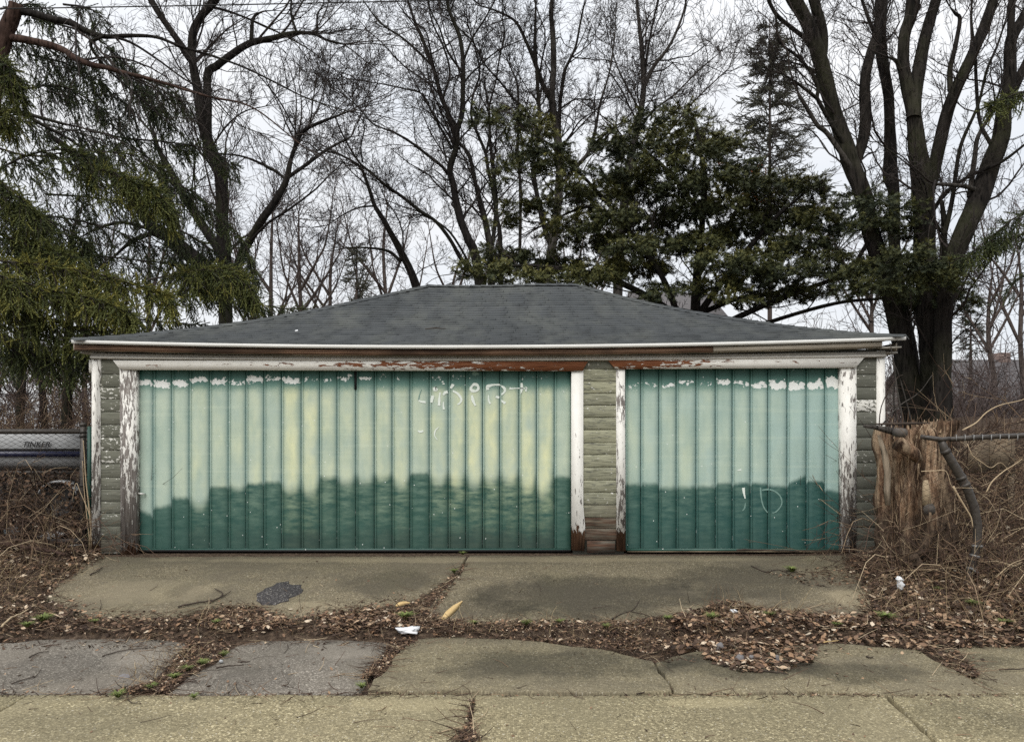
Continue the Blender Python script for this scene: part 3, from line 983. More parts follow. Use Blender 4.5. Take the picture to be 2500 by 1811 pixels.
trim('corner_board', MB().prism(pz([(203, 1228), (203, 785), (222, 785), (222, 836), (219, 846), (217, 856), (220, 872), (221, 890), (221, 1226)], 8.275), 8.275, 8.40), 0.62, 0.36)
trim('corner_board', MB().prism(pz([(1943, 1214), (1943, 777), (1960, 777), (1962, 1216)], 8.275), 8.275, 8.40), 0.42, 0.25)
trim('corner_block', MB().prism(pz([(197, 825), (197, 797), (202.4, 797), (202.4, 825)], 8.33), 8.33, 8.39), 0.25)
trim('door_casing', MB().prism(pz([(267, 1229), (265, 816), (300, 816), (301, 1229)], 8.27), 8.27, 8.385), 0.70, 0.33, label='badly flaked left door casing')
trim('door_casing', MB().prism(pz([(1266, 1218), (1266, 818), (1292, 818), (1292, 1120), (1296, 1165), (1294, 1220)], 8.27), 8.27, 8.385), 0.30, 0.52, label='white casing with a rotten brown foot')
trim('door_casing', MB().prism(pz([(1366, 1220), (1365, 812), (1384, 812), (1386, 1220)], 8.27), 8.27, 8.385), 0.50, 0.50, label='narrow casing with a rotten brown foot')
trim('door_casing', MB().prism(pz([(1866, 1224), (1863, 812), (1897, 812), (1897, 1228)], 8.27), 8.27, 8.385), 0.60, 0.30)
for outline, a, b, lab in (([(250, 798), (1302, 801), (1293, 815), (1291, 821.5), (272, 818.5), (264, 816)], -3.6, 1.1, 'long door head flaked to brown wood at its right end'),
                           ([(1348, 799), (1916, 790), (1898, 811), (1896, 814), (1366, 817), (1362, 815)], 2.95, 0.9, 'short door head flaked to brown wood at its left end')):
    o = MB().prism(pz(outline, 8.25), 8.25, 8.305).build('door_head', M['header'], garage)
    o['bare_from'], o['bare_to'] = a, b
    zs = [WZ(y, 8.25) for x, y in outline]
    o['mid_z'] = (max(zs) + min(zs)) / 2
    o['label'] = lab


# ---- doors
def door(name, edges, params, label):
    dr = bpy.data.objects.new(name, None)
    link(dr)
    dr.parent = garage
    dr['label'] = label
    Yd = 8.36
    z0 = WZ(1213.5, Yd)
    z1 = 2.36
    xs = [WX(sx(e), Yd) for e in edges]
    for i in range(len(xs) - 1):
        a, b = xs[i], xs[i + 1]
        w = b - a
        prof = [(0.0015, 0.016), (0.004, 0.001), (0.009, -0.0045), (0.018, -0.0045), (0.024, -0.001), (0.0265, 0.007), (0.0285, 0.007), (0.032, 0.0), (w * 0.35, -0.0015), (w * 0.65, -0.0015), (w - 0.007, 0.0), (w - 0.0015, 0.016)]
        yo = random.uniform(-0.0015, 0.0015)
        sk = random.uniform(-0.004, 0.004)
        V, UV = [], []
        for k, z in enumerate((z0, z1)):
            for x, y in prof:
                V.append((a + x + 0.012 * (z1 - z) / (z1 - z0) * 0.0, Yd + y + yo, z))
                UV.append((x / w, z))
        n = len(prof)
        Fq = [(j, j + 1, j + 1 + n, j + n) for j in range(n - 1)]
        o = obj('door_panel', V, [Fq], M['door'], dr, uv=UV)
        for k, v in params(i).items():
            o[k] = float(v)
    bk = obj('door_back', [(xs[0] - .03, Yd + .02, .27), (xs[-1] + .03, Yd + .02, .27), (xs[-1] + .03, Yd + .02, 2.40), (xs[0] - .03, Yd + .02, 2.40)], [[(0, 1, 2, 3)]], M['deck'], dr)
    rail = MB().box(xs[0] + .004, xs[-1] - .004, Yd - 0.012, Yd + 0.012, WZ(1219.5, Yd), z0 - 0.003)
    ro = obj('bottom_rail', rail.V, [rail.F], M['door'], dr, uv=[(0.02 if v[2] > z0 - 0.01 else 0.5, v[2]) for v in rail.V])
    for k, v in dict(dark_height=0.9, dark_dip=0, dark_lean=0, wear=0.1, peel=0, peel_z=2.17, peel_w=.08, blue=0.2).items():
        ro[k] = float(v)
    return dr, xs


E1 = [332.6, 373.5, 419, 461.5, 510.8, 557, 600, 643.8, 686.9, 735, 780, 822.6, 868.4, 913.5, 957, 1000.6, 1047.7, 1094, 1137, 1178, 1220, 1266.8, 1309.7, 1353, 1394]
E2 = [1525.4, 1564.4, 1608.6, 1651, 1699.3, 1746.6, 1787.8, 1831.6, 1874.7, 1921.6, 1968.4, 2013.4, 2058.5]
zd = lambda v: CAM_Z - (v - 1047) * 8.36 / 1800
dk1 = [zd(780 + y / 2.738) for y in (1275, 1240, 1178, 1168, 1110, 1100, 1090, 1078, 1085, 1075)] + [zd(850 + y / 3.1) for y in (955, 955, 945, 940, 945, 938, 935, 925, 945, 930, 925, 945, 955, 965)]
dip1 = [.02, .02, .02, .13, .01, .05, .01, .01, .10, .14, .04, .10, .10, .07, .14, .01, .12, .15, .14, .12, .13, .17, .20, .01]
wear1 = [.05, .15, .25, .55, .35, .4, .45, .35, .85, .9, .6, .55, .5, .65, .75, .35, .75, 1, .9, .95, .9, 1, 1, .3]
peel1 = [1, .95, .85, .95, .75, .6, .85, .45, .8, .35, .35, .45, .4, .3, .1, .2, .3, .3, .1, .1, .1, .1, .1, .05]
lean1 = [-.05, .02, 0, 0, 0, 0, .01, 0, .01, .02, 0, 0, 0, 0, 0, 0, 0, 0, 0, 0, 0, 0, .10, 0]
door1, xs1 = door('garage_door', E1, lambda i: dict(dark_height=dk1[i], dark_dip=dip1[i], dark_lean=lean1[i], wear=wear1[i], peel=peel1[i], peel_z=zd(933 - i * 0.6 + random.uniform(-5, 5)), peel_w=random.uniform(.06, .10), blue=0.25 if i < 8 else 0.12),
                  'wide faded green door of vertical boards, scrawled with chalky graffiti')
dk2 = [zd(840 + y / 2.668) for y in (905, 905, 925, 918, 920, 905, 905, 905, 915, 880, 895, 950)]
dip2 = [.01, .01, .02, .02, .01, 0, .0, .0, .01, .0, -.01, .01]
peel2 = [.35, .3, .55, .5, .2, .8, .5, .75, 1, .95, .9, 1.05]
wear2 = [.25, .2, .3, .35, .3, .25, .25, .2, .15, .1, .05, 0]
lean2 = [0, 0, 0, 0, 0, .01, 0, 0, -.01, .055, -.005, -.02]
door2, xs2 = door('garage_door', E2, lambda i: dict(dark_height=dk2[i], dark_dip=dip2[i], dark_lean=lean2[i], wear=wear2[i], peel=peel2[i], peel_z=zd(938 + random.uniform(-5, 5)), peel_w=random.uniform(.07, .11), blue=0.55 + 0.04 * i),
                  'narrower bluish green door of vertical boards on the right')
# dark strip standing in for the shaded gap between the two leaves
xm = WX(sx(868.4), 8.36)
MB().box(xm - 0.013, xm + 0.013, 8.345, 8.3545, WZ(862, 8.35), WZ(822, 8.35)).build('gap_shade', M['deck'], door1)


def stroke(name, pts, mat, parent, Y=8.3545):
    """flat painted stroke: pts (x, z, width)"""
    V, Fq = [], []
    P = [Vector((p[0], 0, p[1])) for p in pts]
    # smooth the polyline
    Q, Wd = [], []
    n = len(P)
    for i in range(n - 1):
        p0, p1, p2, p3 = P[max(i - 1, 0)], P[i], P[i + 1], P[min(i + 2, n - 1)]
        for k in range(5):
            t = k / 5
            Q.append(0.5 * ((2 * p1) + (-p0 + p2) * t + (2 * p0 - 5 * p1 + 4 * p2 - p3) * t * t + (-p0 + 3 * p1 - 3 * p2 + p3) * t ** 3))
            Wd.append(pts[i][2] * (1 - t) + pts[i + 1][2] * t)
    Q.append(P[-1])
    Wd.append(pts[-1][2])
    for i, q in enumerate(Q):
        d = (Q[min(i + 1, len(Q) - 1)] - Q[max(i - 1, 0)]).normalized()
        nn = Vector((-d.z, 0, d.x))
        w = Wd[i] * 0.5 * random.uniform(0.8, 1.2)
        for s in (-1, 1):
            v = q + nn * w * s
            V.append((v.x, Y, v.z))
    Fq = [(2 * i, 2 * i + 1, 2 * i + 3, 2 * i + 2) for i in range(len(Q) - 1)]
    V2 = [(x, y + 0.0035, z) for x, y, z in V]
    m = len(V)
    Fq += [(a + m, b + m, c + m, d + m) for a, b, c, d in Fq]
    return obj(name, V + V2, [Fq], mat, parent)


def c5(x, y):
    return (WX(sx(950 + x / 5.67), 8.355), CAM_Z - (880 + y / 5.67 - 1047) * 8.355 / 1800)


def c6(x, y):
    return (WX(sx(1750 + x / 8.216), 8.355), CAM_Z - (1130 + y / 8.216 - 1047) * 8.355 / 1800)


K5, K6 = 8.355 / 1800 / 5.67, 8.355 / 1800 / 8.216
for pts, w, m in (([(448, 400), (420, 480), (408, 545)], (6, 8, 14), 'chalk_faint'), ([(408, 545), (440, 568), (505, 575)], (12, 18, 26), 'chalk'),
               ([(618, 372), (640, 395), (660, 380)], (26, 46, 30), 'chalk'), ([(605, 485), (595, 530), (585, 582)], (24, 26, 26), 'chalk'),
               ([(705, 440), (696, 520), (690, 625)], (14, 18, 28), 'chalk'), ([(810, 432), (772, 445), (750, 478)], (30, 24, 16), 'chalk'),
               ([(752, 570), (750, 620), (757, 675)], (8, 14, 24), 'chalk'), ([(880, 420), (950, 458), (998, 530), (985, 580), (945, 610)], (16, 20, 20, 16, 10), 'chalk'),
               ([(1150, 350), (1180, 330), (1225, 345), (1235, 390), (1200, 422), (1150, 415), (1130, 390), (1150, 350)], (18, 26, 26, 22, 20, 30, 26, 18), 'chalk'),
               ([(1145, 480), (1160, 550), (1195, 625)], (20, 26, 18), 'chalk'),
               ([(1368, 405), (1365, 362), (1440, 337), (1530, 336)], (30, 34, 18, 16), 'chalk'), ([(1535, 338), (1600, 390), (1592, 440), (1545, 475)], (14, 22, 18, 14), 'chalk'),
               ([(1375, 480), (1378, 550), (1402, 600)], (8, 16, 18), 'chalk'), ([(1505, 490), (1498, 522)], (30, 34), 'chalk'), ([(1545, 548), (1610, 592)], (12, 26), 'chalk'),
               ([(1665, 382), (1700, 388), (1760, 384), (1900, 386)], (18, 14, 8, 10), 'chalk'), ([(1828, 310), (1838, 380), (1820, 460)], (20, 24, 8), 'chalk'),
               ([(1885, 395), (1908, 398)], (44, 40), 'chalk'), ([(400, 972), (430, 985), (472, 972)], (14, 20, 18), 'chalk'),
               ([(690, 920), (640, 970), (630, 1040), (668, 1100)], (5, 12, 10, 6), 'chalk'), ([(850, 385), (880, 340), (885, 325)], (16, 30, 24), 'chalk'),
               ([(738, 285), (742, 302)], (16, 16), 'chalk'), ([(752, 312), (754, 330)], (18, 18), 'chalk'), ([(700, 262), (712, 264)], (12, 12), 'chalk'),
               ([(1150, 185), (1195, 180), (1240, 190)], (20, 44, 18), 'chalk_faint')):
    stroke('graffiti_stroke', [(*c5(*p), wd * K5 * 1.5) for p, wd in zip(pts, w)], M[m], door1)
for pts, w, m in (([(533, 495), (545, 600), (570, 710)], (48, 40, 16), 'chalk'), ([(575, 800), (552, 910), (505, 960)], (16, 28, 8), 'chalk_faint'),
               ([(875, 490), (885, 640), (910, 790), (950, 900), (1020, 995)], (34, 26, 22, 26, 14), 'chalk_faint'),
               ([(905, 545), (1000, 530), (1100, 540), (1200, 590), (1280, 680), (1305, 800), (1260, 900), (1180, 980), (1110, 1000)], (28, 30, 26, 28, 24, 22, 22, 22, 10), 'chalk_faint'),
               ([(410, 152), (490, 130)], (10, 34), 'chalk')):
    stroke('graffiti_stroke', [(*c6(*p), wd * K6 * 1.1) for p, wd in zip(pts, w)], M[m], door2)
# handle of the wide door
hx, hz_ = WX(313, 8.34), WZ(1092, 8.34)
MB().tube([(hx - .035, 8.352, hz_ + .003), (hx - .02, 8.318, hz_), (hx + .02, 8.312, hz_ - .004), (hx + .035, 8.318, hz_ - .006), (hx + .036, 8.352, hz_ - .008)], [.008, .009, .011, .009, .008], 6).build('handle', M['metal_white'], door1)
MB().box(D2 + .02, D3 - .01, 8.30, 8.40, 0.268, WZ(1221, 8.32)).build('threshold', M['board'], garage)
MB().box(D0 + .01, D1 - .01, 8.345, 8.42, 0.262, 0.283).build('threshold', M['black'], garage)


# ---- eaves and roof
def eave_z(x):
    return 2.655 + 0.0039 * x - 0.075 * (1 - ((x + 0.25) / 4.6) ** 2)


EX0, EX1, EY = WX(160, 8.15), WX(2005, 8.15), 8.15
RY, RZ = 11.57, 3.905
RX0, RX1 = WX(945, RY), WX(1282, RY)


def strip_x(x0, x1, top, bot, y0, y1, n=18):
    V, Fq = [], []
    for i in range(n + 1):
        x = x0 + (x1 - x0) * i / n
        V += [(x, y0, bot(x)), (x, y0, top(x)), (x, y1, top(x)), (x, y1, bot(x))]
    for i in range(n):
        a = 4 * i
        for j in range(4):
            Fq.append((a + j, a + 4 + j, a + 4 + (j + 1) % 4, a + (j + 1) % 4))
    m = MB()
    m.V, m.F = V, Fq + [(0, 1, 2, 3), (4 * n + 3, 4 * n + 2, 4 * n + 1, 4 * n)]
    return m


e = eave_z
strip_x(EX0, EX1, lambda x: e(x) - .004, lambda x: e(x) - .043, 8.132, 8.147).build('drip_edge', M['metal_white'], garage)
xf = WX(1580, 8.17)
xg = WX(1953, 8.17)
strip_x(EX0 + .012, xf - .003, lambda x: e(x) - .046, lambda x: e(x) - .112, 8.168, 8.192).build('fascia_board', M['fascia'], garage)['label'] = 'dark flame grained fascia board'
strip_x(xf + .001, xg, lambda x: e(x) - .047, lambda x: e(x) - .104, 8.163, 8.188, 8).build('fascia_board', M['fascia_pale'], garage)['label'] = 'pale replacement fascia board'
strip_x(EX0 + .02, xg, lambda x: e(x) - .100, lambda x: e(x) - .112, 8.196, 8.30).build('soffit', M['frieze'], garage)
strip_x(xg + .004, EX1 - .03, lambda x: e(x) - .105, lambda x: e(x) - .122, 8.17, 8.30, 3).build('soffit', M['frieze'], garage)
strip_x(GX0 + .002, GX1 - .01, lambda x: e(x) * .55 + 2.655 * .45 - .114 - .03, lambda x: e(x) * .5 + 2.655 * .5 - .208, 8.255, 8.30).build('frieze_board', M['frieze'], garage)
strip_x(GX0 + .002, GX1 - .008, lambda x: e(x) * .5 + 2.655 * .5 - .178, lambda x: e(x) * .5 + 2.655 * .5 - .205, 8.243, 8.2545).build('moulding', M['frieze_white'], garage)
for x0, x1 in ((EX0, GX0 + .15), (GX1 - .15, EX1)):
    MB().box(x0 + .004, x1 - .004, 8.302, GB + .1, 2.50, 2.52).build('soffit', M['frieze'], garage)
MB().box(EX0 + .001, EX0 + .02, 8.17, GB + .1, 2.52, 2.595).build('fascia_board', M['fascia_pale'], garage)
MB().box(EX1 - .02, EX1 - .001, 8.32, GB + .1, 2.53, 2.62).build('fascia_board', M['fascia_pale'], garage)


def roof_pt(s, t, h=0.0):
    """s 0..1 along the course, t 0 at the eave .. 1 at the ridge, on the front slope"""
    x = (EX0 + (RX0 - EX0) * t) * (1 - s) + (EX1 + (RX1 - EX1) * t) * s
    return roof_x(x, t, h)


def roof_x(x, t, h=0.0):
    sg = 0.10 * 4 * t * (1 - t) * (1.15 - 0.45 * t)
    rz = RZ + 0.012 * math.sin(x * 2.2) - 0.015 * t
    z = eave_z(x) * (1 - t) + rz * t - sg + 0.006 * mnoise.noise(Vector((x * 1.3, t * 7, 3)))
    return (x, EY - 0.008 + (RY - EY + 0.008) * t, z + h)


roof = bpy.data.objects.new('roof', None)
link(roof)
roof.parent = garage
nd = 14
V, Fq = [], []
for i in range(nd + 1):
    for j in range(25):
        V.append(roof_pt(j / 24, i / nd, -0.012))
for i in range(nd):
    for j in range(24):
        a = i * 25 + j
        Fq.append((a, a + 1, a + 26, a + 25))
obj('roof_deck', V, [Fq], M['deck'], roof)
NC = 27
for r in range(NC):
    t0, t1 = r / NC, min(1.0, (r + 1.05) / NC)
    xl = EX0 + (RX0 - EX0) * t0 - 0.01
    xr = EX1 + (RX1 - EX1) * t0 + 0.01
    xl1 = EX0 + (RX0 - EX0) * t1
    xr1 = EX1 + (RX1 - EX1) * t1
    x = xl - random.random() * 0.9
    wob = random.uniform(-0.002, 0.002)
    while x < xr:
        m = MB()
        lift = 0.015 + random.uniform(0, 0.0015)
        tb = t0 + random.uniform(-0.0010, 0.0010) + wob
        for k in range(3):
            a, b = x + k * 0.305 + 0.0022, x + (k + 1) * 0.305 - 0.0022
            ca, cb = max(a, xl), min(b, xr)
            if cb - ca < 0.02:
                continue
            ta = max(xl1, min(xr1, ca))
            tb_ = max(xl1, min(xr1, cb))
            if tb_ - ta < 0.004:
                ta, tb_ = min(ta, tb_) - 0.002, max(ta, tb_) + 0.002
            u = random.uniform(0, 0.0016) + (0.008 if random.random() < .02 else 0)
            m.add([roof_x(ca, tb, -0.004), roof_x(cb, tb, -0.004), roof_x(ca, tb, lift + u), roof_x(cb, tb, lift + u), roof_x(ta, t1, 0.001), roof_x(tb_, t1, 0.001)],
                  [(0, 1, 3, 2), (2, 3, 5, 4), (0, 2, 4), (1, 5, 3)])
        if m.V:
            m.build('shingle', M['shingle'], roof)
        x += 0.915

# the other three slopes
BX = 2 * RY - EY
sideL = [(EX0, EY - .008), (RX0, RY), (EX0, BX)]
V = []
Fq = []


def slope(name, a0, a1, b0, b1, n=12):
    """a0-a1 the eave, b0-b1 the ridge"""
    V, Fq = [], []
    for i in range(n + 1):
        t = i / n
        for j in range(n + 1):
            s = j / n
            p = Vector(a0).lerp(Vector(a1), s).lerp(Vector(b0).lerp(Vector(b1), s), t)
            V.append((p.x, p.y, p.z - 0.10 * 4 * t * (1 - t) * (1.15 - 0.45 * t) * (1 - 0.0)))
    for i in range(n):
        for j in range(n):
            a = i * (n + 1) + j
            Fq.append((a, a + 1, a + n + 2, a + n + 1))
    return obj(name, V, [Fq], M['shingle'], roof)


zl, zr_ = eave_z(EX0), eave_z(EX1)
slope('side_slope', (EX0, BX, zl), (EX0, EY - .008, zl), (RX0, RY, RZ - .015), (RX0, RY, RZ - .016))
slope('side_slope', (EX1, EY - .008, zr_), (EX1, BX, zr_), (RX1, RY, RZ - .016), (RX1, RY, RZ - .015))
slope('back_slope', (EX1, BX, zr_), (EX0, BX, zl), (RX1, RY, RZ - .015), (RX0, RY, RZ - .015))


def caps(fn, n, wdir):
    for i in range(n):
        a, b = Vector(fn(i / n)), Vector(fn(min(1.0, (i + 1.12) / n)))
        d = (b - a).normalized()
        L = Vector(wdir[0])
        Rr = Vector(wdir[1])
        q = Vector((0, 0, 0.012 + random.uniform(0, 0.006)))
        q2 = Vector((0, 0, 0.004))
        wv = 0.13
        V = [a + L * wv + q * .6, a + q * 1.4, a + Rr * wv + q * .6, b + L * wv + q2 * .6, b + q2 * 1.4 + Vector((0, 0, .004)), b + Rr * wv + q2 * .6,
             a + L * wv - q2, a + Rr * wv - q2, a + q * 0.3]
        m = MB()
        m.add(V, [(0, 1, 4, 3), (1, 2, 5, 4), (0, 6, 8, 1), (1, 8, 7, 2)])
        m.build('ridge_cap', M['shingle'], roof)


caps(lambda t: roof_x(EX0 + (RX0 - EX0) * t, t, 0.004), 30, ((0.66, -0.66, -0.22), (-0.66, 0.66, -0.22)))
caps(lambda t: roof_x(EX1 + (RX1 - EX1) * t, t, 0.004), 30, ((-0.66, -0.66, -0.22), (0.66, 0.66, -0.22)))
caps(lambda t: roof_x(RX0 + (RX1 - RX0) * t, 1.0, 0.012), 14, ((0, -0.9, -0.30), (0, 0.9, -0.30)))
#@@TREES
# ================================================================== TREES
z1 = lambda x, y: (x / 2.5868, y / 2.5868)
z2 = lambda x, y: (725.8 + x / 2.5868, y / 2.5868)
z3 = lambda x, y: (1451.5 + x / 2.5868, y / 2.5868)
z0 = lambda x, y: (x, y)


def catmull(A, per=5):
    A = np.asarray(A, float)
    P = np.vstack([2 * A[0] - A[1], A, 2 * A[-1] - A[-2]])
    out = []
    for i in range(1, len(P) - 2):
        p0, p1, p2, p3 = P[i - 1:i + 3]
        for k in range(per):
            t = k / per
            out.append(0.5 * ((2 * p1) + (-p0 + p2) * t + (2 * p0 - 5 * p1 + 4 * p2 - p3) * t * t + (-p0 + 3 * p1 - 3 * p2 + p3) * t ** 3))
    out.append(P[-2])
    return np.array(out)


def inview(P, m=45, top=-60):
    px = CX + P[:, 0] * F / np.maximum(P[:, 1], 0.1)
    py = CY - (P[:, 2] - CAM_Z) * F / np.maximum(P[:, 1], 0.1)
    return (px > -m) & (px < 2268 + m) & (py > top)


def grow(st, d, L, r0, k, curl=0.15, up=0.05, tip=0.3, droop=0.0):
    N = len(st)
    P = np.empty((N, k, 3))
    P[:, 0] = st
    d = d / (np.linalg.norm(d, axis=1, keepdims=True) + 1e-9)
    for i in range(1, k):
        d = d + rng.normal(size=(N, 3)) * curl
        d[:, 2] += up - droop * i
        d /= np.linalg.norm(d, axis=1, keepdims=True) + 1e-9
        P[:, i] = P[:, i - 1] + d * (L / (k - 1))[:, None]
    R = r0[:, None] * np.linspace(1, tip, k)[None]
    return P, R


def at_branch(P, R, c, lo, hi):
    """c random starts along each branch: positions, tangents, radii, lengths of the parent"""
    N, k, _ = P.shape
    idx = np.repeat(np.arange(N), c)
    t = (lo + (hi - lo) * rng.random(len(idx))) * (k - 1)
    i = np.minimum(t.astype(int), k - 2)
    f = (t - i)[:, None]
    a, b = P[idx, i], P[idx, i + 1]
    T = b - a
    T /= np.linalg.norm(T, axis=1, keepdims=True) + 1e-9
    r = R[idx, i] * (1 - f[:, 0]) + R[idx, i + 1] * f[:, 0]
    return a * (1 - f) + b * f, T, r, idx, t / (k - 1)


def swing(T, lo, hi):
    """unit vectors lo..hi degrees away from T"""
    rv = rng.normal(size=T.shape)
    rv -= T * (rv * T).sum(1, keepdims=True)
    rv /= np.linalg.norm(rv, axis=1, keepdims=True) + 1e-9
    a = np.radians(lo + (hi - lo) * rng.random(len(T)))[:, None]
    return T * np.cos(a) + rv * np.sin(a)


class Tree:
    def __init__(self, name, label, Y, base, bark='bark', twig='twig', group=None, cat='tree'):
        self.Y, self.bark, self.twig = Y, bark, twig
        self.root = thing(name, label, cat, (WX(base, Y), Y, float(g(Y))), group)
        self.limbs = []

    def limb(self, zf, pts, widths, parent=None, slope=0.0, sides=9, part='limb', bark=None, dY=0.0, rough=0.05):
        A = np.array([zf(*p) for p in pts], float)
        w = np.interp(np.linspace(0, 1, len(A)), np.linspace(0, 1, len(widths)), widths) / (1 if zf is z0 else 2.5868)
        C = catmull(np.column_stack([A, w]), 5)
        Y0 = self.Y + dY
        if parent is not None:
            Pp = self.limbs[parent][0]
            ppx = CX + Pp[:, 0] * F / Pp[:, 1]
            ppy = CY - (Pp[:, 2] - CAM_Z) * F / Pp[:, 1]
            Y0 = Pp[np.argmin((ppx - A[0, 0]) ** 2 + (ppy - A[0, 1]) ** 2), 1]
        arc = np.concatenate([[0], np.cumsum(np.hypot(np.diff(C[:, 0]), np.diff(C[:, 1])))]) * self.Y / F
        Y = Y0 + slope * arc + 0.05 * np.sin(arc * 2.1 + len(self.limbs))
        P = np.column_stack([(C[:, 0] - CX) * Y / F, Y, CAM_Z - (C[:, 1] - CY) * Y / F])
        R = np.maximum(C[:, 2], 0.6) / 2 * Y / F
        self.limbs.append((P, R))
        if part:
            V, Q, _ = tube_geo(P[None], R[None] * 1.0, sides)
            ang = np.array([[mnoise.noise(Vector((v[0] * 5, v[1] * 5, v[2] * 1.6))), mnoise.noise(Vector((v[0] * 16, v[1] * 16, v[2] * 3)))] for v in V])
            Rr = np.repeat(R, sides)
            C0 = np.repeat(P, sides, axis=0)
            V = C0 + (V - C0) * (1 + rough * 2.2 * ang[:, :1] + rough * 1.4 * ang[:, 1:])
            n = len(P)
            cap = [tuple((n - 1) * sides + i for i in range(sides))]
            obj(part, V, [Q, cap], M[bark or self.bark], self.root, smooth=True)
        return len(self.limbs) - 1

    def crown(self, dens=4.0, len1=(0.8, 2.0), c=(7, 6, 3), up=0.06, lens=(0.52, 0.56, 0.6), rmin=0.003, spread=(25, 60), limbs=None, name='twigs', start=0.15, minz=0.0, sides=3, curl=0.16, rl=0.012, droop=0.0, keep=None):
        m = Many()
        st, dr, ln, rr = [], [], [], []
        for li, (P, R) in enumerate(self.limbs):
            if limbs is not None and li not in limbs:
                continue
            seg = np.linalg.norm(np.diff(P, axis=0), axis=1)
            L = seg.sum()
            n = max(1, int(L * dens))
            p, T, r, _, t = at_branch(P[None], R[None], n, start, 1.0)
            st.append(p)
            dr.append(swing(T, *spread))
            ln.append(rng.uniform(*len1, size=n) * (1.15 - 0.5 * t) * np.clip(L / 2.5, 0.5, 1.2))
            rr.append(np.clip(r * 0.45, rmin * 2.2, 0.05))
            # the limb's own end carries on
            e = P[-1:] + 0
            st.append(np.repeat(e, 3, 0))
            dr.append(swing(np.repeat((P[-1:] - P[-3:-2]) / np.linalg.norm(P[-1] - P[-3]), 3, 0), 5, 30))
            ln.append(rng.uniform(len1[0], len1[1], size=3))
            rr.append(np.repeat(max(R[-1] * 0.8, rmin * 2), 3))
        st, dr, ln, rr = np.concatenate(st), np.concatenate(dr), np.concatenate(ln), np.concatenate(rr)
        rr = np.minimum(rr, ln * rl)
        dr[:, 2] += 0.15
        lev = 0
        ks = (8, 6, 5, 3)
        while True:
            ok = inview(st) & (st[:, 2] > minz)
            st, dr, ln, rr = st[ok], dr[ok], ln[ok], rr[ok]
            rr = np.maximum(rr, rmin)
            P, R = grow(st, dr, ln, rr, ks[lev], curl if lev < 2 else curl * .8, up, 0.35 if lev < 2 else 0.6, droop)
            m.tubes(P, R, 5 if lev == 0 else sides)
            if lev >= len(c):
                break
            p, T, r, idx, t = at_branch(P, R, c[lev], 0.12, 1.0)
            st, dr = p, swing(T, *spread)
            dr[:, 2] += 0.1
            ln = ln[idx] * lens[lev] * rng.uniform(0.55, 1.25, len(idx)) * (1.15 - 0.45 * t)
            rr = r * 0.6
            lev += 1
        o = m.build(name, M[self.twig], self.root, kind='stuff')
        return m


# ---- the tall gray tree in the left half (two stems, long diagonal limbs)
D = Tree('bare_tree', 'tall dark bare tree with a hooked limb and long limbs leaning left', 15.0, 498, 'bark')
D.limb(z0, [(502, 1080), (500, 800), (498, 590), (492, 500), (489, 390), (466, 330), (449, 270), (437, 195), (426, 135), (427, 77), (445, 38), (476, 0), (503, -50)], (34, 30, 29, 28, 27, 26, 22, 18, 17, 17, 18, 18), part='trunk', sides=11)
D.limb(z1, [(1190, 900), (1190, 650), (1190, 430), (1240, 380), (1320, 320), (1430, 250), (1560, 220), (1690, 190), (1800, 195), (1870, 230), (1970, 255)], (52, 50, 45, 42, 40, 36, 32, 24, 18, 14, 10), 0, 0.05)
D.limb(z1, [(1090, 340), (1010, 220), (940, 120), (870, 10), (820, -80)], (44, 36, 34, 33), 0, 0.12)
D.limb(z1, [(1260, 1640), (1150, 1510), (1050, 1430), (960, 1350), (880, 1310), (800, 1190), (740, 1100), (640, 990), (540, 920), (430, 880), (360, 830), (280, 770)], (95, 90, 85, 80, 74, 66, 60, 55, 50, 45, 36, 28), 0, -0.22, bark='bark')
D.limb(z1, [(1290, 1480), (1180, 1320), (1100, 1200), (1030, 1080), (960, 950), (910, 860), (880, 770)], (55, 52, 46, 42, 36, 28, 16), 0, 0.2)
D.limb(z1, [(890, 1330), (780, 1370), (720, 1410), (600, 1520)], (32, 26, 20, 8), 3, 0.3)
D.limb(z1, [(850, 1310), (700, 1275), (560, 1310), (470, 1355)], (22, 18, 14, 8), 3, -0.2)
D.limb(z1, [(1310, 1700), (1370, 1500), (1430, 1380), (1500, 1260), (1590, 1130), (1640, 1030), (1665, 920), (1700, 820), (1740, 750), (1840, 700), (1985, 645)], (52, 50, 46, 46, 42, 36, 26, 24, 22, 18, 8), 0, -0.1)
D.limb(z1, [(1645, 1020), (1760, 940), (1870, 860), (2010, 785)], (22, 20, 18, 9), 7, 0.15)
D.limb(z1, [(1640, 1030), (1560, 970), (1400, 900), (1250, 880)], (18, 16, 12, 9), 7, 0.2)
D.limb(z1, [(1440, 230), (1450, 110), (1500, 70), (1560, 62)], (24, 18, 10, 5), 1, 0.1)
D.limb(z1, [(1700, 190), (1668, 80), (1672, -40)], (16, 13, 9), 1, -0.1)
D.limb(z1, [(1820, 205), (1818, 90), (1850, 30), (1860, -40)], (14, 11, 7, 5), 1, 0.1)
D.limb(z1, [(1210, 40), (1320, 70), (1450, 120), (1620, 200), (1780, 290), (1900, 390)], (16, 13, 10, 9, 7, 5), 0, -0.1)
D.limb(z1, [(1215, 840), (1300, 720), (1400, 640), (1520, 610)], (13, 10, 8, 5), 0, 0.3)
D.crown(2.6, (0.7, 2.2), (6, 5, 2), rmin=0.0042, up=0.05)

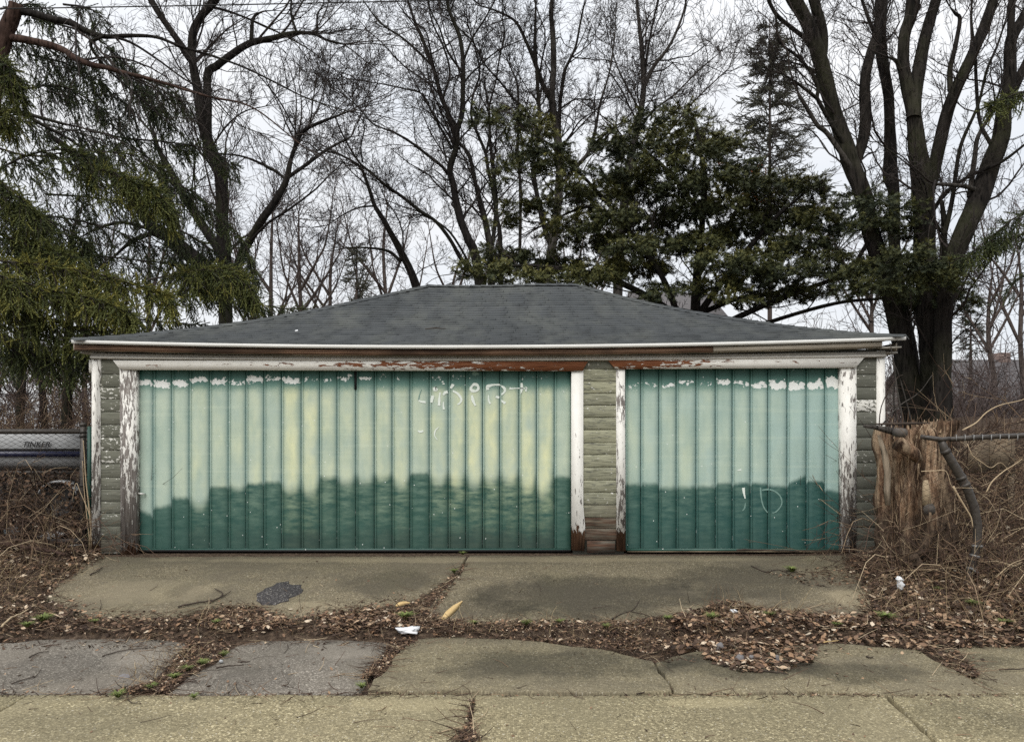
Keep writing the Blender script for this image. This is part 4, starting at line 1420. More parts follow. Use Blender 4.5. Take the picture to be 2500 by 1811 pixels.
# ---- the centre group
E = Tree('bare_tree', 'curving dark bare tree standing left of the middle behind the ridge', 18.0, 1060, 'bark')
E.limb(z2, [(880, 2600), (880, 1800), (850, 1480), (800, 1360), (760, 1250), (735, 1150), (720, 1060), (700, 980), (712, 920), (735, 850), (742, 750), (770, 650), (775, 500), (775, 350), (758, 220), (720, 120), (690, 40), (680, -80)],
       (62, 60, 55, 48, 45, 42, 38, 36, 36, 34, 32, 30, 28, 26, 24, 22, 18, 16), part='trunk')
E.limb(z2, [(738, 770), (690, 650), (650, 550), (620, 440), (590, 340), (540, 220), (490, 100), (440, -60)], (32, 28, 26, 24, 22, 20, 16, 12), 0, 0.15)
E.limb(z2, [(694, 1000), (650, 950), (560, 880), (480, 820), (380, 760), (260, 710), (180, 620), (110, 560)], (22, 18, 16, 13, 11, 9, 7, 5), 0, -0.2)
E.limb(z2, [(712, 850), (650, 740), (600, 650), (540, 540), (440, 510), (300, 480), (170, 460)], (16, 14, 13, 11, 9, 7, 5), 0, 0.25)
E.limb(z2, [(600, 380), (520, 300), (430, 220), (300, 130), (200, 0)], (16, 14, 12, 10, 7), 1, -0.2)
E.limb(z2, [(660, 560), (700, 420), (660, 260), (600, 130), (560, -60)], (15, 13, 11, 9, 7), 1, 0.2)
E.limb(z2, [(775, 420), (690, 300), (640, 160), (590, 60), (570, -60)], (15, 13, 10, 8, 6), 0, -0.3)
E.limb(z2, [(775, 360), (830, 220), (900, 110), (960, 0), (990, -70)], (14, 12, 10, 8, 6), 0, 0.2)
E.crown(2.6, (0.9, 2.3), (6, 5, 2), rmin=0.0046, up=0.035, spread=(28, 70), curl=.2)

E2 = Tree('bare_tree', 'slender bare tree of several stems right of the curving dark tree', 18.8, 1100, 'bark_gray')
E2.limb(z2, [(940, 2600), (935, 1800), (930, 1430), (900, 1250), (870, 1150), (840, 1020), (820, 920), (790, 860), (742, 800), (690, 690)], (40, 38, 34, 30, 26, 24, 20, 16, 10), part='trunk')
E2.limb(z2, [(1000, 2200), (990, 1420), (970, 1250), (950, 1100), (920, 980), (905, 880), (860, 770), (825, 680), (830, 560), (870, 420), (840, 260), (800, 120), (790, -60)], (32, 26, 24, 22, 20, 19, 16, 14, 11, 9, 7, 5), None, 0.05, dY=-0.6, bark='bark')
E2.limb(z2, [(930, 1500), (965, 1200), (950, 1000), (930, 800), (925, 650), (900, 480)], (26, 24, 20, 18, 14, 8), 0, 0.15)
E2.limb(z2, [(905, 890), (930, 760), (925, 620), (960, 480), (985, 330), (1010, 200), (1000, 60), (1020, -60)], (16, 14, 12, 10, 9, 8, 6, 5), 1, -0.1, bark='bark')
E2.crown(2.6, (0.7, 1.9), (6, 5, 2), rmin=0.0046, up=0.04, spread=(28, 70), curl=.2)

E4 = Tree('bare_tree', 'stout bare tree forking high, behind the yew arm near the middle', 18.3, 1215, 'bark_gray')
E4.limb(z2, [(1240, 2500), (1250, 1700), (1275, 1480), (1310, 1250), (1330, 1000), (1325, 850), (1300, 680), (1285, 560), (1295, 400), (1290, 200), (1280, 60), (1300, -80)], (62, 60, 56, 50, 48, 46, 42, 38, 34, 30, 26, 20), part='trunk')
E4.limb(z2, [(1288, 590), (1230, 480), (1195, 380), (1150, 270), (1080, 130), (980, 70), (880, 35)], (34, 28, 24, 20, 16, 12, 8), 0, 0.1, bark='bark')
E4.limb(z2, [(1325, 830), (1330, 620), (1350, 450), (1365, 390), (1420, 270), (1450, 120), (1485, -40)], (26, 22, 20, 17, 14, 11, 8), 0, -0.15, bark='bark')
E4.limb(z2, [(1285, 1440), (1250, 1330), (1205, 1150), (1180, 950), (1215, 740), (1210, 600), (1200, 450), (1190, 250), (1190, 100), (1195, -60)], (26, 30, 28, 24, 22, 22, 20, 18, 14, 10), 0, -0.03, bark='bark')
E4.limb(z2, [(1205, 740), (1120, 620), (1060, 560), (980, 460), (900, 370), (830, 240), (750, 160)], (20, 17, 14, 12, 10, 8, 6), 3, 0.2, bark='bark')
E4.limb(z2, [(1340, 1060), (1420, 960), (1490, 880), (1530, 760), (1560, 600), (1610, 430), (1640, 250), (1650, 100)], (26, 24, 22, 18, 14, 11, 9, 6), 0, -0.2)
E4.limb(z2, [(1500, 870), (1600, 760), (1700, 690), (1760, 620)], (14, 12, 9, 6), 5, 0.1)
E4.limb(z2, [(1340, 620), (1420, 570), (1520, 575), (1620, 560)], (11, 9, 7, 4), 2, 0.1, bark='bark')
E4.limb(z2, [(1100, 1500), (1105, 1100), (1090, 900), (1092, 700), (1090, 500), (1050, 390)], (20, 18, 16, 14, 11, 6), None, 0.0, dY=0.9)
E4.limb(z2, [(1330, 860), (1400, 760), (1450, 690), (1540, 630)], (13, 10, 8, 5), 0, -0.3, bark='bark')
E4.crown(2.5, (0.8, 2.1), (6, 5, 2), rmin=0.0046, up=0.04, spread=(28, 70), curl=.2)

FT = Tree('bare_tree', 'leaning bare tree with long limbs reaching up left from behind the ridge', 20.0, 925, 'bark')
FT.limb(z2, [(560, 2300), (530, 1800), (500, 1620), (440, 1480), (380, 1370), (320, 1260), (270, 1180), (240, 1090), (200, 980), (150, 930), (50, 880), (-60, 860)], (62, 56, 50, 42, 36, 30, 26, 22, 18, 15, 12, 8), part='trunk')
FT.limb(z2, [(900, 1640), (770, 1490), (700, 1370), (620, 1270), (530, 1210), (430, 1130), (330, 1060), (250, 990), (180, 930), (100, 800), (50, 690)], (26, 24, 22, 20, 19, 18, 17, 15, 12, 10, 7), None, 0.0, dY=-1.2)
FT.limb(z2, [(420, 1500), (350, 1440), (230, 1420), (100, 1420)], (20, 16, 12, 7), 0, 0.1)
FT.limb(z2, [(270, 1180), (180, 1190), (90, 1230), (0, 1290)], (12, 10, 8, 5), 0, -0.2)
FT.limb(z2, [(200, 930), (190, 840), (210, 720), (160, 640)], (11, 9, 7, 5), 1, 0.1)
FT.limb(z2, [(840, 1560), (700, 1330), (560, 1240), (480, 1230)], (15, 12, 9, 5), 1, 0.2)
FT.crown(2.6, (0.7, 2.0), (6, 5, 2), rmin=0.005, up=0.04, spread=(28, 68), curl=.2)

GT = Tree('bare_tree', 'upright bare tree rising out of the top of the big yew', 19.5, 1392, 'bark_gray')
GT.limb(z2, [(1650, 2500), (1660, 1700), (1690, 1250), (1720, 1000), (1770, 750), (1800, 600), (1810, 480), (1800, 300), (1780, 100), (1765, -70)], (58, 56, 52, 46, 40, 34, 30, 25, 20, 16), part='trunk')
GT.limb(z2, [(1812, 500), (1870, 380), (1960, 260), (2030, 100), (2065, -50)], (26, 22, 17, 13, 10), 0, 0.1)
GT.limb(z2, [(1812, 480), (1832, 300), (1870, 100), (1905, -50)], (17, 14, 11, 8), 0, -0.1, bark='bark')
GT.limb(z2, [(1760, 780), (1860, 640), (1990, 540), (2120, 410), (2250, 300)], (15, 12, 10, 8, 5), 0, -0.25)
GT.limb(z2, [(1700, 1100), (1840, 900), (2000, 700), (2120, 560), (2300, 390)], (18, 15, 12, 9, 6), 0, 0.2)
GT.limb(z2, [(1790, 640), (1700, 470), (1640, 330), (1620, 180)], (12, 10, 8, 5), 0, 0.2)
GT.crown(2.5, (0.8, 2.2), (6, 5, 2), rmin=0.005, up=0.04, spread=(25, 65), curl=.2)

# ---- the big many-stemmed maple on the right
A = Tree('maple_tree', 'massive furrowed bare maple of many stems behind the stump on the right', 12.0, 2050, 'bark_maple')
A.limb(z0, [(2044, 1150), (2040, 1040), (2030, 930), (2010, 830), (1992, 720), (1966, 620), (1934, 530), (1916, 445), (1893, 385), (1872, 320), (1849, 250), (1832, 190), (1818, 135), (1798, 75), (1780, 35), (1752, -10), (1735, -50)],
       (74, 64, 54, 47, 44, 40, 38, 37, 36, 34, 31, 33, 32, 30, 28, 28, 27), part='trunk', sides=13, rough=0.06)
A.limb(z3, [(945, 400), (955, 300), (955, 200), (945, 130), (925, 60), (890, -60)], (40, 60, 62, 60, 58, 56), 0, 0.0)
A.limb(z3, [(1150, 930), (1190, 800), (1205, 680), (1200, 500), (1215, 380), (1250, 250), (1275, 180)], (62, 62, 62, 60, 56, 50, 42), 0, 0.12, bark='bark_maple')
A.limb(z0, [(2040, 1090), (2030, 930), (2020, 800), (2000, 690), (1982, 560), (1980, 433), (1972, 385), (1972, 330), (1970, 270), (1968, 212), (1957, 147), (1950, 97), (1950, 38), (1955, -40)], (40, 34, 30, 27, 25, 24, 31, 26, 22, 22, 24, 25, 26, 26), None, 0.0, dY=0.6, bark='bark')
A.limb(z0, [(2072, 1150), (2072, 1000), (2072, 860), (2067, 760), (2058, 660), (2049, 572), (2047, 500), (2043, 425), (2038, 367), (2030, 310), (2022, 240), (2008, 186), (2001, 135), (2004, 77), (2018, 31), (2022, -40)],
       (72, 64, 60, 58, 52, 46, 45, 44, 42, 36, 30, 28, 25, 23, 27, 26), None, 0.0, dY=-0.25, part='trunk', sides=13, rough=0.06)
A.limb(z3, [(1480, 680), (1490, 540), (1515, 380), (1550, 200), (1590, 60), (1625, -70)], (78, 74, 70, 66, 60, 56), 4, 0.12, sides=10)
A.limb(z3, [(1550, 1120), (1590, 990), (1625, 840), (1670, 650), (1720, 520), (1800, 350), (1880, 160), (1940, 0), (1975, -90)], (84, 76, 72, 70, 66, 62, 58, 56, 52), 4, -0.1, sides=10)
A.limb(z3, [(1690, 520), (1688, 400), (1720, 260), (1745, 112), (1720, 80), (1690, 45)], (32, 28, 24, 20, 16, 8), 6, 0.1)
A.limb(z0, [(2080, 1150), (2080, 930), (2086, 800), (2090, 700), (2105, 600), (2132, 522), (2166, 445), (2194, 367), (2217, 301), (2225, 232), (2236, 174), (2238, 97), (2256, 58), (2282, 10), (2300, -40)],
       (46, 40, 36, 36, 38, 40, 42, 40, 36, 30, 26, 24, 22, 20, 18), None, 0.0, dY=-0.7, sides=12, bark='bark_maple')
A.limb(z3, [(2000, 660), (2060, 500), (2130, 350), (2200, 200)], (56, 50, 46, 40), 8, 0.1, bark='bark_maple')
A.limb(z3, [(2035, 240), (2040, 60), (2045, -60)], (42, 38, 36), 8, 0.1)
A.limb(z3, [(1130, 980), (1060, 870), (980, 760), (930, 720), (880, 640), (820, 540)], (34, 28, 26, 24, 22, 20), 0, -0.3, bark='bark_gray')
A.limb(z3, [(1100, 850), (1020, 730), (940, 590), (920, 560), (830, 490), (740, 430)], (32, 24, 22, 20, 16, 9), 0, -0.35, bark='bark')
A.limb(z3, [(925, 570), (928, 490), (880, 400), (810, 320), (710, 240), (690, 100), (640, -40)], (22, 20, 18, 16, 14, 12, 10), 12, -0.2, bark='bark')
A.limb(z3, [(960, 450), (900, 400), (840, 375), (700, 340)], (22, 16, 12, 7), 0, -0.2, bark='bark')
A.limb(z3, [(890, 270), (850, 215), (780, 160), (690, 80), (630, -40)], (32, 28, 26, 22, 18), 0, -0.2, bark='bark')
A.limb(z3, [(1640, 1600), (1650, 1400), (1655, 1290), (1640, 1150)], (40, 36, 32, 20), 4, -0.2, bark='bark')
A.limb(z3, [(1655, 1340), (1700, 1150), (1735, 900), (1770, 780), (1850, 600), (1900, 400), (1960, 260), (2015, 90)], (30, 24, 22, 19, 16, 14, 12, 9), 16, -0.15, bark='bark')
A.limb(z3, [(1830, 1085), (1780, 1070), (1700, 1060), (1605, 1055)], (28, 26, 22, 18), 8, -0.3, bark='bark_gray')
A.limb(z3, [(1925, 830), (1860, 700), (1840, 500), (1830, 300), (1810, 100), (1820, -60)], (24, 20, 18, 15, 12, 9), 8, 0.25, bark='bark')
A.limb(z3, [(1545, 1290), (1650, 1120), (1800, 1010), (1980, 930), (2140, 810)], (22, 22, 20, 18, 12), 4, -0.4, bark='bark')
A.limb(z3, [(1800, 1130), (1830, 900), (1850, 780), (1930, 640), (1980, 500)], (30, 26, 22, 16, 9), 8, 0.2, bark='bark_gray')
A.limb(z3, [(1255, 190), (1215, 90), (1170, -40)], (24, 20, 16), 2, 0.1, bark='bark')
A.limb(z3, [(1400, 400), (1380, 350), (1335, 330)], (26, 22, 10), 4, -0.3)
A.limb(z3, [(1640, 1330), (1590, 1250), (1560, 1180), (1540, 1050), (1430, 930), (1250, 800)], (16, 14, 12, 10, 8, 5), 16, -0.3, bark='bark')
A.crown(2.4, (0.5, 1.7), (5, 4, 2), rmin=0.0036, up=0.05, limbs=list(range(0, 27)), curl=0.2)

# ---- Norway spruce at the left edge: red-brown trunk, bare arching limbs and hanging green sprays
SP = Tree('spruce_tree', 'large drooping spruce at the left edge with red brown trunk and hanging green sprays', 11.0, -55, 'bark_red')
SP.limb(z1, [(-160, 2950), (-140, 2000), (-90, 1000), (-40, 500), (10, 250), (45, 150), (80, 70), (92, 22)], (120, 110, 105, 100, 92, 84, 74, 70), part='trunk', sides=12)
SP.limb(z1, [(70, 55), (130, 66), (200, 80), (300, 110), (400, 130), (480, 170), (600, 210), (760, 205), (900, 215), (1030, 265), (1180, 310), (1330, 360), (1450, 410), (1590, 480), (1750, 560), (1900, 610), (2000, 640)],
        (44, 42, 40, 38, 36, 33, 28, 22, 18, 16, 14, 12, 11, 10, 8, 6, 5), 0, -0.12, bark='bark')
SP.limb(z1, [(20, 215), (130, 225), (250, 250), (360, 285), (430, 335), (520, 370), (620, 390), (720, 420), (830, 445), (950, 480), (1080, 520), (1220, 560), (1380, 590), (1500, 650), (1650, 770), (1750, 850)],
        (46, 42, 40, 36, 34, 30, 27, 24, 20, 17, 15, 13, 11, 9, 7, 5), 0, -0.2)
SP.limb(z1, [(-60, 640), (90, 640), (250, 680), (380, 715)], (26, 24, 20, 14), 0, -0.3, bark='bark')
SP.limb(z1, [(-60, 620), (100, 640), (250, 720), (400, 800), (560, 920), (700, 1010)], (26, 22, 20, 16, 12, 8), 0, 0.2, bark='bark')
SP.limb(z1, [(600, 205), (520, 250), (560, 330), (640, 420), (800, 560), (960, 700), (1100, 830)], (20, 18, 15, 12, 10, 8, 6), 1, 0.2, bark='bark')
SP.limb(z1, [(650, 210), (760, 250), (900, 340), (1050, 450), (1200, 540), (1350, 700), (1480, 760)], (16, 14, 12, 10, 8, 6, 4), 1, -0.2, bark='bark')
SP.crown(2.4, (0.5, 1.6), (5, 3), rmin=0.0036, up=0.0, droop=0.05, limbs=[1, 2, 3, 4, 5, 6], spread=(20, 75))

nd_ = 18
pvF, pfF = [], []
r_ = np.random.default_rng(5)
for k in range(nd_):
    x = k / nd_
    a = k * 2.4 + r_.random()
    o = np.array([0, math.cos(a), math.sin(a)])
    q = np.array([0, -math.sin(a), math.cos(a)])
    b = np.array([x, 0, 0])
    tip = b + np.array([0.17, 0, 0]) + o * (0.135 - 0.075 * x)
    pvF += [b - q * 0.046, b + q * 0.046, tip]
    pfF.append((3 * k, 3 * k + 1, 3 * k + 2))
pvF = np.array(pvF)
pvY, pfY = [], []
for k in range(4):
    for s in (-1, 1):
        x = 0.06 + k * 0.22
        L = 0.30 * (1 - 0.55 * abs(x - 0.4)) * (0.8 + 0.4 * r_.random())
        b = np.array([x, 0, 0])
        tip = b + np.array([0.12, s * L, r_.normal() * 0.14])
        i = len(pvY)
        pvY += [b + np.array([-0.07, 0, 0]), b + np.array([0.12, 0, 0]), tip]
        pfY.append((i, i + 1, i + 2))
pvY = np.array(pvY)


def drapes(m, tree, pts, n, drop, Y, bright=0.4, slope=0.0, zf=z0, side=0.5, w=5, size=(0.11, 0.20), woody=True, lo=0.1):
    n = int(n * (1.5 if bright > .45 else 1.05))
    """a limb with hanging branchlets, each a chain of bottle-brush shoots"""
    i = tree.limb(zf, pts, (w, w * 0.35), None, slope, 5, None, dY=Y - tree.Y)
    P, R = tree.limbs[i]
    if woody:
        m['wood'].tubes(P[None], R[None], 5)
    p, T, r, _, t = at_branch(P[None], R[None], n, lo, 1.0)
    lat = np.cross(T, [0, 0, 1.0])
    lat /= np.linalg.norm(lat, axis=1, keepdims=True) + 1e-9
    sg = rng.choice([-1, 1], n)[:, None]
    d = T * 0.45 + lat * sg * side * rng.random((n, 1)) + np.array([0, 0, -0.25]) + rng.normal(size=(n, 3)) * 0.15
    L = rng.uniform(*drop, n) * (1.1 - 0.45 * t)
    B, RB = grow(p, d, L, np.full(n, 0.006), 7, 0.10, -0.16, 0.4, 0.03)
    ok = inview(B[:, 3], 60, -80)
    B, RB, L = B[ok], RB[ok], L[ok]
    if len(B) == 0:
        return
    m['wood'].tubes(B, RB, 3)
    c = np.maximum(3, (L.mean() / 0.045)).astype(int) if hasattr(L, 'mean') else 8
    q, T2, _, idx, tt = at_branch(B, RB, int(c), 0.05, 1.0)
    d2 = T2 * 0.8 + rng.normal(size=T2.shape) * 0.42 + np.array([0, 0, -0.22])
    sc = rng.uniform(*size, len(q))
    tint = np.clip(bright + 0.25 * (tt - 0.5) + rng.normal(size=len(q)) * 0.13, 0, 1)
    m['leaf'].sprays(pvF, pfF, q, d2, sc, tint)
    # shoots sitting along the limb itself
    q, T2, _, idx, tt = at_branch(P[None], R[None], int(n * 2.2), lo, 1.0)
    d2 = T2 * 0.5 + rng.normal(size=T2.shape) * 0.5 + np.array([0, 0, 0.05])
    m['leaf'].sprays(pvF, pfF, q, d2, rng.uniform(*size, len(q)), np.clip(bright + 0.1 + rng.normal(size=len(q)) * 0.13, 0, 1))


mk = lambda: {'wood': Many(), 'leaf': Many()}
m = mk()
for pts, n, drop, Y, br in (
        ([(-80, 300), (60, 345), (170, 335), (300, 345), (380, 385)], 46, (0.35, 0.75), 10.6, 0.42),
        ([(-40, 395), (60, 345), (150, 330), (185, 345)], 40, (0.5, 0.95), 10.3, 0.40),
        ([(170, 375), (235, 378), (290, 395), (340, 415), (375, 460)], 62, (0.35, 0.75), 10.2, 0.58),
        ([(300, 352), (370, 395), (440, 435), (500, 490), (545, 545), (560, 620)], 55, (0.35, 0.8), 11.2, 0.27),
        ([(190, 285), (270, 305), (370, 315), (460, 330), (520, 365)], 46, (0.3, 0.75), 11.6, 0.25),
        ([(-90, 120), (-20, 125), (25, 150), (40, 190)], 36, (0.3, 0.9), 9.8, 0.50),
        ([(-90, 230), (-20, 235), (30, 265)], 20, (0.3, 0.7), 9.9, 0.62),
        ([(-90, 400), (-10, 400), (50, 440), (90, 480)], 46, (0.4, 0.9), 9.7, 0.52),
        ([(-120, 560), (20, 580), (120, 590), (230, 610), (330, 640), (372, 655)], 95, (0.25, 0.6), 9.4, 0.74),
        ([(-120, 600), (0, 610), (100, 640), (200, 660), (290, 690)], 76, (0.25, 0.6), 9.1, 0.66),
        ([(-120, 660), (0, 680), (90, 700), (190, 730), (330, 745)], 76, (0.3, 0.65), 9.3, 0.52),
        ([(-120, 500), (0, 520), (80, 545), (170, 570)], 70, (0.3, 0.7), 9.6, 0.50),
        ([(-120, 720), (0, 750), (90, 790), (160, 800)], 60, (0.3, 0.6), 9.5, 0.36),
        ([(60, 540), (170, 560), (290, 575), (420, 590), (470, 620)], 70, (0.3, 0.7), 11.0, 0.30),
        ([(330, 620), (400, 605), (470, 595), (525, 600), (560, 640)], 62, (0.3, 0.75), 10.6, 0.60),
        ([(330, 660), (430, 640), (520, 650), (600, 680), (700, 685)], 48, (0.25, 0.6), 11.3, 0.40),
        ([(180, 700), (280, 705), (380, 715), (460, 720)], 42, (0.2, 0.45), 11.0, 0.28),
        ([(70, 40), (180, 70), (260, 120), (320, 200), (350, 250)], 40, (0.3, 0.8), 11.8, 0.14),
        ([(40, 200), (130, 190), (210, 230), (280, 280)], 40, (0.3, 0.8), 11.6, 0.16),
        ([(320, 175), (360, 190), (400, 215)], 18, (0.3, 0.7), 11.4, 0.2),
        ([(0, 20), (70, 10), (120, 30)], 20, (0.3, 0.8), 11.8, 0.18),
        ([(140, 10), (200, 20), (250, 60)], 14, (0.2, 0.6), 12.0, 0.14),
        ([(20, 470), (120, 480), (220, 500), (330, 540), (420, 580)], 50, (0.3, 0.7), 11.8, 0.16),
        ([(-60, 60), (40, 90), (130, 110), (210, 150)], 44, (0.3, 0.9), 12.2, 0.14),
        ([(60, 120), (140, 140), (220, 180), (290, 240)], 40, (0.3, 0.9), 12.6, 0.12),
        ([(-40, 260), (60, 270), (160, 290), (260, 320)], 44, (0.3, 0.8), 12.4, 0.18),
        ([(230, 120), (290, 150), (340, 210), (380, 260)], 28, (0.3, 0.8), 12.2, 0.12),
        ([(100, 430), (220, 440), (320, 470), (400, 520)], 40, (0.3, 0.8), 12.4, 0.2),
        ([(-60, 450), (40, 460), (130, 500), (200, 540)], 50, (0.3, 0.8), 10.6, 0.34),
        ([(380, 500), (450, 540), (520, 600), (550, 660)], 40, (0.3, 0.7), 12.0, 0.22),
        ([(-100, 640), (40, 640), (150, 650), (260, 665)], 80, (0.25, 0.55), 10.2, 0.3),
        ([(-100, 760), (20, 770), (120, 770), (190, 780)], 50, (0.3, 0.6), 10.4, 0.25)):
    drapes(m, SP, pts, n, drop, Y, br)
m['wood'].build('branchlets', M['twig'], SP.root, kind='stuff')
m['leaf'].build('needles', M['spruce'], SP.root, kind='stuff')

# ---- spruce reaching in at the right edge
SR = Tree('spruce_tree', 'spruce reaching in at the right edge with a few dark hanging branches', 10.5, 2420, 'bark_red')
SR.limb(z0, [(2420, 1200), (2415, 700), (2410, 300), (2405, -50)], (50, 44, 36, 30), part='trunk')
m = mk()
for pts, n, drop, Y, br in (([(2410, 200), (2330, 195), (2260, 205), (2210, 225), (2190, 235)], 34, (0.15, 0.32), 10.3, 0.48),
                            ([(2410, 430), (2330, 450), (2260, 475), (2200, 520), (2150, 560)], 44, (0.2, 0.45), 10.0, 0.30),
                            ([(2410, 480), (2320, 500), (2230, 530), (2160, 560), (2110, 575)], 40, (0.15, 0.35), 10.4, 0.26),
                            ([(2410, 560), (2320, 590), (2250, 620)], 24, (0.2, 0.5), 10.2, 0.24)):
    drapes(m, SR, pts, n, drop, Y, br)
m['wood'].build('branchlets', M['twig'], SR.root, kind='stuff')
m['leaf'].build('needles', M['spruce'], SR.root, kind='stuff')

# ---- the big layered yew behind the roof
YW_ = 14.2
YT = Tree('yew_tree', 'big dark green yew with layered branches behind the right half of the roof', YW_, 1540, 'bark')
YT.limb(z0, [(1545, 1080), (1542, 800), (1540, 690), (1545, 600), (1555, 500), (1560, 400), (1545, 300)], (30, 26, 22, 18, 14, 10, 6), part='trunk')
YT.limb(z0, [(1520, 1080), (1510, 800), (1500, 700), (1470, 620), (1430, 560), (1370, 480), (1300, 400), (1230, 330), (1160, 285)], (18, 16, 15, 13, 11, 9, 7, 6, 4), 0, -0.1)
YT.limb(z0, [(1535, 720), (1580, 650), (1650, 560), (1720, 480), (1780, 430)], (18, 15, 12, 9, 5), 0, -0.15)
YT.limb(z0, [(1520, 760), (1640, 700), (1760, 650), (1880, 610), (2000, 590), (2110, 600)], (15, 13, 11, 9, 7, 5), 0, -0.22)
YT.limb(z0, [(1560, 770), (1700, 715), (1850, 672), (1960, 660), (2060, 640)], (11, 9, 8, 6, 4), 0, -0.3)
YT.limb(z0, [(1525, 720), (1440, 660), (1330, 610), (1200, 590), (1080, 590)], (18, 15, 12, 8, 4), 0, -0.15)
YT.limb(z0, [(1530, 640), (1600, 520), (1660, 420), (1690, 360)], (12, 10, 8, 4), 0, 0.1)
YT.limb(z0, [(1550, 470), (1480, 380), (1420, 330), (1370, 300)], (12, 9, 7, 4), 0, -0.1)
YT.limb(z0, [(1560, 690), (1640, 660), (1740, 640), (1850, 560)], (12, 10, 8, 4), 0, 0.2)
YT.limb(z0, [(1400, 520), (1340, 470), (1290, 460), (1200, 500)], (9, 8, 6, 3), 1, 0.1)
YT.limb(z0, [(1880, 610), (1920, 540), (1960, 480), (2000, 460)], (10, 9, 7, 4), 3, -0.1)
YT.crown(1.9, (0.5, 1.3), (4, 3), rmin=0.0045, up=0.02, spread=(25, 60), limbs=list(range(11)))
ym = Many()
# foliage tiers: centre px, radii px, nearness, share
tiers = [(1080, 262, 42, 14), (1130, 268, 50, 18), (1180, 290, 45, 20), (1210, 330, 48, 22), (1180, 350, 45, 18), (1235, 370, 42, 24), (1120, 372, 24, 16), (1110, 395, 18, 12), (1255, 410, 35, 25), (1290, 430, 30, 16),
         (1150, 465, 42, 20), (1200, 455, 40, 18), (1110, 495, 26, 14), (1240, 500, 42, 22), (1300, 480, 38, 22), (1290, 530, 50, 24),
         (1070, 600, 42, 28), (1120, 570, 55, 26), (1180, 578, 58, 26), (1150, 610, 70, 22), (1240, 590, 52, 22), (1280, 615, 55, 20), (1330, 600, 50, 26),
         (1450, 250, 30, 14), (1430, 280, 38, 16), (1370, 290, 30, 12), (1350, 315, 36, 14), (1510, 255, 34, 16), (1540, 280, 40, 18), (1490, 310, 50, 20), (1400, 340, 42, 18), (1460, 360, 50, 20), (1540, 340, 50, 24), (1590, 310, 34, 20),
         (1340, 380, 32, 14), (1390, 400, 48, 20), (1330, 430, 40, 18), (1430, 430, 52, 22), (1500, 410, 52, 22), (1580, 390, 56, 22), (1640, 370, 32, 20), (1650, 410, 40, 18),
         (1360, 480, 48, 22), (1440, 490, 60, 24), (1530, 470, 60, 24), (1610, 450, 58, 22), (1690, 440, 40, 20), (1720, 410, 34, 16), (1760, 405, 40, 16), (1800, 420, 34, 16),
         (1380, 540, 60, 26), (1470, 545, 60, 24), (1560, 530, 64, 24), (1650, 510, 60, 24), (1740, 480, 62, 24), (1810, 470, 46, 24), (1850, 500, 32, 18),
         (1420, 590, 60, 20), (1600, 580, 66, 22), (1690, 560, 66, 24), (1780, 540, 60, 24), (1830, 570, 44, 18), (1850, 600, 36, 16), (1660, 610, 60, 18), (1750, 600, 56, 20), (1590, 630, 56, 16), (1480, 640, 44, 14), (1730, 640, 60, 18), (1810, 640, 40, 14), (1640, 668, 50, 12),
         (1900, 440, 34, 18), (1945, 450, 34, 20), (1990, 470, 30, 24), (1930, 490, 40, 24), (1975, 520, 34, 20), (1900, 610, 40, 18), (1960, 590, 56, 26), (2030, 590, 54, 26), (2080, 620, 50, 26), (1990, 630, 56, 22), (2060, 660, 50, 22), (2110, 660, 42, 22), (1930, 640, 46, 18), (2120, 690, 36, 14), (2010, 560, 40, 16), (2100, 590, 34, 14)]
tiers2 = [(px + rng.uniform(-24, 24), py + rng.uniform(-12, 16), rx * .8, ry * .9) for (px, py, rx, ry) in tiers if px > 1310 and px < 1880 and py > 290]
for (px, py, rx, ry) in tiers + tiers2:
    Yc = YW_ + rng.uniform(-1.2, 1.2)
    if px > 1880:
        Yc = rng.uniform(11.0, 12.6) - 0.6
    Yc -= 0.4 * (py > 560) * (px < 1880)
    c = np.array(W(px, py, Yc))
    s = Yc / F
    n = int(rx * ry * 0.52)
    # a tier: a few twigs fanning out, each thick with short sprays
    nt = max(6, n // 11)
    ang = rng.random(nt) * 2 * np.pi
    rad = np.sqrt(rng.random(nt))
    e = np.column_stack([np.cos(ang) * rad * rx * s, np.sin(ang) * rad * rx * s * 0.9, (rng.random(nt) - 0.45) * 1.7 * ry * s])
    d = np.column_stack([np.cos(ang), np.sin(ang) * 0.8, rng.normal(size=nt) * 0.22 - 0.06])
    L = rng.uniform(0.16, 0.36, nt)
    B, RB = grow(c + e * 0.82, d, L, np.full(nt, 0.006), 5, 0.14, -0.03, 0.4)
    ym.tubes(B[:, :, :], RB, 3, 0.02)
    q, T2, _, idx, tt = at_branch(B, RB, 19, 0.0, 1.0)
    d2 = T2 + rng.normal(size=T2.shape) * 0.75
    d2[:, 2] -= 0.05
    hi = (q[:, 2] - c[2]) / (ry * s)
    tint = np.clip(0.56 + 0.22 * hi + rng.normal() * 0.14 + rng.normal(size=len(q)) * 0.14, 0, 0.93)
    if (px, py) in ((1640, 370), (1690, 440), (1780, 540)):
        k = rng.random(len(q)) < 0.12
        tint[k] = 1.0
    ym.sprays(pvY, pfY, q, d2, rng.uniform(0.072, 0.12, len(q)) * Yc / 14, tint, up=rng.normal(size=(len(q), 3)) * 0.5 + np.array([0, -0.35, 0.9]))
ym.build('needles', M['yew'], YT.root, kind='stuff')


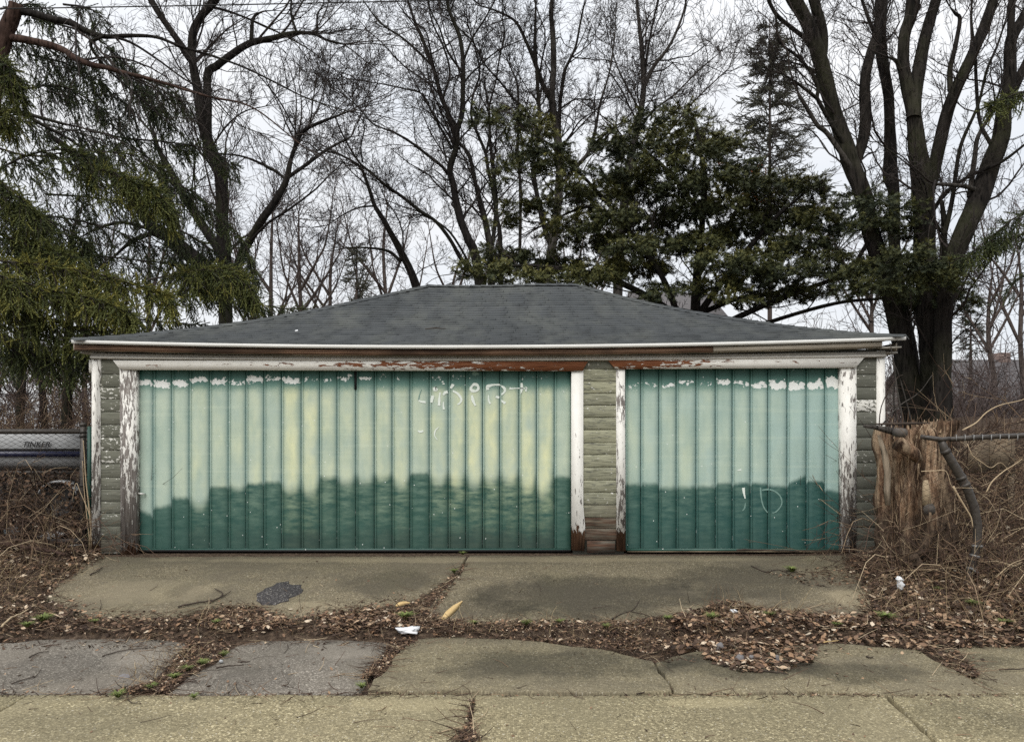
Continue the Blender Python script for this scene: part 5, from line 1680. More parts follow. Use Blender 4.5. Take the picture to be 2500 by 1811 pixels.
# ---- thin conifers farther off
def spire(label, px, py_top, py_bot, Y, half, n, mat, density, base_w, name='spruce_tree', group=None):
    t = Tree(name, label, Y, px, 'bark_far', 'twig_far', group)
    zt, zb = WZ(py_top, Y), WZ(py_bot, Y)
    x = WX(px, Y)
    t.limb(z0, [(px, 1030), (px, py_bot), (px, (py_top + py_bot) / 2), (px, py_top)], (base_w, base_w * 0.8, base_w * 0.5, 2), part='trunk')
    u = rng.random(n) ** 0.8
    ang = rng.random(n) * 2 * np.pi
    r = (0.22 + 0.78 * u ** 1.2) * half * Y / F * rng.uniform(0.45, 1.2, n)
    st = np.column_stack([np.full(n, x), np.full(n, Y), zt + (zb - zt) * u])
    d = np.column_stack([np.cos(ang), np.sin(ang), rng.uniform(0.0, 0.35, n)])
    P, R = grow(st, d, r, np.full(n, 0.02), 6, 0.06, -0.06, 0.3)
    m = Many()
    m.tubes(P, R, 3, 0.0)
    q, T2, _, idx, tt = at_branch(P, R, density, 0.3, 1.0)
    d2 = T2 + rng.normal(size=T2.shape) * 0.55
    m.sprays(pvF, pfF, q, d2, rng.uniform(0.16, 0.32, len(q)), np.clip(0.45 + rng.normal(size=len(q)) * 0.25, 0, 1))
    m.build('needles', M[mat], t.root, kind='stuff')


spire('tall airy spruce rising behind the yew, its thin top near the sky', 1705, 40, 520, 24.0, 145, 190, 'pine_far', 26, 11)
spire('small hazy spruce far behind the roof, left of the ridge', 790, 545, 700, 28.0, 62, 60, 'pine_far', 14, 9)
spire('hazy spruce beside the far house on the right', 2150, 690, 830, 30.0, 70, 46, 'pine_far', 11, 9)

# ---- bare trees farther off
far_trees = [(600, 380, 30, 'pinkish bare tree far behind, right of the hanging spruce sprays'), (668, 420, 33, 'pale forked bare tree far behind the left roof slope'), (735, 470, 36, 'small twiggy bare tree far off, left of the small hazy spruce'),
             (860, 400, 34, 'fine twigged bare tree far off, seen left of the leaning tree'), (560, 520, 26, 'low bare tree behind the spruce tips at the left roof edge'), (330, 430, 30, 'bare tree far off behind the hanging spruce sprays'), (190, 480, 28, 'bare tree behind the left side of the spruce'),
             (1010, 520, 38, 'faint bare tree far off left of the yew'), (1290, 480, 34, 'faint bare tree behind the arm of the yew'), (1930, 560, 30, 'bare tree far off, left of the maple stems'), (2190, 560, 28, 'bare tree with spreading twigs right of the maple'), (2260, 500, 33, 'tall bare tree at the right edge behind the spruce')]
for px, pt, Y, lab in far_trees:
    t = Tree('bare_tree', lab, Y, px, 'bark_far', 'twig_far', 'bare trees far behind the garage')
    H = (950 - pt)
    bx = px + rng.uniform(-20, 20)
    y0 = 1020
    t.limb(z0, [(bx, y0), (bx + rng.uniform(-6, 6), 860), (px, 760), (px + rng.uniform(-12, 12), pt + H * 0.30), (px + rng.uniform(-20, 20), pt + H * 0.1)], (15, 12, 10, 7, 3), part='trunk', sides=7)
    for k in range(5):
        a = rng.uniform(640, 780)
        sx_ = rng.choice([-1, 1]) * rng.uniform(40, 105)
        t.limb(z0, [(px, a), (px + sx_ * 0.45, a - 60), (px + sx_ * 0.75, a - 105), (px + sx_, a - rng.uniform(130, 230))], (7, 5.5, 4, 2), 0, rng.uniform(-.3, .3), 5)
    t.crown(1.3, (1.0, 2.6), (5, 3), rmin=0.0085, up=0.03, spread=(25, 65), start=0.1, minz=1.5, curl=.2)
#@@DETAIL
# ================================================================== FENCES, STUMP, THINGS AROUND
def src7(x, y):                              # crop of the right corner -> 2268 wide copy
    return ((2100 + x / 3.285) / 1.10229, (980 + y / 3.285) / 1.10229)


def z6(x, y):
    return (x / 2.52 / 1.10229, (1300 + y / 2.52) / 1.10229)


def z7(x, y):
    return ((800 + x / 2.52) / 1.10229, (1300 + y / 2.52) / 1.10229)


def z8(x, y):
    return ((1600 + x / 2.52) / 1.10229, (1300 + y / 2.52) / 1.10229)


def chain_link(fn, u0, u1, v0, v1, cell=0.052, r=0.0038):
    """zigzag wires on the surface fn(u, v)"""
    N = int((u1 - u0) / cell)
    k = int((v1 - v0) / (cell * 0.5)) + 1
    P = np.empty((N, k, 3))
    for i in range(N):
        for j in range(k):
            u = u0 + (i + (1.03 if (i + j) % 2 else -0.03)) * cell
            P[i, j] = fn(u, v0 + j * cell * 0.5)
            P[i, j, 1] += 0.003 * (1 if j % 2 else -1)
    m = Many()
    m.tubes(P, np.full((N, k), r), 3)
    return m


# ---- left chain link fence
fl = thing('chain_link_fence', 'rusty chain link fence with a dark top rail left of the garage', 'fence', (WX(185, 8.45), 8.45, 0.28))
zrail = WZ(955, 8.45)
xpost = WX(184, 8.45)
MB().tube([(xpost - 4.4, 8.45, zrail + .02), (xpost - 2.2, 8.45, zrail - .005), (xpost - .03, 8.45, zrail)], [.03] * 3, 10).build('top_rail', M['pipe'], fl, True)
MB().tube([(xpost, 8.45, 0.2), (xpost, 8.45, 1.0), (xpost + .004, 8.45, WZ(943, 8.45))], [.034] * 3, 10).build('post', M['pipe'], fl, True)
MB().tube([(xpost, 8.45, WZ(943, 8.45)), (xpost, 8.45, WZ(938, 8.45)), (xpost, 8.45, WZ(935, 8.45))], [.042, .036, .012], 10).build('post_cap', M['pipe'], fl, True)
for y in (957, 966, 1075):
    MB().tube([(xpost, 8.45, WZ(y, 8.45) - .012), (xpost, 8.45, WZ(y, 8.45) + .012)], [.039, .039], 10).build('band', M['wire'], fl)
MB().tube([(xpost - 2.6, 8.45, 0.2), (xpost - 2.6, 8.45, zrail + .05)], [.034] * 2, 10).build('post', M['pipe'], fl, True)
chain_link(lambda u, v: (u, 8.43 + .012 * math.sin(u * 3), v + .012 * math.sin(u * 4.1)), xpost - 4.2, xpost + 0.12, 0.27, zrail - .02).build('chain_link', M['wire'], fl, kind='stuff')
gp_ = MB().tube([(WX(196, 8.40), 8.42, .2), (WX(196, 8.40), 8.42, 1.0), (WX(196.5, 8.40), 8.42, WZ(944, 8.4))], [.024] * 3, 8).build('green_post', M['green_pipe'], None, True)
tag(gp_, 'slim dark green metal post beside the left garage corner', 'post')

# ---- boat on its trailer behind it
bt = thing('boat', 'white boat with a navy stripe on a trailer behind the left fence', 'boat', (-8.0, 10.9, 0.28))
Yb = 10.4
xb0, xb1 = WX(-260, Yb), WX(204, Yb)
zz_ = lambda y: WZ(y, Yb)
hull = MB()
prof = [(0.0, zz_(1031)), (-.012, zz_(1012)), (-.02, zz_(995)), (-.028, zz_(962)), (0.02, zz_(957)), (.5, zz_(952)), (1.0, zz_(957)), (1.03, zz_(995)), (0.9, zz_(1031)), (.5, zz_(1046))]
n = 7
for i in range(n):
    t = i / (n - 1)
    x = xb0 + (xb1 - xb0) * t
    tap = 1 - 0.06 * t ** 3
    hull.V += [(x, Yb + .5 + (y - .5) * tap, z) for y, z in prof]
kp = len(prof)
for i in range(n - 1):
    hull.F += [(i * kp + j, (i + 1) * kp + j, (i + 1) * kp + (j + 1) % kp, i * kp + (j + 1) % kp) for j in range(kp)]
hull.F += [tuple(range(kp)), tuple(range((n - 1) * kp, n * kp))[::-1]]
hull.build('hull', M['boat'], bt)
MB().box(xb0 + .02, xb1 - .03, Yb - .034, Yb - .013, zz_(1011), zz_(999)).build('stripe', M['navy'], bt)
MB().box(xb0 + .02, xb1 - .03, Yb - .040, Yb - .019, zz_(997.5), zz_(993)).build('rub_rail', M['black'], bt)
MB().box(xb0 + .1, xb1 - .02, Yb + .05, Yb + .13, zz_(1050), zz_(1043)).build('trailer_beam', M['pipe'], bt)
MB().box(xb0 + .1, xb1 - .02, Yb + .85, Yb + .93, zz_(1050), zz_(1043)).build('trailer_beam', M['pipe'], bt)
fc = bpy.data.curves.new('lettering', 'FONT')
fc.body = 'TINKER'
fc.size = 0.115
fc.shear = 0.3
fc.extrude = 0.003
fc.materials.append(M['black'])
_tmp = link(bpy.data.objects.new('lettering_curve', fc))
bpy.context.view_layer.update()
_lm = bpy.data.meshes.new_from_object(_tmp.evaluated_get(bpy.context.evaluated_depsgraph_get()))
bpy.data.objects.remove(_tmp)
fo = link(bpy.data.objects.new('lettering', _lm))
fo.parent = bt
fo.location = Vector((WX(52, Yb), Yb - .034, zz_(990))) - bt.location
fo.rotation_euler = (math.radians(90), 0, 0)
fo.scale = (1.0, 1, 1)
wx_, wz_ = WX(128, Yb), zz_(1103)
fen = [(wx_ + math.cos(a) * .275, Yb - .02, wz_ + .03 + math.sin(a) * .22) for a in np.linspace(math.pi * .93, math.pi * .07, 12)]
V = []
for x, y, z in fen:
    V += [(x, y, z), (x, y + .24, z), (x, y + .24, z - .028), (x, y, z - .028)]
obj('fender', V, [[(4 * i + j, 4 * i + 4 + j, 4 * i + 4 + (j + 1) % 4, 4 * i + (j + 1) % 4) for i in range(11) for j in range(4)]], M['boat'], bt)
wh = MB()
for rr, y in ((.235, 0), (.235, .19)):
    wh.V += [(wx_ + math.cos(a) * rr, Yb + y, wz_ - .03 + math.sin(a) * rr) for a in np.linspace(0, 2 * math.pi, 20, endpoint=False)]
wh.F = [(i, (i + 1) % 20, (i + 1) % 20 + 20, i + 20) for i in range(20)] + [tuple(range(20)), tuple(range(20, 40))]
wh.build('wheel', M['black'], bt)
for px in (-40, 185):
    MB().box(WX(px, Yb) - .03, WX(px, Yb) + .03, Yb + .4, Yb + .46, .2, zz_(1050)).build('stand', M['pipe'], bt)

# ---- right: stump
stx, sty = WX(2030, 7.62), 7.62
stump = thing('tree_stump', 'tall torn brown stump with sawn branches beside the right corner of the garage', 'tree stump', (stx, sty, .2))
V = []
NA, NZ = 56, 34
for j in range(NZ):
    t = j / (NZ - 1)
    for i in range(NA):
        a = i / NA * 2 * math.pi
        ca, sa = math.cos(a), math.sin(a)
        top = 1.635 + (0.075 if ca > 0.25 else 0.0) + 0.075 * mnoise.noise(Vector((ca * 3, sa * 3, 1)))
        z = .12 + (top - .12) * t
        r = 0.265 + 0.13 * math.exp(-t * 5.5) * (1 + .5 * math.sin(a * 5 + .5)) + 0.03 * t
        flute = mnoise.noise(Vector((ca * 3.2, sa * 3.2, z * .55))) * .17 + mnoise.noise(Vector((ca * 8, sa * 8, z * 1.6))) * .075 + mnoise.noise(Vector((ca * 22, sa * 22, z * 5))) * .05 + mnoise.noise(Vector((ca * 13, sa * 13, z * 3 + 7))) * .05
        # hollow torn out of the middle front, between the two halves
        dd = abs(((a - math.radians(285) + math.pi) % (2 * math.pi)) - math.pi)
        r -= 0.10 * math.exp(-(dd / .24) ** 2) * (0.35 + .65 * t)
        r += flute
        V.append((stx + ca * r * 1.06, sty + sa * r * .9, z))
Fq = [(j * NA + i, j * NA + (i + 1) % NA, (j + 1) * NA + (i + 1) % NA, (j + 1) * NA + i) for j in range(NZ - 1) for i in range(NA)]
V.append((stx - .03, sty, 1.60))
Ft = [((NZ - 1) * NA + i, (NZ - 1) * NA + (i + 1) % NA, len(V) - 1) for i in range(NA)]
obj('trunk', V, [Fq, Ft], M['stump'], stump)


sp_ = Many()
ns_ = 330
a_ = rng.random(ns_) * math.pi + math.pi
z_ = .25 + rng.random(ns_) * 1.42
r_s = .275 + .10 * np.exp(-(z_ - .12) * 3.4) + rng.normal(size=ns_) * .03
st_ = np.column_stack([stx + np.cos(a_) * r_s * 1.06, sty + np.sin(a_) * r_s * .92, z_])
P_, R_ = grow(st_, np.column_stack([rng.normal(size=ns_) * .07, rng.normal(size=ns_) * .03, np.ones(ns_)]), rng.uniform(.05, .22, ns_), rng.uniform(.003, .009, ns_), 5, .06, 0, .15)
sp_.tubes(P_, R_, 4, rng.random(ns_))
ns2 = 130
a_ = rng.random(ns2) * 2 * np.pi
rr_ = .30 * np.sqrt(rng.random(ns2))
st_ = np.column_stack([stx + np.cos(a_) * rr_, sty + np.sin(a_) * rr_ * .9, 1.55 + .06 * (np.cos(a_) > .25)])
P_, R_ = grow(st_, np.column_stack([rng.normal(size=(ns2, 2)) * .15, np.ones(ns2)]), rng.uniform(.05, .15, ns2), rng.uniform(.008, .022, ns2), 4, .08, 0, .2)
sp_.tubes(P_, R_, 4, rng.random(ns2))
sp_.build('splinters', mat_tint('splinter_wood', ((0, (0.03, 0.018, 0.012)), (0.5, (0.13, 0.08, 0.05)), (0.85, (0.30, 0.21, 0.135)), (1, (0.48, 0.37, 0.25))), 0.9), stump, kind='stuff')


def P7(pts, Y):
    return [W(*src7(x, y), Y) for x, y in pts]


def w7(w, Y):
    return w / 3.285 / 1.10229 / 2 * Y / F


MB().tube(P7([(30, 196), (110, 205), (200, 225), (300, 248)], 7.24), [w7(26, 7.2), w7(34, 7.2), w7(50, 7.2), w7(62, 7.2)], 10).build('sawn_branch', M['bark_gray'], stump, True)
MB().tube([W(*src7(290, 248), 7.2), W(*src7(345, 250), 7.05)], [w7(70, 7.2), w7(76, 7.2)], 9).build('sawn_end', M['sawn'], stump)
MB().tube(P7([(120, 182), (250, 180), (400, 176), (560, 172)], 7.3), [w7(14, 7.2), w7(22, 7.2), w7(22, 7.2), w7(8, 7.2)], 7).build('loose_branch', M['stick'], stump)
MB().tube(P7([(222, 830), (215, 700), (222, 560), (190, 400), (150, 270)], 7.3), [w7(40, 7.3), w7(50, 7.3), w7(54, 7.3), w7(46, 7.3), w7(24, 7.3)], 9).build('side_stem', M['stem_pale'], stump, True)
MB().tube(P7([(525, 630), (528, 720), (535, 830)], 7.16), [w7(36, 7.2), w7(56, 7.2), w7(66, 7.2)], 9).build('sawn_branch', M['stick_pale'], stump, True)
MB().tube([W(*src7(552, 850), 7.2), W(*src7(556, 868), 7.1)], [w7(84, 7.2), w7(88, 7.2)], 9).build('sawn_end', M['sawn'], stump)
MB().tube(P7([(560, 880), (575, 980), (545, 1100), (500, 1200), (470, 1260)], 7.15), [w7(100, 7.2), w7(96, 7.2), w7(70, 7.2), w7(56, 7.2), w7(40, 7.2)], 9).build('root', M['stump'], stump, True)
MB().tube(P7([(420, 1230), (480, 1310), (530, 1390)], 7.1), [w7(80, 7.2), w7(60, 7.2), w7(40, 7.2)], 8).build('root', M['stump'], stump, True)
MB().tube(P7([(300, 330), (430, 420), (480, 480)], 7.26), [w7(120, 7.2), w7(110, 7.2), w7(60, 7.2)], 9).build('torn_burl', M['stump'], stump, True)

# ---- right: broken chain link fence with a bent post
fr = thing('chain_link_fence', 'collapsed chain link fence with a crooked dark post right of the stump', 'fence', (WX(2140, 6.9), 6.9, .15))
bent = [(648, 300), (672, 380), (715, 450), (785, 565), (865, 715), (915, 850), (940, 985), (938, 1130), (905, 1280), (868, 1420), (845, 1520)]
MB().tube([W(*src7(x, y), 6.9) for x, y in bent], [w7(w, 6.9) for w in (56, 64, 68, 70, 70, 68, 66, 64, 62, 60, 56)], 11).build('bent_post', M['pipe'], fr, True)
for a, b in (((676, 385), (692, 412)), ((805, 600), (818, 625)), ((835, 655), (848, 680)), ((936, 1148), (935, 1168)), ((918, 1228), (912, 1250)), ((893, 1330), (888, 1350))):
    MB().tube([W(*src7(*a), 6.9), W(*src7(*b), 6.9)], [w7(78, 6.9)] * 2, 11).build('band', M['band'] if a[1] > 1100 else M['pipe'], fr)
MB().tube([W(*src7(930, 1155), 6.88), W(*src7(985, 1162), 6.8)], [w7(16, 6.9), w7(14, 6.9)], 6).build('bolt', M['band'], fr)
MB().tube([W(*src7(880, 1335), 6.88), W(*src7(945, 1370), 6.8)], [w7(20, 6.9), w7(18, 6.9)], 6).build('bolt', M['band'], fr)
MB().tube([W(*src7(485, 282), 6.92), W(*src7(560, 292), 6.9), W(*src7(650, 305), 6.88), W(*src7(720, 296), 6.88)], [w7(34, 6.9), w7(38, 6.9), w7(38, 6.9), w7(30, 6.9)], 8).build('top_rail', M['pipe'], fr, True)
MB().tube([W(*src7(720, 302), 6.9), W(*src7(900, 290), 6.92), W(*src7(1100, 280), 6.95), W(*src7(1314, 272), 7.0), W(*src7(1900, 262), 7.1)], [w7(40, 6.9), w7(44, 6.9), w7(42, 6.9), w7(42, 6.9), w7(42, 6.9)], 9).build('top_rail', M['pipe'], fr, True)
x0_ = W(*src7(480, 300), 6.95)[0]
for k in range(9):
    u = W(*src7(760 + k * 70, 290), 6.9)
    MB().tube([(u[0] - .012, 6.86, u[2] - .028), (u[0], 6.875, u[2] + .028), (u[0] + .02, 6.94, u[2] + .024)], [.004] * 3, 4).build('wire_tie', M['band'], fr)
chain_link(lambda u, v: (u + .05 * math.sin(v * 3 + u), 6.97 + .06 * math.sin(u * 2.2) * (1.6 - v), v - .05 * math.sin(u * 3.1) * (1.5 - v)), x0_, x0_ + 2.3, .25, 1.575, 0.056, .0026).build('chain_link', M['wire'], fr, kind='stuff')

# ---- far right: board panel, plank fence, house
pn = thing('wooden_bin', 'brown plywood bin of two panels behind the right fence', 'bin', (WX(2190, 9.6), 9.6, .28))
for a, b in ((2134, 2188.5), (2190, 2246)):
    MB().box(WX(a, 9.6), WX(b, 9.6), 9.58, 9.6, WZ(1048, 9.6), WZ(972, 9.6)).build('panel', M['board'], pn)
MB().box(WX(2134, 9.6), WX(2246, 9.6), 9.604, 10.2, WZ(1046, 9.6), WZ(1040, 9.6)).build('floor', M['board'], pn)
for a in (2138, 2238):
    MB().box(WX(a, 9.6), WX(a, 9.6) + .06, 9.61, 9.67, .2, WZ(1046, 9.6)).build('leg', M['board'], pn)
wf = thing('wooden_fence', 'weathered brown plank fence far back on the right', 'fence', (WX(2200, 16), 16, .3))
for k in range(24):
    x = WX(2085, 16) + k * .15
    h = WZ(924, 16) + random.uniform(-.03, .03)
    MB().box(x, x + .142, 16 + random.uniform(0, .012), 16.03, .28, h).build('fence_board', M['plank_dark'], wf)
MB().box(WX(2085, 16), WX(2085, 16) + 3.6, 16.035, 16.09, 1.2, 1.3).build('fence_rail', M['plank_dark'], wf)


def house(label, x0, x1, y0, y1, zw, zr, wins, chim=None, base=.3):
    h = thing('house', label, 'house', ((x0 + x1) / 2, (y0 + y1) / 2, base))
    MB().box(x0, x1, y0, y1, base, zw).build('wall', M['house_wall'], h)
    ym_ = (y0 + y1) / 2
    rf = MB()
    o_ = .35
    rf.add([(x0 - o_, y0 - o_, zw - .1), (x1 + o_, y0 - o_, zw - .1), (x1 + o_, ym_, zr), (x0 - o_, ym_, zr), (x1 + o_, y1 + o_, zw - .1), (x0 - o_, y1 + o_, zw - .1),
            (x0 - o_, y0 - o_, zw + .05), (x1 + o_, y0 - o_, zw + .05), (x1 + o_, ym_, zr + .15), (x0 - o_, ym_, zr + .15), (x1 + o_, y1 + o_, zw + .05), (x0 - o_, y1 + o_, zw + .05)],
           [(0, 1, 2, 3), (3, 2, 4, 5), (7, 6, 9, 8), (8, 9, 11, 10), (0, 6, 7, 1), (5, 4, 10, 11), (1, 7, 8, 2), (2, 8, 10, 4), (0, 3, 9, 6), (3, 5, 11, 9)])
    ro = rf.build('roof', M['house_roof'], h)
    gb = MB()
    for x in (x0 + .02, x1 - .02):
        gb.add([(x, y0, zw - .1), (x, y1, zw - .1), (x, ym_, zr - .05)], [(0, 1, 2)])
    gb.build('gable', M['house_wall'], h)
    for (wx0, wx1, wz0, wz1) in wins:
        fo_ = MB().box(wx0, wx1, y0 - .05, y0 - .002, wz0, wz1).build('window', M['frieze_white'], h)
        MB().box(wx0 + .1, wx1 - .1, y0 - .07, y0 - .052, wz0 + .1, wz1 - .1).build('pane', M['glass'], fo_)
    if chim:
        cx0, cx1, cz = chim
        MB().box(cx0, cx1, ym_ - .3, ym_ + .3, zr - .6, cz).build('chimney', M['brick'], ro)


Yh = 34.0
house('pale house with a dark roof and chimney beyond the brush on the right', WX(2118, Yh), WX(2420, Yh), Yh, Yh + 8, WZ(898, Yh), WZ(803, Yh + 4) , [(WX(2200, Yh), WX(2222, Yh), 1.2, 2.2), (WX(2255, Yh), WX(2280, Yh), 1.2, 2.2)], (WX(2206, Yh + 4), WX(2230, Yh + 4), WZ(782, Yh + 4)))
house('gray roofed house glimpsed under the yew behind the right roof slope', WX(1440, 30), WX(1600, 30), 30, 37, WZ(720, 30), WZ(655, 33.5), [(WX(1500, 30), WX(1530, 30), 3.2, 4.4)])

# ---- two dark trunks and saplings behind the left fence
for px, w, Y, lab, sh in ((148, 22, 13.5, 'dark straight trunk behind the fence post at the left', 8), (100, 15, 14.5, 'thinner dark trunk leaning behind the left fence', -40), (45, 18, 16, 'dark trunk at the far left behind the boat', 12)):
    t = Tree('bare_tree', lab, Y, px, 'bark')
    t.limb(z0, [(px, 1090), (px - 1, 950), (px + sh * .2, 850), (px + sh * .5, 760), (px + sh, 640), (px + sh * 1.5, 520)], (w * 1.15, w, w * .95, w * .85, w * .7, w * .4), part='trunk')
    for k in range(6):
        y = rng.uniform(600, 850)
        s_ = rng.choice([-1, 1])
        t.limb(z0, [(px + sh * (950 - y) / 300, y), (px + s_ * 35, y - 30), (px + s_ * 70, y - 20), (px + s_ * 100, y + 15)], (6, 5, 4, 2), 0, rng.uniform(-.4, .4), 5)
    t.crown(2.2, (.5, 1.5), (5, 3), rmin=.005, up=0.0)


# ---- brush
def brush(name, label, n, xr, yr, hr, mat, rmin, kids=(5, 4), lean=.35, arch=.05, spread=(20, 60), zmin=.1, cat='brush'):
    m = Many()
    px = rng.uniform(*xr, n)
    Y = rng.uniform(*yr, n)
    st = np.column_stack([(px - CX) * Y / F, Y, soil_z((px - CX) * Y / F, Y) - .02])
    d = np.column_stack([rng.normal(size=n) * lean, rng.normal(size=n) * lean, np.ones(n)])
    P, R = grow(st, d, rng.uniform(*hr, n), np.full(n, rmin * 2.2), 7, .12, 0, .35, arch)
    m.tubes(P, R, 4)
    ln0 = rng.uniform(*hr, n)
    for lv, c in enumerate(kids):
        p, T, r, idx, t = at_branch(P, R, c, .15, 1)
        ln0 = ln0[idx] * rng.uniform(.2, .55, len(idx))
        P, R = grow(p, swing(T, *spread), ln0, np.maximum(r * .6, rmin), 4 if lv == 0 else 3, .2, .02, .5)
        ok = inview(P[:, 0], 60)
        P, R, ln0 = P[ok], R[ok], ln0[ok]
        m.tubes(P, R, 3)
    o = m.build(name, M[mat])
    o['kind'] = 'stuff'
    o['label'] = label
    return o


brush('brush', 'tangled red brown brush behind the left fence and boat', 150, (-120, 192), (11.3, 15), (1.3, 2.9), 'twig_red', .0040, (6, 4))
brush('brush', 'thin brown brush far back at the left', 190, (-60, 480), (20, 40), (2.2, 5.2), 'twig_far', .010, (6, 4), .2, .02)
brush('brush', 'tangled brown brush behind the right fence and stump', 230, (1975, 2400), (8.2, 13), (1.0, 2.3), 'twig_red', .0036, (6, 4), .5, .10)
brush('brush', 'gray brown brush far back at the right', 210, (1900, 2330), (18, 31), (1.8, 3.9), 'twig_far', .008, (6, 4), .25, .03)
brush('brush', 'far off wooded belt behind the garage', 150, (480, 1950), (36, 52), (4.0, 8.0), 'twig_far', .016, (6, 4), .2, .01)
brush('bramble', 'brambles arching over the collapsed right fence', 100, (2105, 2380), (6.4, 8.0), (.7, 1.9), 'twig_red', .0026, (4, 3), .8, .14)
brush('bramble', 'brambles and dead canes on the left fence', 90, (-100, 188), (7.9, 8.9), (.6, 1.7), 'twig_red', .0026, (4, 3), .7, .12)

brush('bramble', 'brambles and dead vines draped over the stump', 34, (1968, 2100), (7.0, 7.4), (.5, 1.5), 'twig_red', .0024, (4, 3), .9, .10)

pvL = np.array([(-.5, 0, .02), (-.05, .27, .10), (0, 0, 0), (-.05, -.27, .07), (.5, 0, .06), (.22, .2, .12), (.22, -.2, .05)])
pfL = [(0, 2, 1), (0, 3, 2), (1, 2, 5), (2, 3, 6), (2, 4, 5), (2, 6, 4)]


def pile(pos, size, tilt, tint=None):
    n = len(pos)
    a = rng.random(n) * 2 * np.pi
    d = np.column_stack([np.cos(a), np.sin(a), rng.normal(size=n) * tilt])
    up = np.column_stack([rng.normal(size=(n, 2)) * tilt, np.ones(n)])
    return pvL, pfL, pos, d, rng.uniform(*size, n), (rng.random(n) ** 1.25 if tint is None else tint), up


# dead leaves clinging to the vines on the left fence
n = 3600
lv = Many()
xx = rng.uniform(xpost - 2.6, xpost + .1, n)
pos = np.column_stack([xx, rng.uniform(8.5, 9.3, n), .3 + rng.random(n) ** 1.4 * .85])
lv.sprays(pvL, pfL, pos, rng.normal(size=(n, 3)), rng.uniform(.035, .075, n), rng.random(n) ** 1.8 * .7)
o = lv.build('dead_vine', M['leaf'])
tag(o, 'dead leaves clinging to vines behind the left fence', kind='stuff')

# ---- leaf litter on the ground
def in_poly(pts, n):
    """n points of the ground inside a pixel outline"""
    pts = np.array(pts, float)
    lo, hi = pts.min(0), pts.max(0)
    out = []
    while len(out) < n:
        q = lo + (hi - lo) * rng.random((n * 2, 2))
        ins = np.zeros(len(q), bool)
        j = len(pts) - 1
        for i in range(len(pts)):
            c = ((pts[i, 1] > q[:, 1]) != (pts[j, 1] > q[:, 1])) & (q[:, 0] < (pts[j, 0] - pts[i, 0]) * (q[:, 1] - pts[i, 1]) / (pts[j, 1] - pts[i, 1] + 1e-9) + pts[i, 0])
            ins ^= c
            j = i
        out += list(q[ins])
    q = np.array(out[:n])
    H = CAM_Z - g(_YS)
    ypx = CY + H * F / _YS
    Y = np.interp(q[:, 1], ypx[::-1], _YS[::-1])
    X = (q[:, 0] - CX) * Y / F
    return X, Y


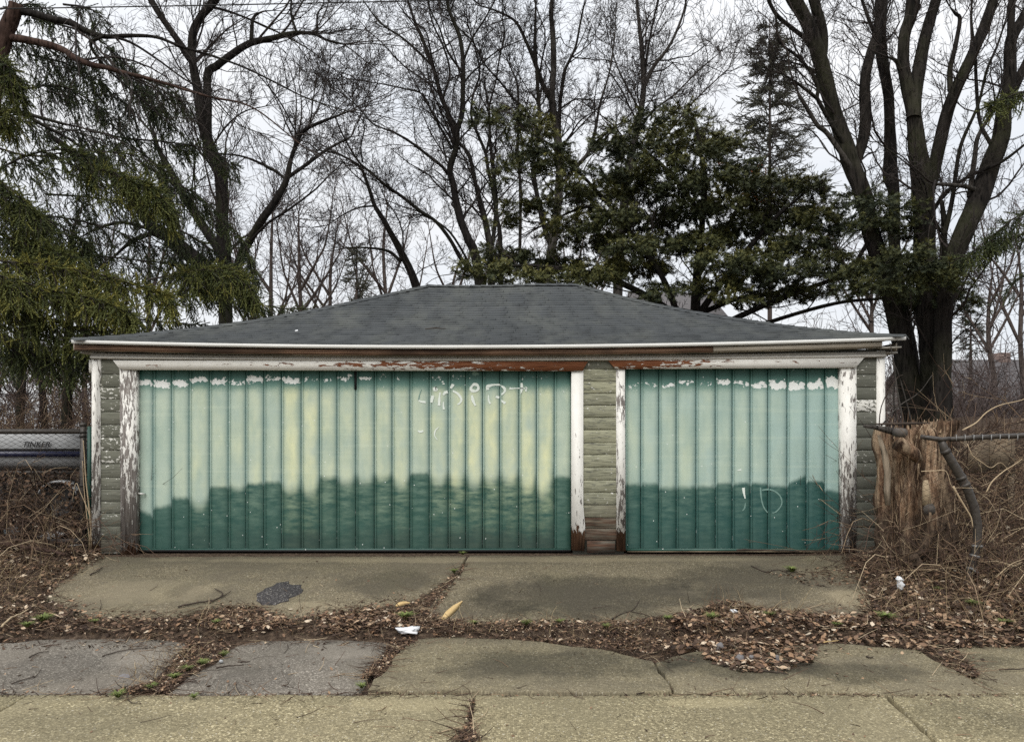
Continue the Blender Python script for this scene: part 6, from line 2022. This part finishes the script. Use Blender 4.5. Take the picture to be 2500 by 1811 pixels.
litter, sticks = Many(), Many()
zones = [  # outline px, leaves, sticks, leaf size, thickness, tint power
    ([(-60, 1270), (140, 1250), (235, 1236), (150, 1285), (100, 1322), (190, 1362), (250, 1376), (380, 1376), (500, 1342), (640, 1372), (760, 1352), (905, 1338), (905, 1418), (600, 1412), (420, 1424), (150, 1412), (0, 1424), (-60, 1430)], 2600, 1500, (.025, .060), .035, 1.5),
    ([(-60, 1205), (205, 1212), (235, 1236), (140, 1262), (-60, 1290)], 1000, 500, (.03, .07), .05, 1.4),
    ([(560, 1345), (640, 1372), (600, 1412), (470, 1408), (440, 1360)], 420, 220, (.03, .065), .04, 1.0),
    ([(710, 1366), (840, 1350), (905, 1340), (900, 1408), (720, 1410)], 520, 200, (.035, .07), .045, .8),
    ([(415, 1424), (520, 1430), (470, 1470), (410, 1500), (370, 1535), (240, 1537), (340, 1510), (380, 1470)], 420, 420, (.02, .045), .025, 1.6),
    ([(868, 1418), (930, 1418), (880, 1452), (835, 1500), (800, 1500), (850, 1455)], 320, 380, (.02, .04), .025, 1.9),
    ([(905, 1338), (985, 1290), (1025, 1250), (1036, 1250), (1005, 1300), (965, 1352), (985, 1374), (1030, 1386), (960, 1412), (905, 1410)], 420, 420, (.02, .045), .025, 1.8),
    ([(960, 1388), (1150, 1390), (1400, 1386), (1490, 1368), (1500, 1420), (1440, 1450), (1330, 1436), (1180, 1420), (960, 1416)], 900, 700, (.02, .05), .03, 1.6),
    ([(1490, 1366), (1570, 1348), (1700, 1352), (1890, 1366), (1950, 1400), (2080, 1430), (2040, 1442), (1850, 1424), (1700, 1436), (1560, 1442), (1470, 1450)], 2100, 900, (.03, .07), .05, 1.05),
    ([(1575, 1340), (1640, 1338), (1690, 1356), (1560, 1356)], 160, 120, (.03, .06), .05, 1.0),
    ([(1530, 1420), (1820, 1420), (1800, 1470), (1740, 1488), (1650, 1492), (1570, 1470)], 900, 260, (.03, .07), .04, .85),
    ([(1885, 1236), (1960, 1240), (2330, 1260), (2330, 1436), (2080, 1432), (1950, 1400), (1930, 1360), (1930, 1310), (1890, 1262)], 3200, 2200, (.03, .075), .05, 1.35),
    ([(1690, 1268), (1800, 1262), (1900, 1240), (1900, 1300), (1800, 1300)], 200, 160, (.02, .05), .02, 1.5),
    ([(2075, 1440), (2120, 1440), (2170, 1495), (2150, 1505), (2090, 1475)], 220, 160, (.02, .05), .02, 1.6),
    ([(-60, 1532), (800, 1532), (830, 1528), (1100, 1537), (2230, 1533), (2230, 1542), (-60, 1542)], 260, 300, (.012, .03), .008, 1.8),
    ([(1040, 1548), (1056, 1548), (1040, 1600), (1070, 1645), (1000, 1645), (1030, 1605)], 160, 130, (.015, .035), .015, 2.0),
    ([(90, 1300), (200, 1345), (380, 1356), (500, 1326), (640, 1350), (760, 1334), (900, 1316), (905, 1345), (760, 1358), (640, 1376), (500, 1346), (380, 1380), (250, 1380), (100, 1330)], 260, 260, (.02, .05), .012, 1.3),
    ([(0, 1420), (420, 1420), (600, 1405), (870, 1415), (1440, 1450), (1500, 1440), (2040, 1432), (2080, 1450), (1500, 1465), (1440, 1478), (1200, 1440), (900, 1440), (600, 1425), (420, 1440), (0, 1440)], 300, 420, (.015, .045), .012, 1.2),
    ([(960, 1372), (1400, 1370), (1490, 1350), (1900, 1340), (1930, 1370), (1500, 1380), (1400, 1392), (960, 1392)], 240, 320, (.02, .05), .012, 1.3),
    ([(1860, 1236), (1900, 1236), (1950, 1360), (1900, 1368), (1900, 1300)], 200, 200, (.02, .06), .02, 1.2),
    ([(200, 1240), (1880, 1236), (1900, 1360), (1000, 1385), (230, 1372), (120, 1320)], 90, 80, (.015, .04), .008, .8),
    ([(0, 1426), (800, 1430), (2230, 1440), (2230, 1530), (0, 1530)], 130, 150, (.015, .04), .01, .9),
    ([(0, 1545), (2268, 1545), (2268, 1640), (0, 1640)], 50, 40, (.012, .03), .008, .8)]
for pts, nl, ns, sz, th, tp in zones:
    X, Y = in_poly(pts, nl)
    Z = np.maximum(soil_z(X, Y), g(Y) - .012) + rng.random(nl) * th + .008
    litter.sprays(*pile(np.column_stack([X, Y, Z]), sz, .38, np.clip(rng.random(nl) ** tp, 0, 1)))
    X, Y = in_poly(pts, ns)
    Z = np.maximum(soil_z(X, Y), g(Y) - .010) + rng.random(ns) * th + .006
    a = rng.random(ns) * 2 * np.pi
    P, R = grow(np.column_stack([X, Y, Z]), np.column_stack([np.cos(a), np.sin(a), rng.uniform(-.05, .10, ns)]), rng.uniform(.04, .22, ns), rng.uniform(.0012, .0034, ns), 3, .22, -.03, .5)
    sticks.tubes(P, R, 3)
# crumbs and needles between the leaves
for pts, nl in ((zones[0][0], 2600), (zones[1][0], 600), (zones[4][0], 900), (zones[5][0], 700), (zones[6][0], 700), (zones[7][0], 1500), (zones[8][0], 2200), (zones[11][0], 2600)):
    X, Y = in_poly(pts, nl)
    Z = np.maximum(soil_z(X, Y), g(Y) - .012) + rng.random(nl) * .03 + .006
    litter.sprays(*pile(np.column_stack([X, Y, Z]), (.010, .026), .6, np.clip(rng.random(nl) ** 1.1, 0, 1)))
# behind the fences and under the brush
for xr, yr, nn in (((-130, 196), (8.6, 12), 2600), ((1970, 2400), (8.0, 12), 3200)):
    px = rng.uniform(*xr, nn)
    Y = rng.uniform(*yr, nn)
    X = (px - CX) * Y / F
    litter.sprays(*pile(np.column_stack([X, Y, soil_z(X, Y) + rng.random(nn) * .12]), (.04, .10), .5, rng.random(nn) ** 1.4))
tag(litter.build('leaf_litter', M['leaf']), 'brown dead leaves drifted in the seams and along both sides', kind='stuff')
tag(sticks.build('twig_litter', M['twig_red']), 'small broken twigs strewn among the dead leaves', kind='stuff')

# dry stalks standing in the litter
ds = Many()
for pts, nn, hr in (([(1560, 1345), (1720, 1345), (1860, 1370), (1560, 1420)], 90, (.08, .34)), ([(1900, 1290), (2300, 1280), (2300, 1420), (1960, 1400)], 260, (.10, .5)),
                    ([(-40, 1260), (200, 1250), (120, 1320), (-40, 1380)], 130, (.1, .5)), ([(430, 1350), (900, 1350), (900, 1410), (430, 1420)], 80, (.06, .22)), ([(340, 1440), (440, 1440), (330, 1530), (260, 1535)], 90, (.05, .18)),
                    ([(1000, 1388), (1480, 1388), (1480, 1430), (1000, 1414)], 120, (.05, .18)), ([(2090, 1180), (2268, 1180), (2268, 1280), (2090, 1280)], 90, (.3, .9)), ([(345, 1450), (450, 1450), (350, 1520), (280, 1530)], 160, (.03, .12)), ([(60, 1190), (205, 1190), (205, 1235), (60, 1235)], 60, (.2, .8))):
    X, Y = in_poly(pts, nn)
    st = np.column_stack([X, Y, soil_z(X, Y)])
    P, R = grow(st, np.column_stack([rng.normal(size=(nn, 2)) * .45, np.ones(nn)]), rng.uniform(*hr, nn), np.full(nn, .0020), 6, .12, 0, .4, .06)
    ds.tubes(P, R, 3, rng.random(nn))
tag(ds.build('dry_stalks', M['straw']), 'dry pale grass stalks standing in the litter', kind='stuff')

# pale canes: by the left post, and over the right fence
for k, (pts, w, lab) in enumerate((
        ([(205, 1225), (198, 1130), (190, 1060), (187, 1010), (184, 975)], 4, 'pale bramble cane leaning on the left fence post'),
        ([(202, 1228), (192, 1140), (186, 1080), (183, 1020)], 3, 'thin brown cane leaning on the left fence post'),
        ([(196, 1228), (200, 1150), (178, 1090), (168, 1070), (160, 1110)], 2.5, 'hooked cane beside the left fence post'))):
    o = MB().tube(catmull([W(x, y, 8.34) for x, y in pts], 4), np.linspace(w, w * .4, (len(pts) - 1) * 4 + 1) / 2 * 8.34 / F, 5).build('cane', M['stick_pale'], None, True)
    tag(o, lab, 'cane')
for k, (pts, w, Y, lab) in enumerate((
        ([(1010, 730), (1060, 640), (1150, 560), (1230, 510), (1300, 460)], 12, 6.7, 'pale cane rising right from the crooked post'),
        ([(820, 230), (930, 170), (1010, 90), (1120, 30), (1290, -10), (1400, -60)], 12, 7.2, 'long pale cane arching above the right fence rail'),
        ([(745, 680), (790, 760), (850, 860), (890, 930), (905, 1010)], 20, 6.75, 'white weathered stick against the crooked post'),
        ([(490, 560), (600, 555), (690, 560), (735, 680), (800, 690), (930, 694)], 8, 6.8, 'thin pale vine stretched across the stump'),
        ([(1090, 1410), (1200, 1310), (1314, 1260)], 9, 6.6, 'straight pale cane low at the right edge'),
        ([(860, 340), (900, 430), (980, 490), (1050, 530), (1130, 490), (1220, 590)], 8, 6.8, 'thin straw vine hanging from the right fence rail'),
        ([(610, 1330), (620, 1200), (628, 1060)], 7, 6.95, 'upright pale stem in front of the stump'))):
    c = catmull([W(*src7(x, y), Y) for x, y in pts], 4)
    o = MB().tube(c, np.linspace(w, w * .4, len(c)) / 3.62 / 2 * Y / F, 5).build('cane', M['stick_pale'], None, True)
    tag(o, lab, 'cane')
for pts, w, Y, lab in (([(2005, 950), (1990, 880), (1978, 800), (1972, 760)], 4.5, 7.7, 'bare upright shoot growing from the stump top'), ([(2020, 940), (2002, 870), (1985, 815), (1968, 790)], 3.5, 7.7, 'second, leaning shoot growing from the stump top'),
                       ([(1950, 945), (1990, 900), (2035, 870), (2065, 830)], 3.5, 7.5, 'slanting twig crossing above the stump'), ([(1946, 980), (1952, 900), (1985, 840), (2000, 830)], 3, 7.7, 'dark vine curling up the right corner board'),
                       ([(1990, 942), (1978, 880), (1984, 830), (1975, 780)], 3.5, 7.75, 'thin shoot beside the right corner board')):
    c = catmull([W(x, y, Y) for x, y in pts], 4)
    o = MB().tube(c, np.linspace(w, w * .4, len(c)) / 2 * Y / F, 5).build('shoot', M['bark_gray'] if 'dark' not in lab else M['stick'], None, True)
    tag(o, lab, 'shoot')


# ---- loose sticks on the ground
def ground_tube(name, pts, w, mat, label, cat, lift=.006, s=6):
    G = [ground_at(x, y) for x, y in pts]
    Ym = sum(p[1] for p in G) / len(G)
    r0 = w / 2 * Ym / F
    c = catmull([(x, y, max(float(soil_z(x, y)), z) + lift + r0) for x, y, z in G], 4)
    c[:, 2] += np.abs(np.sin(np.arange(len(c)) * 1.3)) * r0 * .8
    o = MB().tube(c, np.linspace(r0, r0 * .5, len(c)), s).build(name, M[mat], None, True)
    return tag(o, label, cat)


ground_tube('stick', [z6(10, 640), z6(70, 590), z6(140, 540), z6(220, 490)], 5, 'stick_pale', 'pale peeled stick lying in the leaves at the left edge', 'stick', .03)
ground_tube('branch', [z6(-60, 130), z6(60, 145), z6(180, 165), z6(300, 180), z6(400, 190)], 11, 'bark_red', 'thick dark fallen branch below the left fence', 'branch', .05, 8)
ground_tube('twig', [z6(1095, 465), z6(1230, 440), z6(1330, 420), z6(1370, 385), z6(1320, 355)], 4, 'stick', 'hooked dark twig on the left apron slab', 'twig', .004)
ground_tube('twig', [z6(1290, 440), z6(1370, 400), z6(1420, 370)], 3, 'stick', 'short dark twig crossing the hooked one', 'twig', .004)
ground_tube('twig', [z6(630, 765), z6(740, 735), z6(850, 720), z6(960, 715)], 2.5, 'stick', 'long thin twig on the lower left gray slab', 'twig', .002)
ground_tube('twig', [z6(180, 775), z6(240, 745), z6(300, 738)], 3, 'stick', 'short twig on the gray slab near the left edge', 'twig', .002)
ground_tube('twig', [z6(70, 935), z6(150, 910), z6(220, 890), z6(255, 840)], 2.5, 'stick', 'curved twig near the lower left corner', 'twig', .002)
ground_tube('twig', [z6(0, 985), z6(50, 1000), z6(95, 992), z6(60, 950)], 2.5, 'stick', 'curled twig at the left end of the alley seam', 'twig', .002)
ground_tube('twig', [z6(790, 990), z6(785, 1030), z6(820, 1055), z6(860, 1045)], 2.5, 'stick', 'curled twig on the alley below the gray slabs', 'twig', .002)
ground_tube('twig', [z6(1330, 842), z6(1410, 828), z6(1500, 822)], 4, 'stick', 'straight twig lying on the middle gray slab', 'twig', .002)
ground_tube('twig', [z6(1480, 806), z6(1540, 804)], 4.5, 'stick', 'stubby black twig on the middle gray slab', 'twig', .002)
ground_tube('twig', [z6(555, 265), z6(600, 245), z6(630, 220)], 3.5, 'stick', 'short twig at the left end of the apron', 'twig', .002)
ground_tube('twig', [z7(1700, 580), z7(1800, 510), z7(1880, 480), z7(1920, 420)], 2.5, 'stick', 'thin forked twig reaching over the right apron slab', 'twig', .004)
ground_tube('twig', [z7(1860, 490), z7(1930, 505), z7(1980, 520)], 2, 'stick', 'side shoot of the twig on the right apron slab', 'twig', .004)
ground_tube('twig', [z7(1900, 1000), z7(1950, 990), z7(1985, 965)], 3, 'stick', 'small dark twig on the alley seam near the middle', 'twig', .003)
ground_tube('twig', [z7(700, 1230), z7(850, 1190), z7(960, 1130), z7(990, 1080)], 2.2, 'twig_x' if False else 'stick_pale', 'thin pale twig curving over the alley crack', 'twig', .003)
ground_tube('twig', [z8(1030, 498), z8(1090, 505), z8(1140, 525), z8(1220, 522)], 3.5, 'stick', 'dark twig at the lower edge of the right apron slab', 'twig', .003)
ground_tube('twig', [z8(1300, 770), z8(1320, 780), z8(1340, 775)], 4, 'stick', 'tiny curled twig on the dark stained slab', 'twig', .003)
ground_tube('twig', [z8(2115, 850), z8(2200, 852), z8(2330, 846)], 4, 'stick', 'speckled twig on the pale slab at the right edge', 'twig', .003)
ground_tube('twig', [z8(590, 210), z8(680, 250), z8(760, 235), z8(880, 290)], 2.5, 'stick', 'thin twig on the apron by the right weeds', 'twig', .003)
ground_tube('twig', [z8(650, 860), z8(720, 865), z8(820, 880)], 4, 'stick', 'dark twig at the foot of the leaf pile', 'twig', .003)
ground_tube('twig', [z8(1035, 690), z8(1130, 680)], 3, 'wood_pale', 'straight yellow straw at the edge of the leaf pile', 'straw', .012)
ground_tube('twig', [z8(500, 115), z8(700, 118), z8(900, 122), z8(1130, 118)], 4.5, 'stick', 'long dark lath lying under the right door', 'lath', .002)


def wedge(name, a, b, w, mat, label, cat, lift=.01):
    A, B = Vector(ground_at(*a)), Vector(ground_at(*b))
    d = (B - A).normalized()
    s = Vector((-d.y, d.x, 0)) * w
    up = Vector((0, 0, 1))
    L = (B - A).length
    V = []
    for t, k, h in ((0, .5, .012), (.25, 1, .03), (.6, .9, .028), (1, .08, .01)):
        c = A + d * L * t + up * lift
        V += [c - s * k, c + s * k, c + s * k * .5 + up * h, c - s * k * .4 + up * h * .8]
    m = MB()
    m.add(V, [(4 * i + j, 4 * i + 4 + j, 4 * i + 4 + (j + 1) % 4, 4 * i + (j + 1) % 4) for i in range(3) for j in range(4)] + [(0, 1, 2, 3), (12, 13, 14, 15)])
    return tag(m.build(name, M[mat], None), label, cat)


wedge('wood_splinter', z7(705, 545), z7(828, 432), .035, 'wood_pale', 'yellow split piece of wood on the right apron slab', 'wood splinter')
wedge('wood_splinter', z7(420, 475), z7(505, 455), .022, 'wood_pale', 'small yellow wood chip in the litter left of the split piece', 'wood splinter', .03)


def lump(name, px, py, rx, ry, mat, label, cat, lift=0.0, seed=0, Y=None, rough=.35, parent=None):
    if Y is None:
        c = ground_at(px, py)
        c = (c[0], c[1], max(float(soil_z(c[0], c[1])), c[2]) + lift)
    else:
        c = W(px, py, Y)
    s = c[1] / F
    V = []
    na, nz = 14, 8
    for j in range(nz + 1):
        for i in range(na):
            th, ph = math.pi * j / nz, 2 * math.pi * i / na
            q = Vector((math.sin(th) * math.cos(ph), math.sin(th) * math.sin(ph), math.cos(th)))
            k = 1 + rough * (mnoise.noise(q * 1.7 + Vector((seed * 3.1, 0, 0))) + .5 * mnoise.noise(q * 4.5 + Vector((0, seed, 0))))
            V.append((c[0] + q.x * rx * s * k, c[1] + q.y * rx * s * k * .7, c[2] + q.z * ry * s * k))
    Fq = [(j * na + i, j * na + (i + 1) % na, (j + 1) * na + (i + 1) % na, (j + 1) * na + i) for j in range(nz) for i in range(na)]
    o = obj(name, V, [Fq], M[mat], parent, smooth=rough < .5)
    return tag(o, label, cat) if label else o


lump('stone', *z8(395, 725), 10, 11, 'stone', 'gray stone standing at the left of the leaf pile', 'stone', .02, 1)
lump('stone', *z8(520, 805), 11, 13, 'stone', 'pale gray stone at the foot of the leaf pile', 'stone', .02, 2)
lump('stone', *z8(592, 792), 7, 8, 'stone', 'small dark stone right of the pale gray stone', 'stone', .02, 3)
lump('stone', *z8(750, 800), 5, 11, 'stone', 'narrow upright stone at the right of the leaf pile', 'stone', .02, 4)
lump('stone', *z6(1360, 800), 5, 4, 'boat', 'white pebble on the middle gray slab', 'stone', .008, 5)
lump('stone', *z6(770, 890), 16, 7, 'stone', 'flat gray stone sunk in the weedy seam', 'stone', .0, 6)
lump('plastic_scrap', *z7(490, 645), 26, 5, 'plastic', 'crumpled white plastic scrap above the gray slab', 'litter', .02, 7, rough=.8)
lump('plastic_scrap', *z8(480, 522), 7, 5, 'plastic', 'white scrap in the litter at the left of the leaf pile', 'litter', .05, 8, rough=.8)
lump('plastic_scrap', 118, 1186, 26, 9, 'plastic', 'white plastic sheet bunched behind the left fence', 'litter', 0, 9, 8.75, .8)
lump('plastic_bag', 30, 1182, 17, 16, 'graybag', 'bluish gray bag on the ground behind the left fence', 'bag', 0, 10, 8.7, .5)
lump('plastic_scrap', 2085, 1306 + 8, 8, 7, 'plastic', 'white scrap at the foot of the crooked post', 'litter', 0, 14, 6.8, .8)
rag = thing('white_rag', 'white rag caught on a thin stalk in front of the stump', 'rag', ground_at(*z8(1490, 505)))
Yr = ground_at(*z8(1490, 505))[1]
MB().tube([W(*z8(1490, 505), Yr), W(*z8(1492, 420), Yr), W(*z8(1500, 310), Yr)], [.003, .0025, .002], 5).build('stalk', M['straw'], rag)
lump('cloth', *z8(1505, 318), 8, 11, 'plastic', None, None, 0, 11, Yr, .8, rag)
lump('cloth', *z8(1502, 285), 8, 5, 'plastic', None, None, 0, 12, Yr, .8, rag)
for a, b, w, mt, lab in (((108, 1199), (186, 1197), 13, 'black', 'black plastic pipe lying behind the left fence'), ((112, 1210), (182, 1206), 6, 'band', 'silver tube lying in front of the black pipe')):
    pa, pb = W(*a, 8.35), W(*b, 8.3)
    tag(MB().tube([pa, tuple((np.array(pa) + np.array(pb)) / 2 - np.array([0, 0, .004])), pb], [w / 2 * 8.3 / F] * 3, 9).build('pipe', M[mt], None, True), lab, 'pipe')

# ---- green weeds
bl = MB()
for k in range(64):
    a = random.random() * 6.28
    L = random.uniform(.5, 1.0)
    o_ = random.uniform(.1, .7)
    w = .035
    b0 = Vector((math.cos(a) * .12 * random.random(), math.sin(a) * .12 * random.random(), 0))
    dirv = Vector((math.cos(a) * o_, math.sin(a) * o_, 1)).normalized()
    mid = b0 + dirv * L * .6
    tip = mid + Vector((math.cos(a) * .35 * L, math.sin(a) * .35 * L, .12 * L))
    sv = Vector((-math.sin(a), math.cos(a), 0)) * w
    bl.add([b0 - sv * .6, b0 + sv * .6, mid - sv, mid + sv, tip], [(0, 1, 3, 2), (2, 3, 4)])
weed_me = None
weeds = [(801, 1527, 13, 'bright green weed tuft at the corner of the olive slab'), (95, 1396, 22, 'wide green weed patch in the leaves at the left edge'), (60, 1408, 14, 'pale green weeds left of the wide patch'), (210, 1396, 11, 'small yellow green weed in the left litter'),
         (448, 1476, 16, 'green grass in the weedy seam between the gray slabs'), (262, 1548, 17, 'green weeds at the left alley seam'), (430, 1549, 11, 'tiny weeds at the alley seam below the middle gray slab'), (897, 1386, 20, 'green weeds below the crack in the apron'), (1006, 1270, 10, 'sprig of green in the apron crack'),
         (1025, 1230, 9, 'green sprig under the wide door'), (1165, 1401, 14, 'yellow green weeds along the apron foot in the middle'), (1344, 1407, 11, 'low weed left of the leaf pile'), (1754, 1268, 15, 'green weed on the upper right apron'), (1577, 1394, 18, 'green weeds at the left of the leaf pile'),
         (1703, 1394, 14, 'dark weeds in the middle of the litter'), (1959, 1388, 22, 'bushy green weeds below the right bank'), (1851, 1406, 13, 'green weeds between leaf pile and right bank'), (2077, 1328, 10, 'bright yellow green weed near the rag'), (2153, 1358, 18, 'sprawling green weeds at the right bank'), (2225, 1400, 16, 'dull green weeds at the right edge'),
         (415, 1488, 15, 'grass at the middle of the weedy seam between the gray slabs'), (385, 1505, 13, 'grass low in the weedy seam between the gray slabs'), (335, 1528, 14, 'grass where the weedy seam meets the alley'), (495, 1455, 12, 'yellowish grass at the head of the weedy seam'), (480, 1400, 12, 'sparse weeds in the litter above the gray slabs'), (1240, 1400, 11, 'weeds at the apron foot right of the middle'), (1480, 1395, 12, 'weeds near the left tip of the leaf pile'), (1050, 1398, 10, 'weeds under the yellow split piece')]
for px, py, w, lab in weeds:
    c = ground_at(px, py)
    s = w * c[1] / F * 1.9
    if weed_me is None:
        o = bl.build('weed_tuft', M['weed'])
        weed_me = o.data
        tv = weed_me.attributes.new('tint', 'FLOAT', 'POINT')
        tv.data.foreach_set('value', rng.random(len(weed_me.vertices)).astype(np.float32))
    else:
        o = link(bpy.data.objects.new('weed_tuft', weed_me))
    o.location = (c[0], c[1], max(float(soil_z(c[0], c[1])), c[2] - .02) + .03)
    o.scale = (s * 1.25, s * 1.0, s * .6)
    o.rotation_euler = (0, 0, random.random() * 6.28)
    tag(o, lab, 'weed', 'weeds growing in the slab seams')

# ---- on the roof, and the wire overhead
xr_, tr_ = WX(965, 9.2), .28
a = roof_x(xr_ - .12, tr_, .02)
b = roof_x(xr_ + .14, tr_ + .004, .02)
tag(MB().tube([a, tuple((np.array(a) + np.array(b)) / 2 + np.array([0, 0, .012])), b], [.006, .008, .003], 5).build('twig', M['stick'], None), 'small dark twig lying on the roof shingles', 'twig')
p_ = roof_x(WX(657, 8.9), .18, .018)
lump('leaf', 657, 733, 3.5, 2.5, 'plastic', 'pale dead leaf stuck on the roof shingles', 'leaf', 0, 15, p_[1] - .02, .6)
Yw = 9.0
c = [W(x, y, Yw) for x, y in ((-500, 26), (0, 20), (450, 12.5), (900, 3), (1500, -12), (2600, -34))]
tag(MB().tube(c, [.0075] * 6, 5).build('power_line', M['black'], None), 'thin black wire crossing the sky near the top', 'wire')
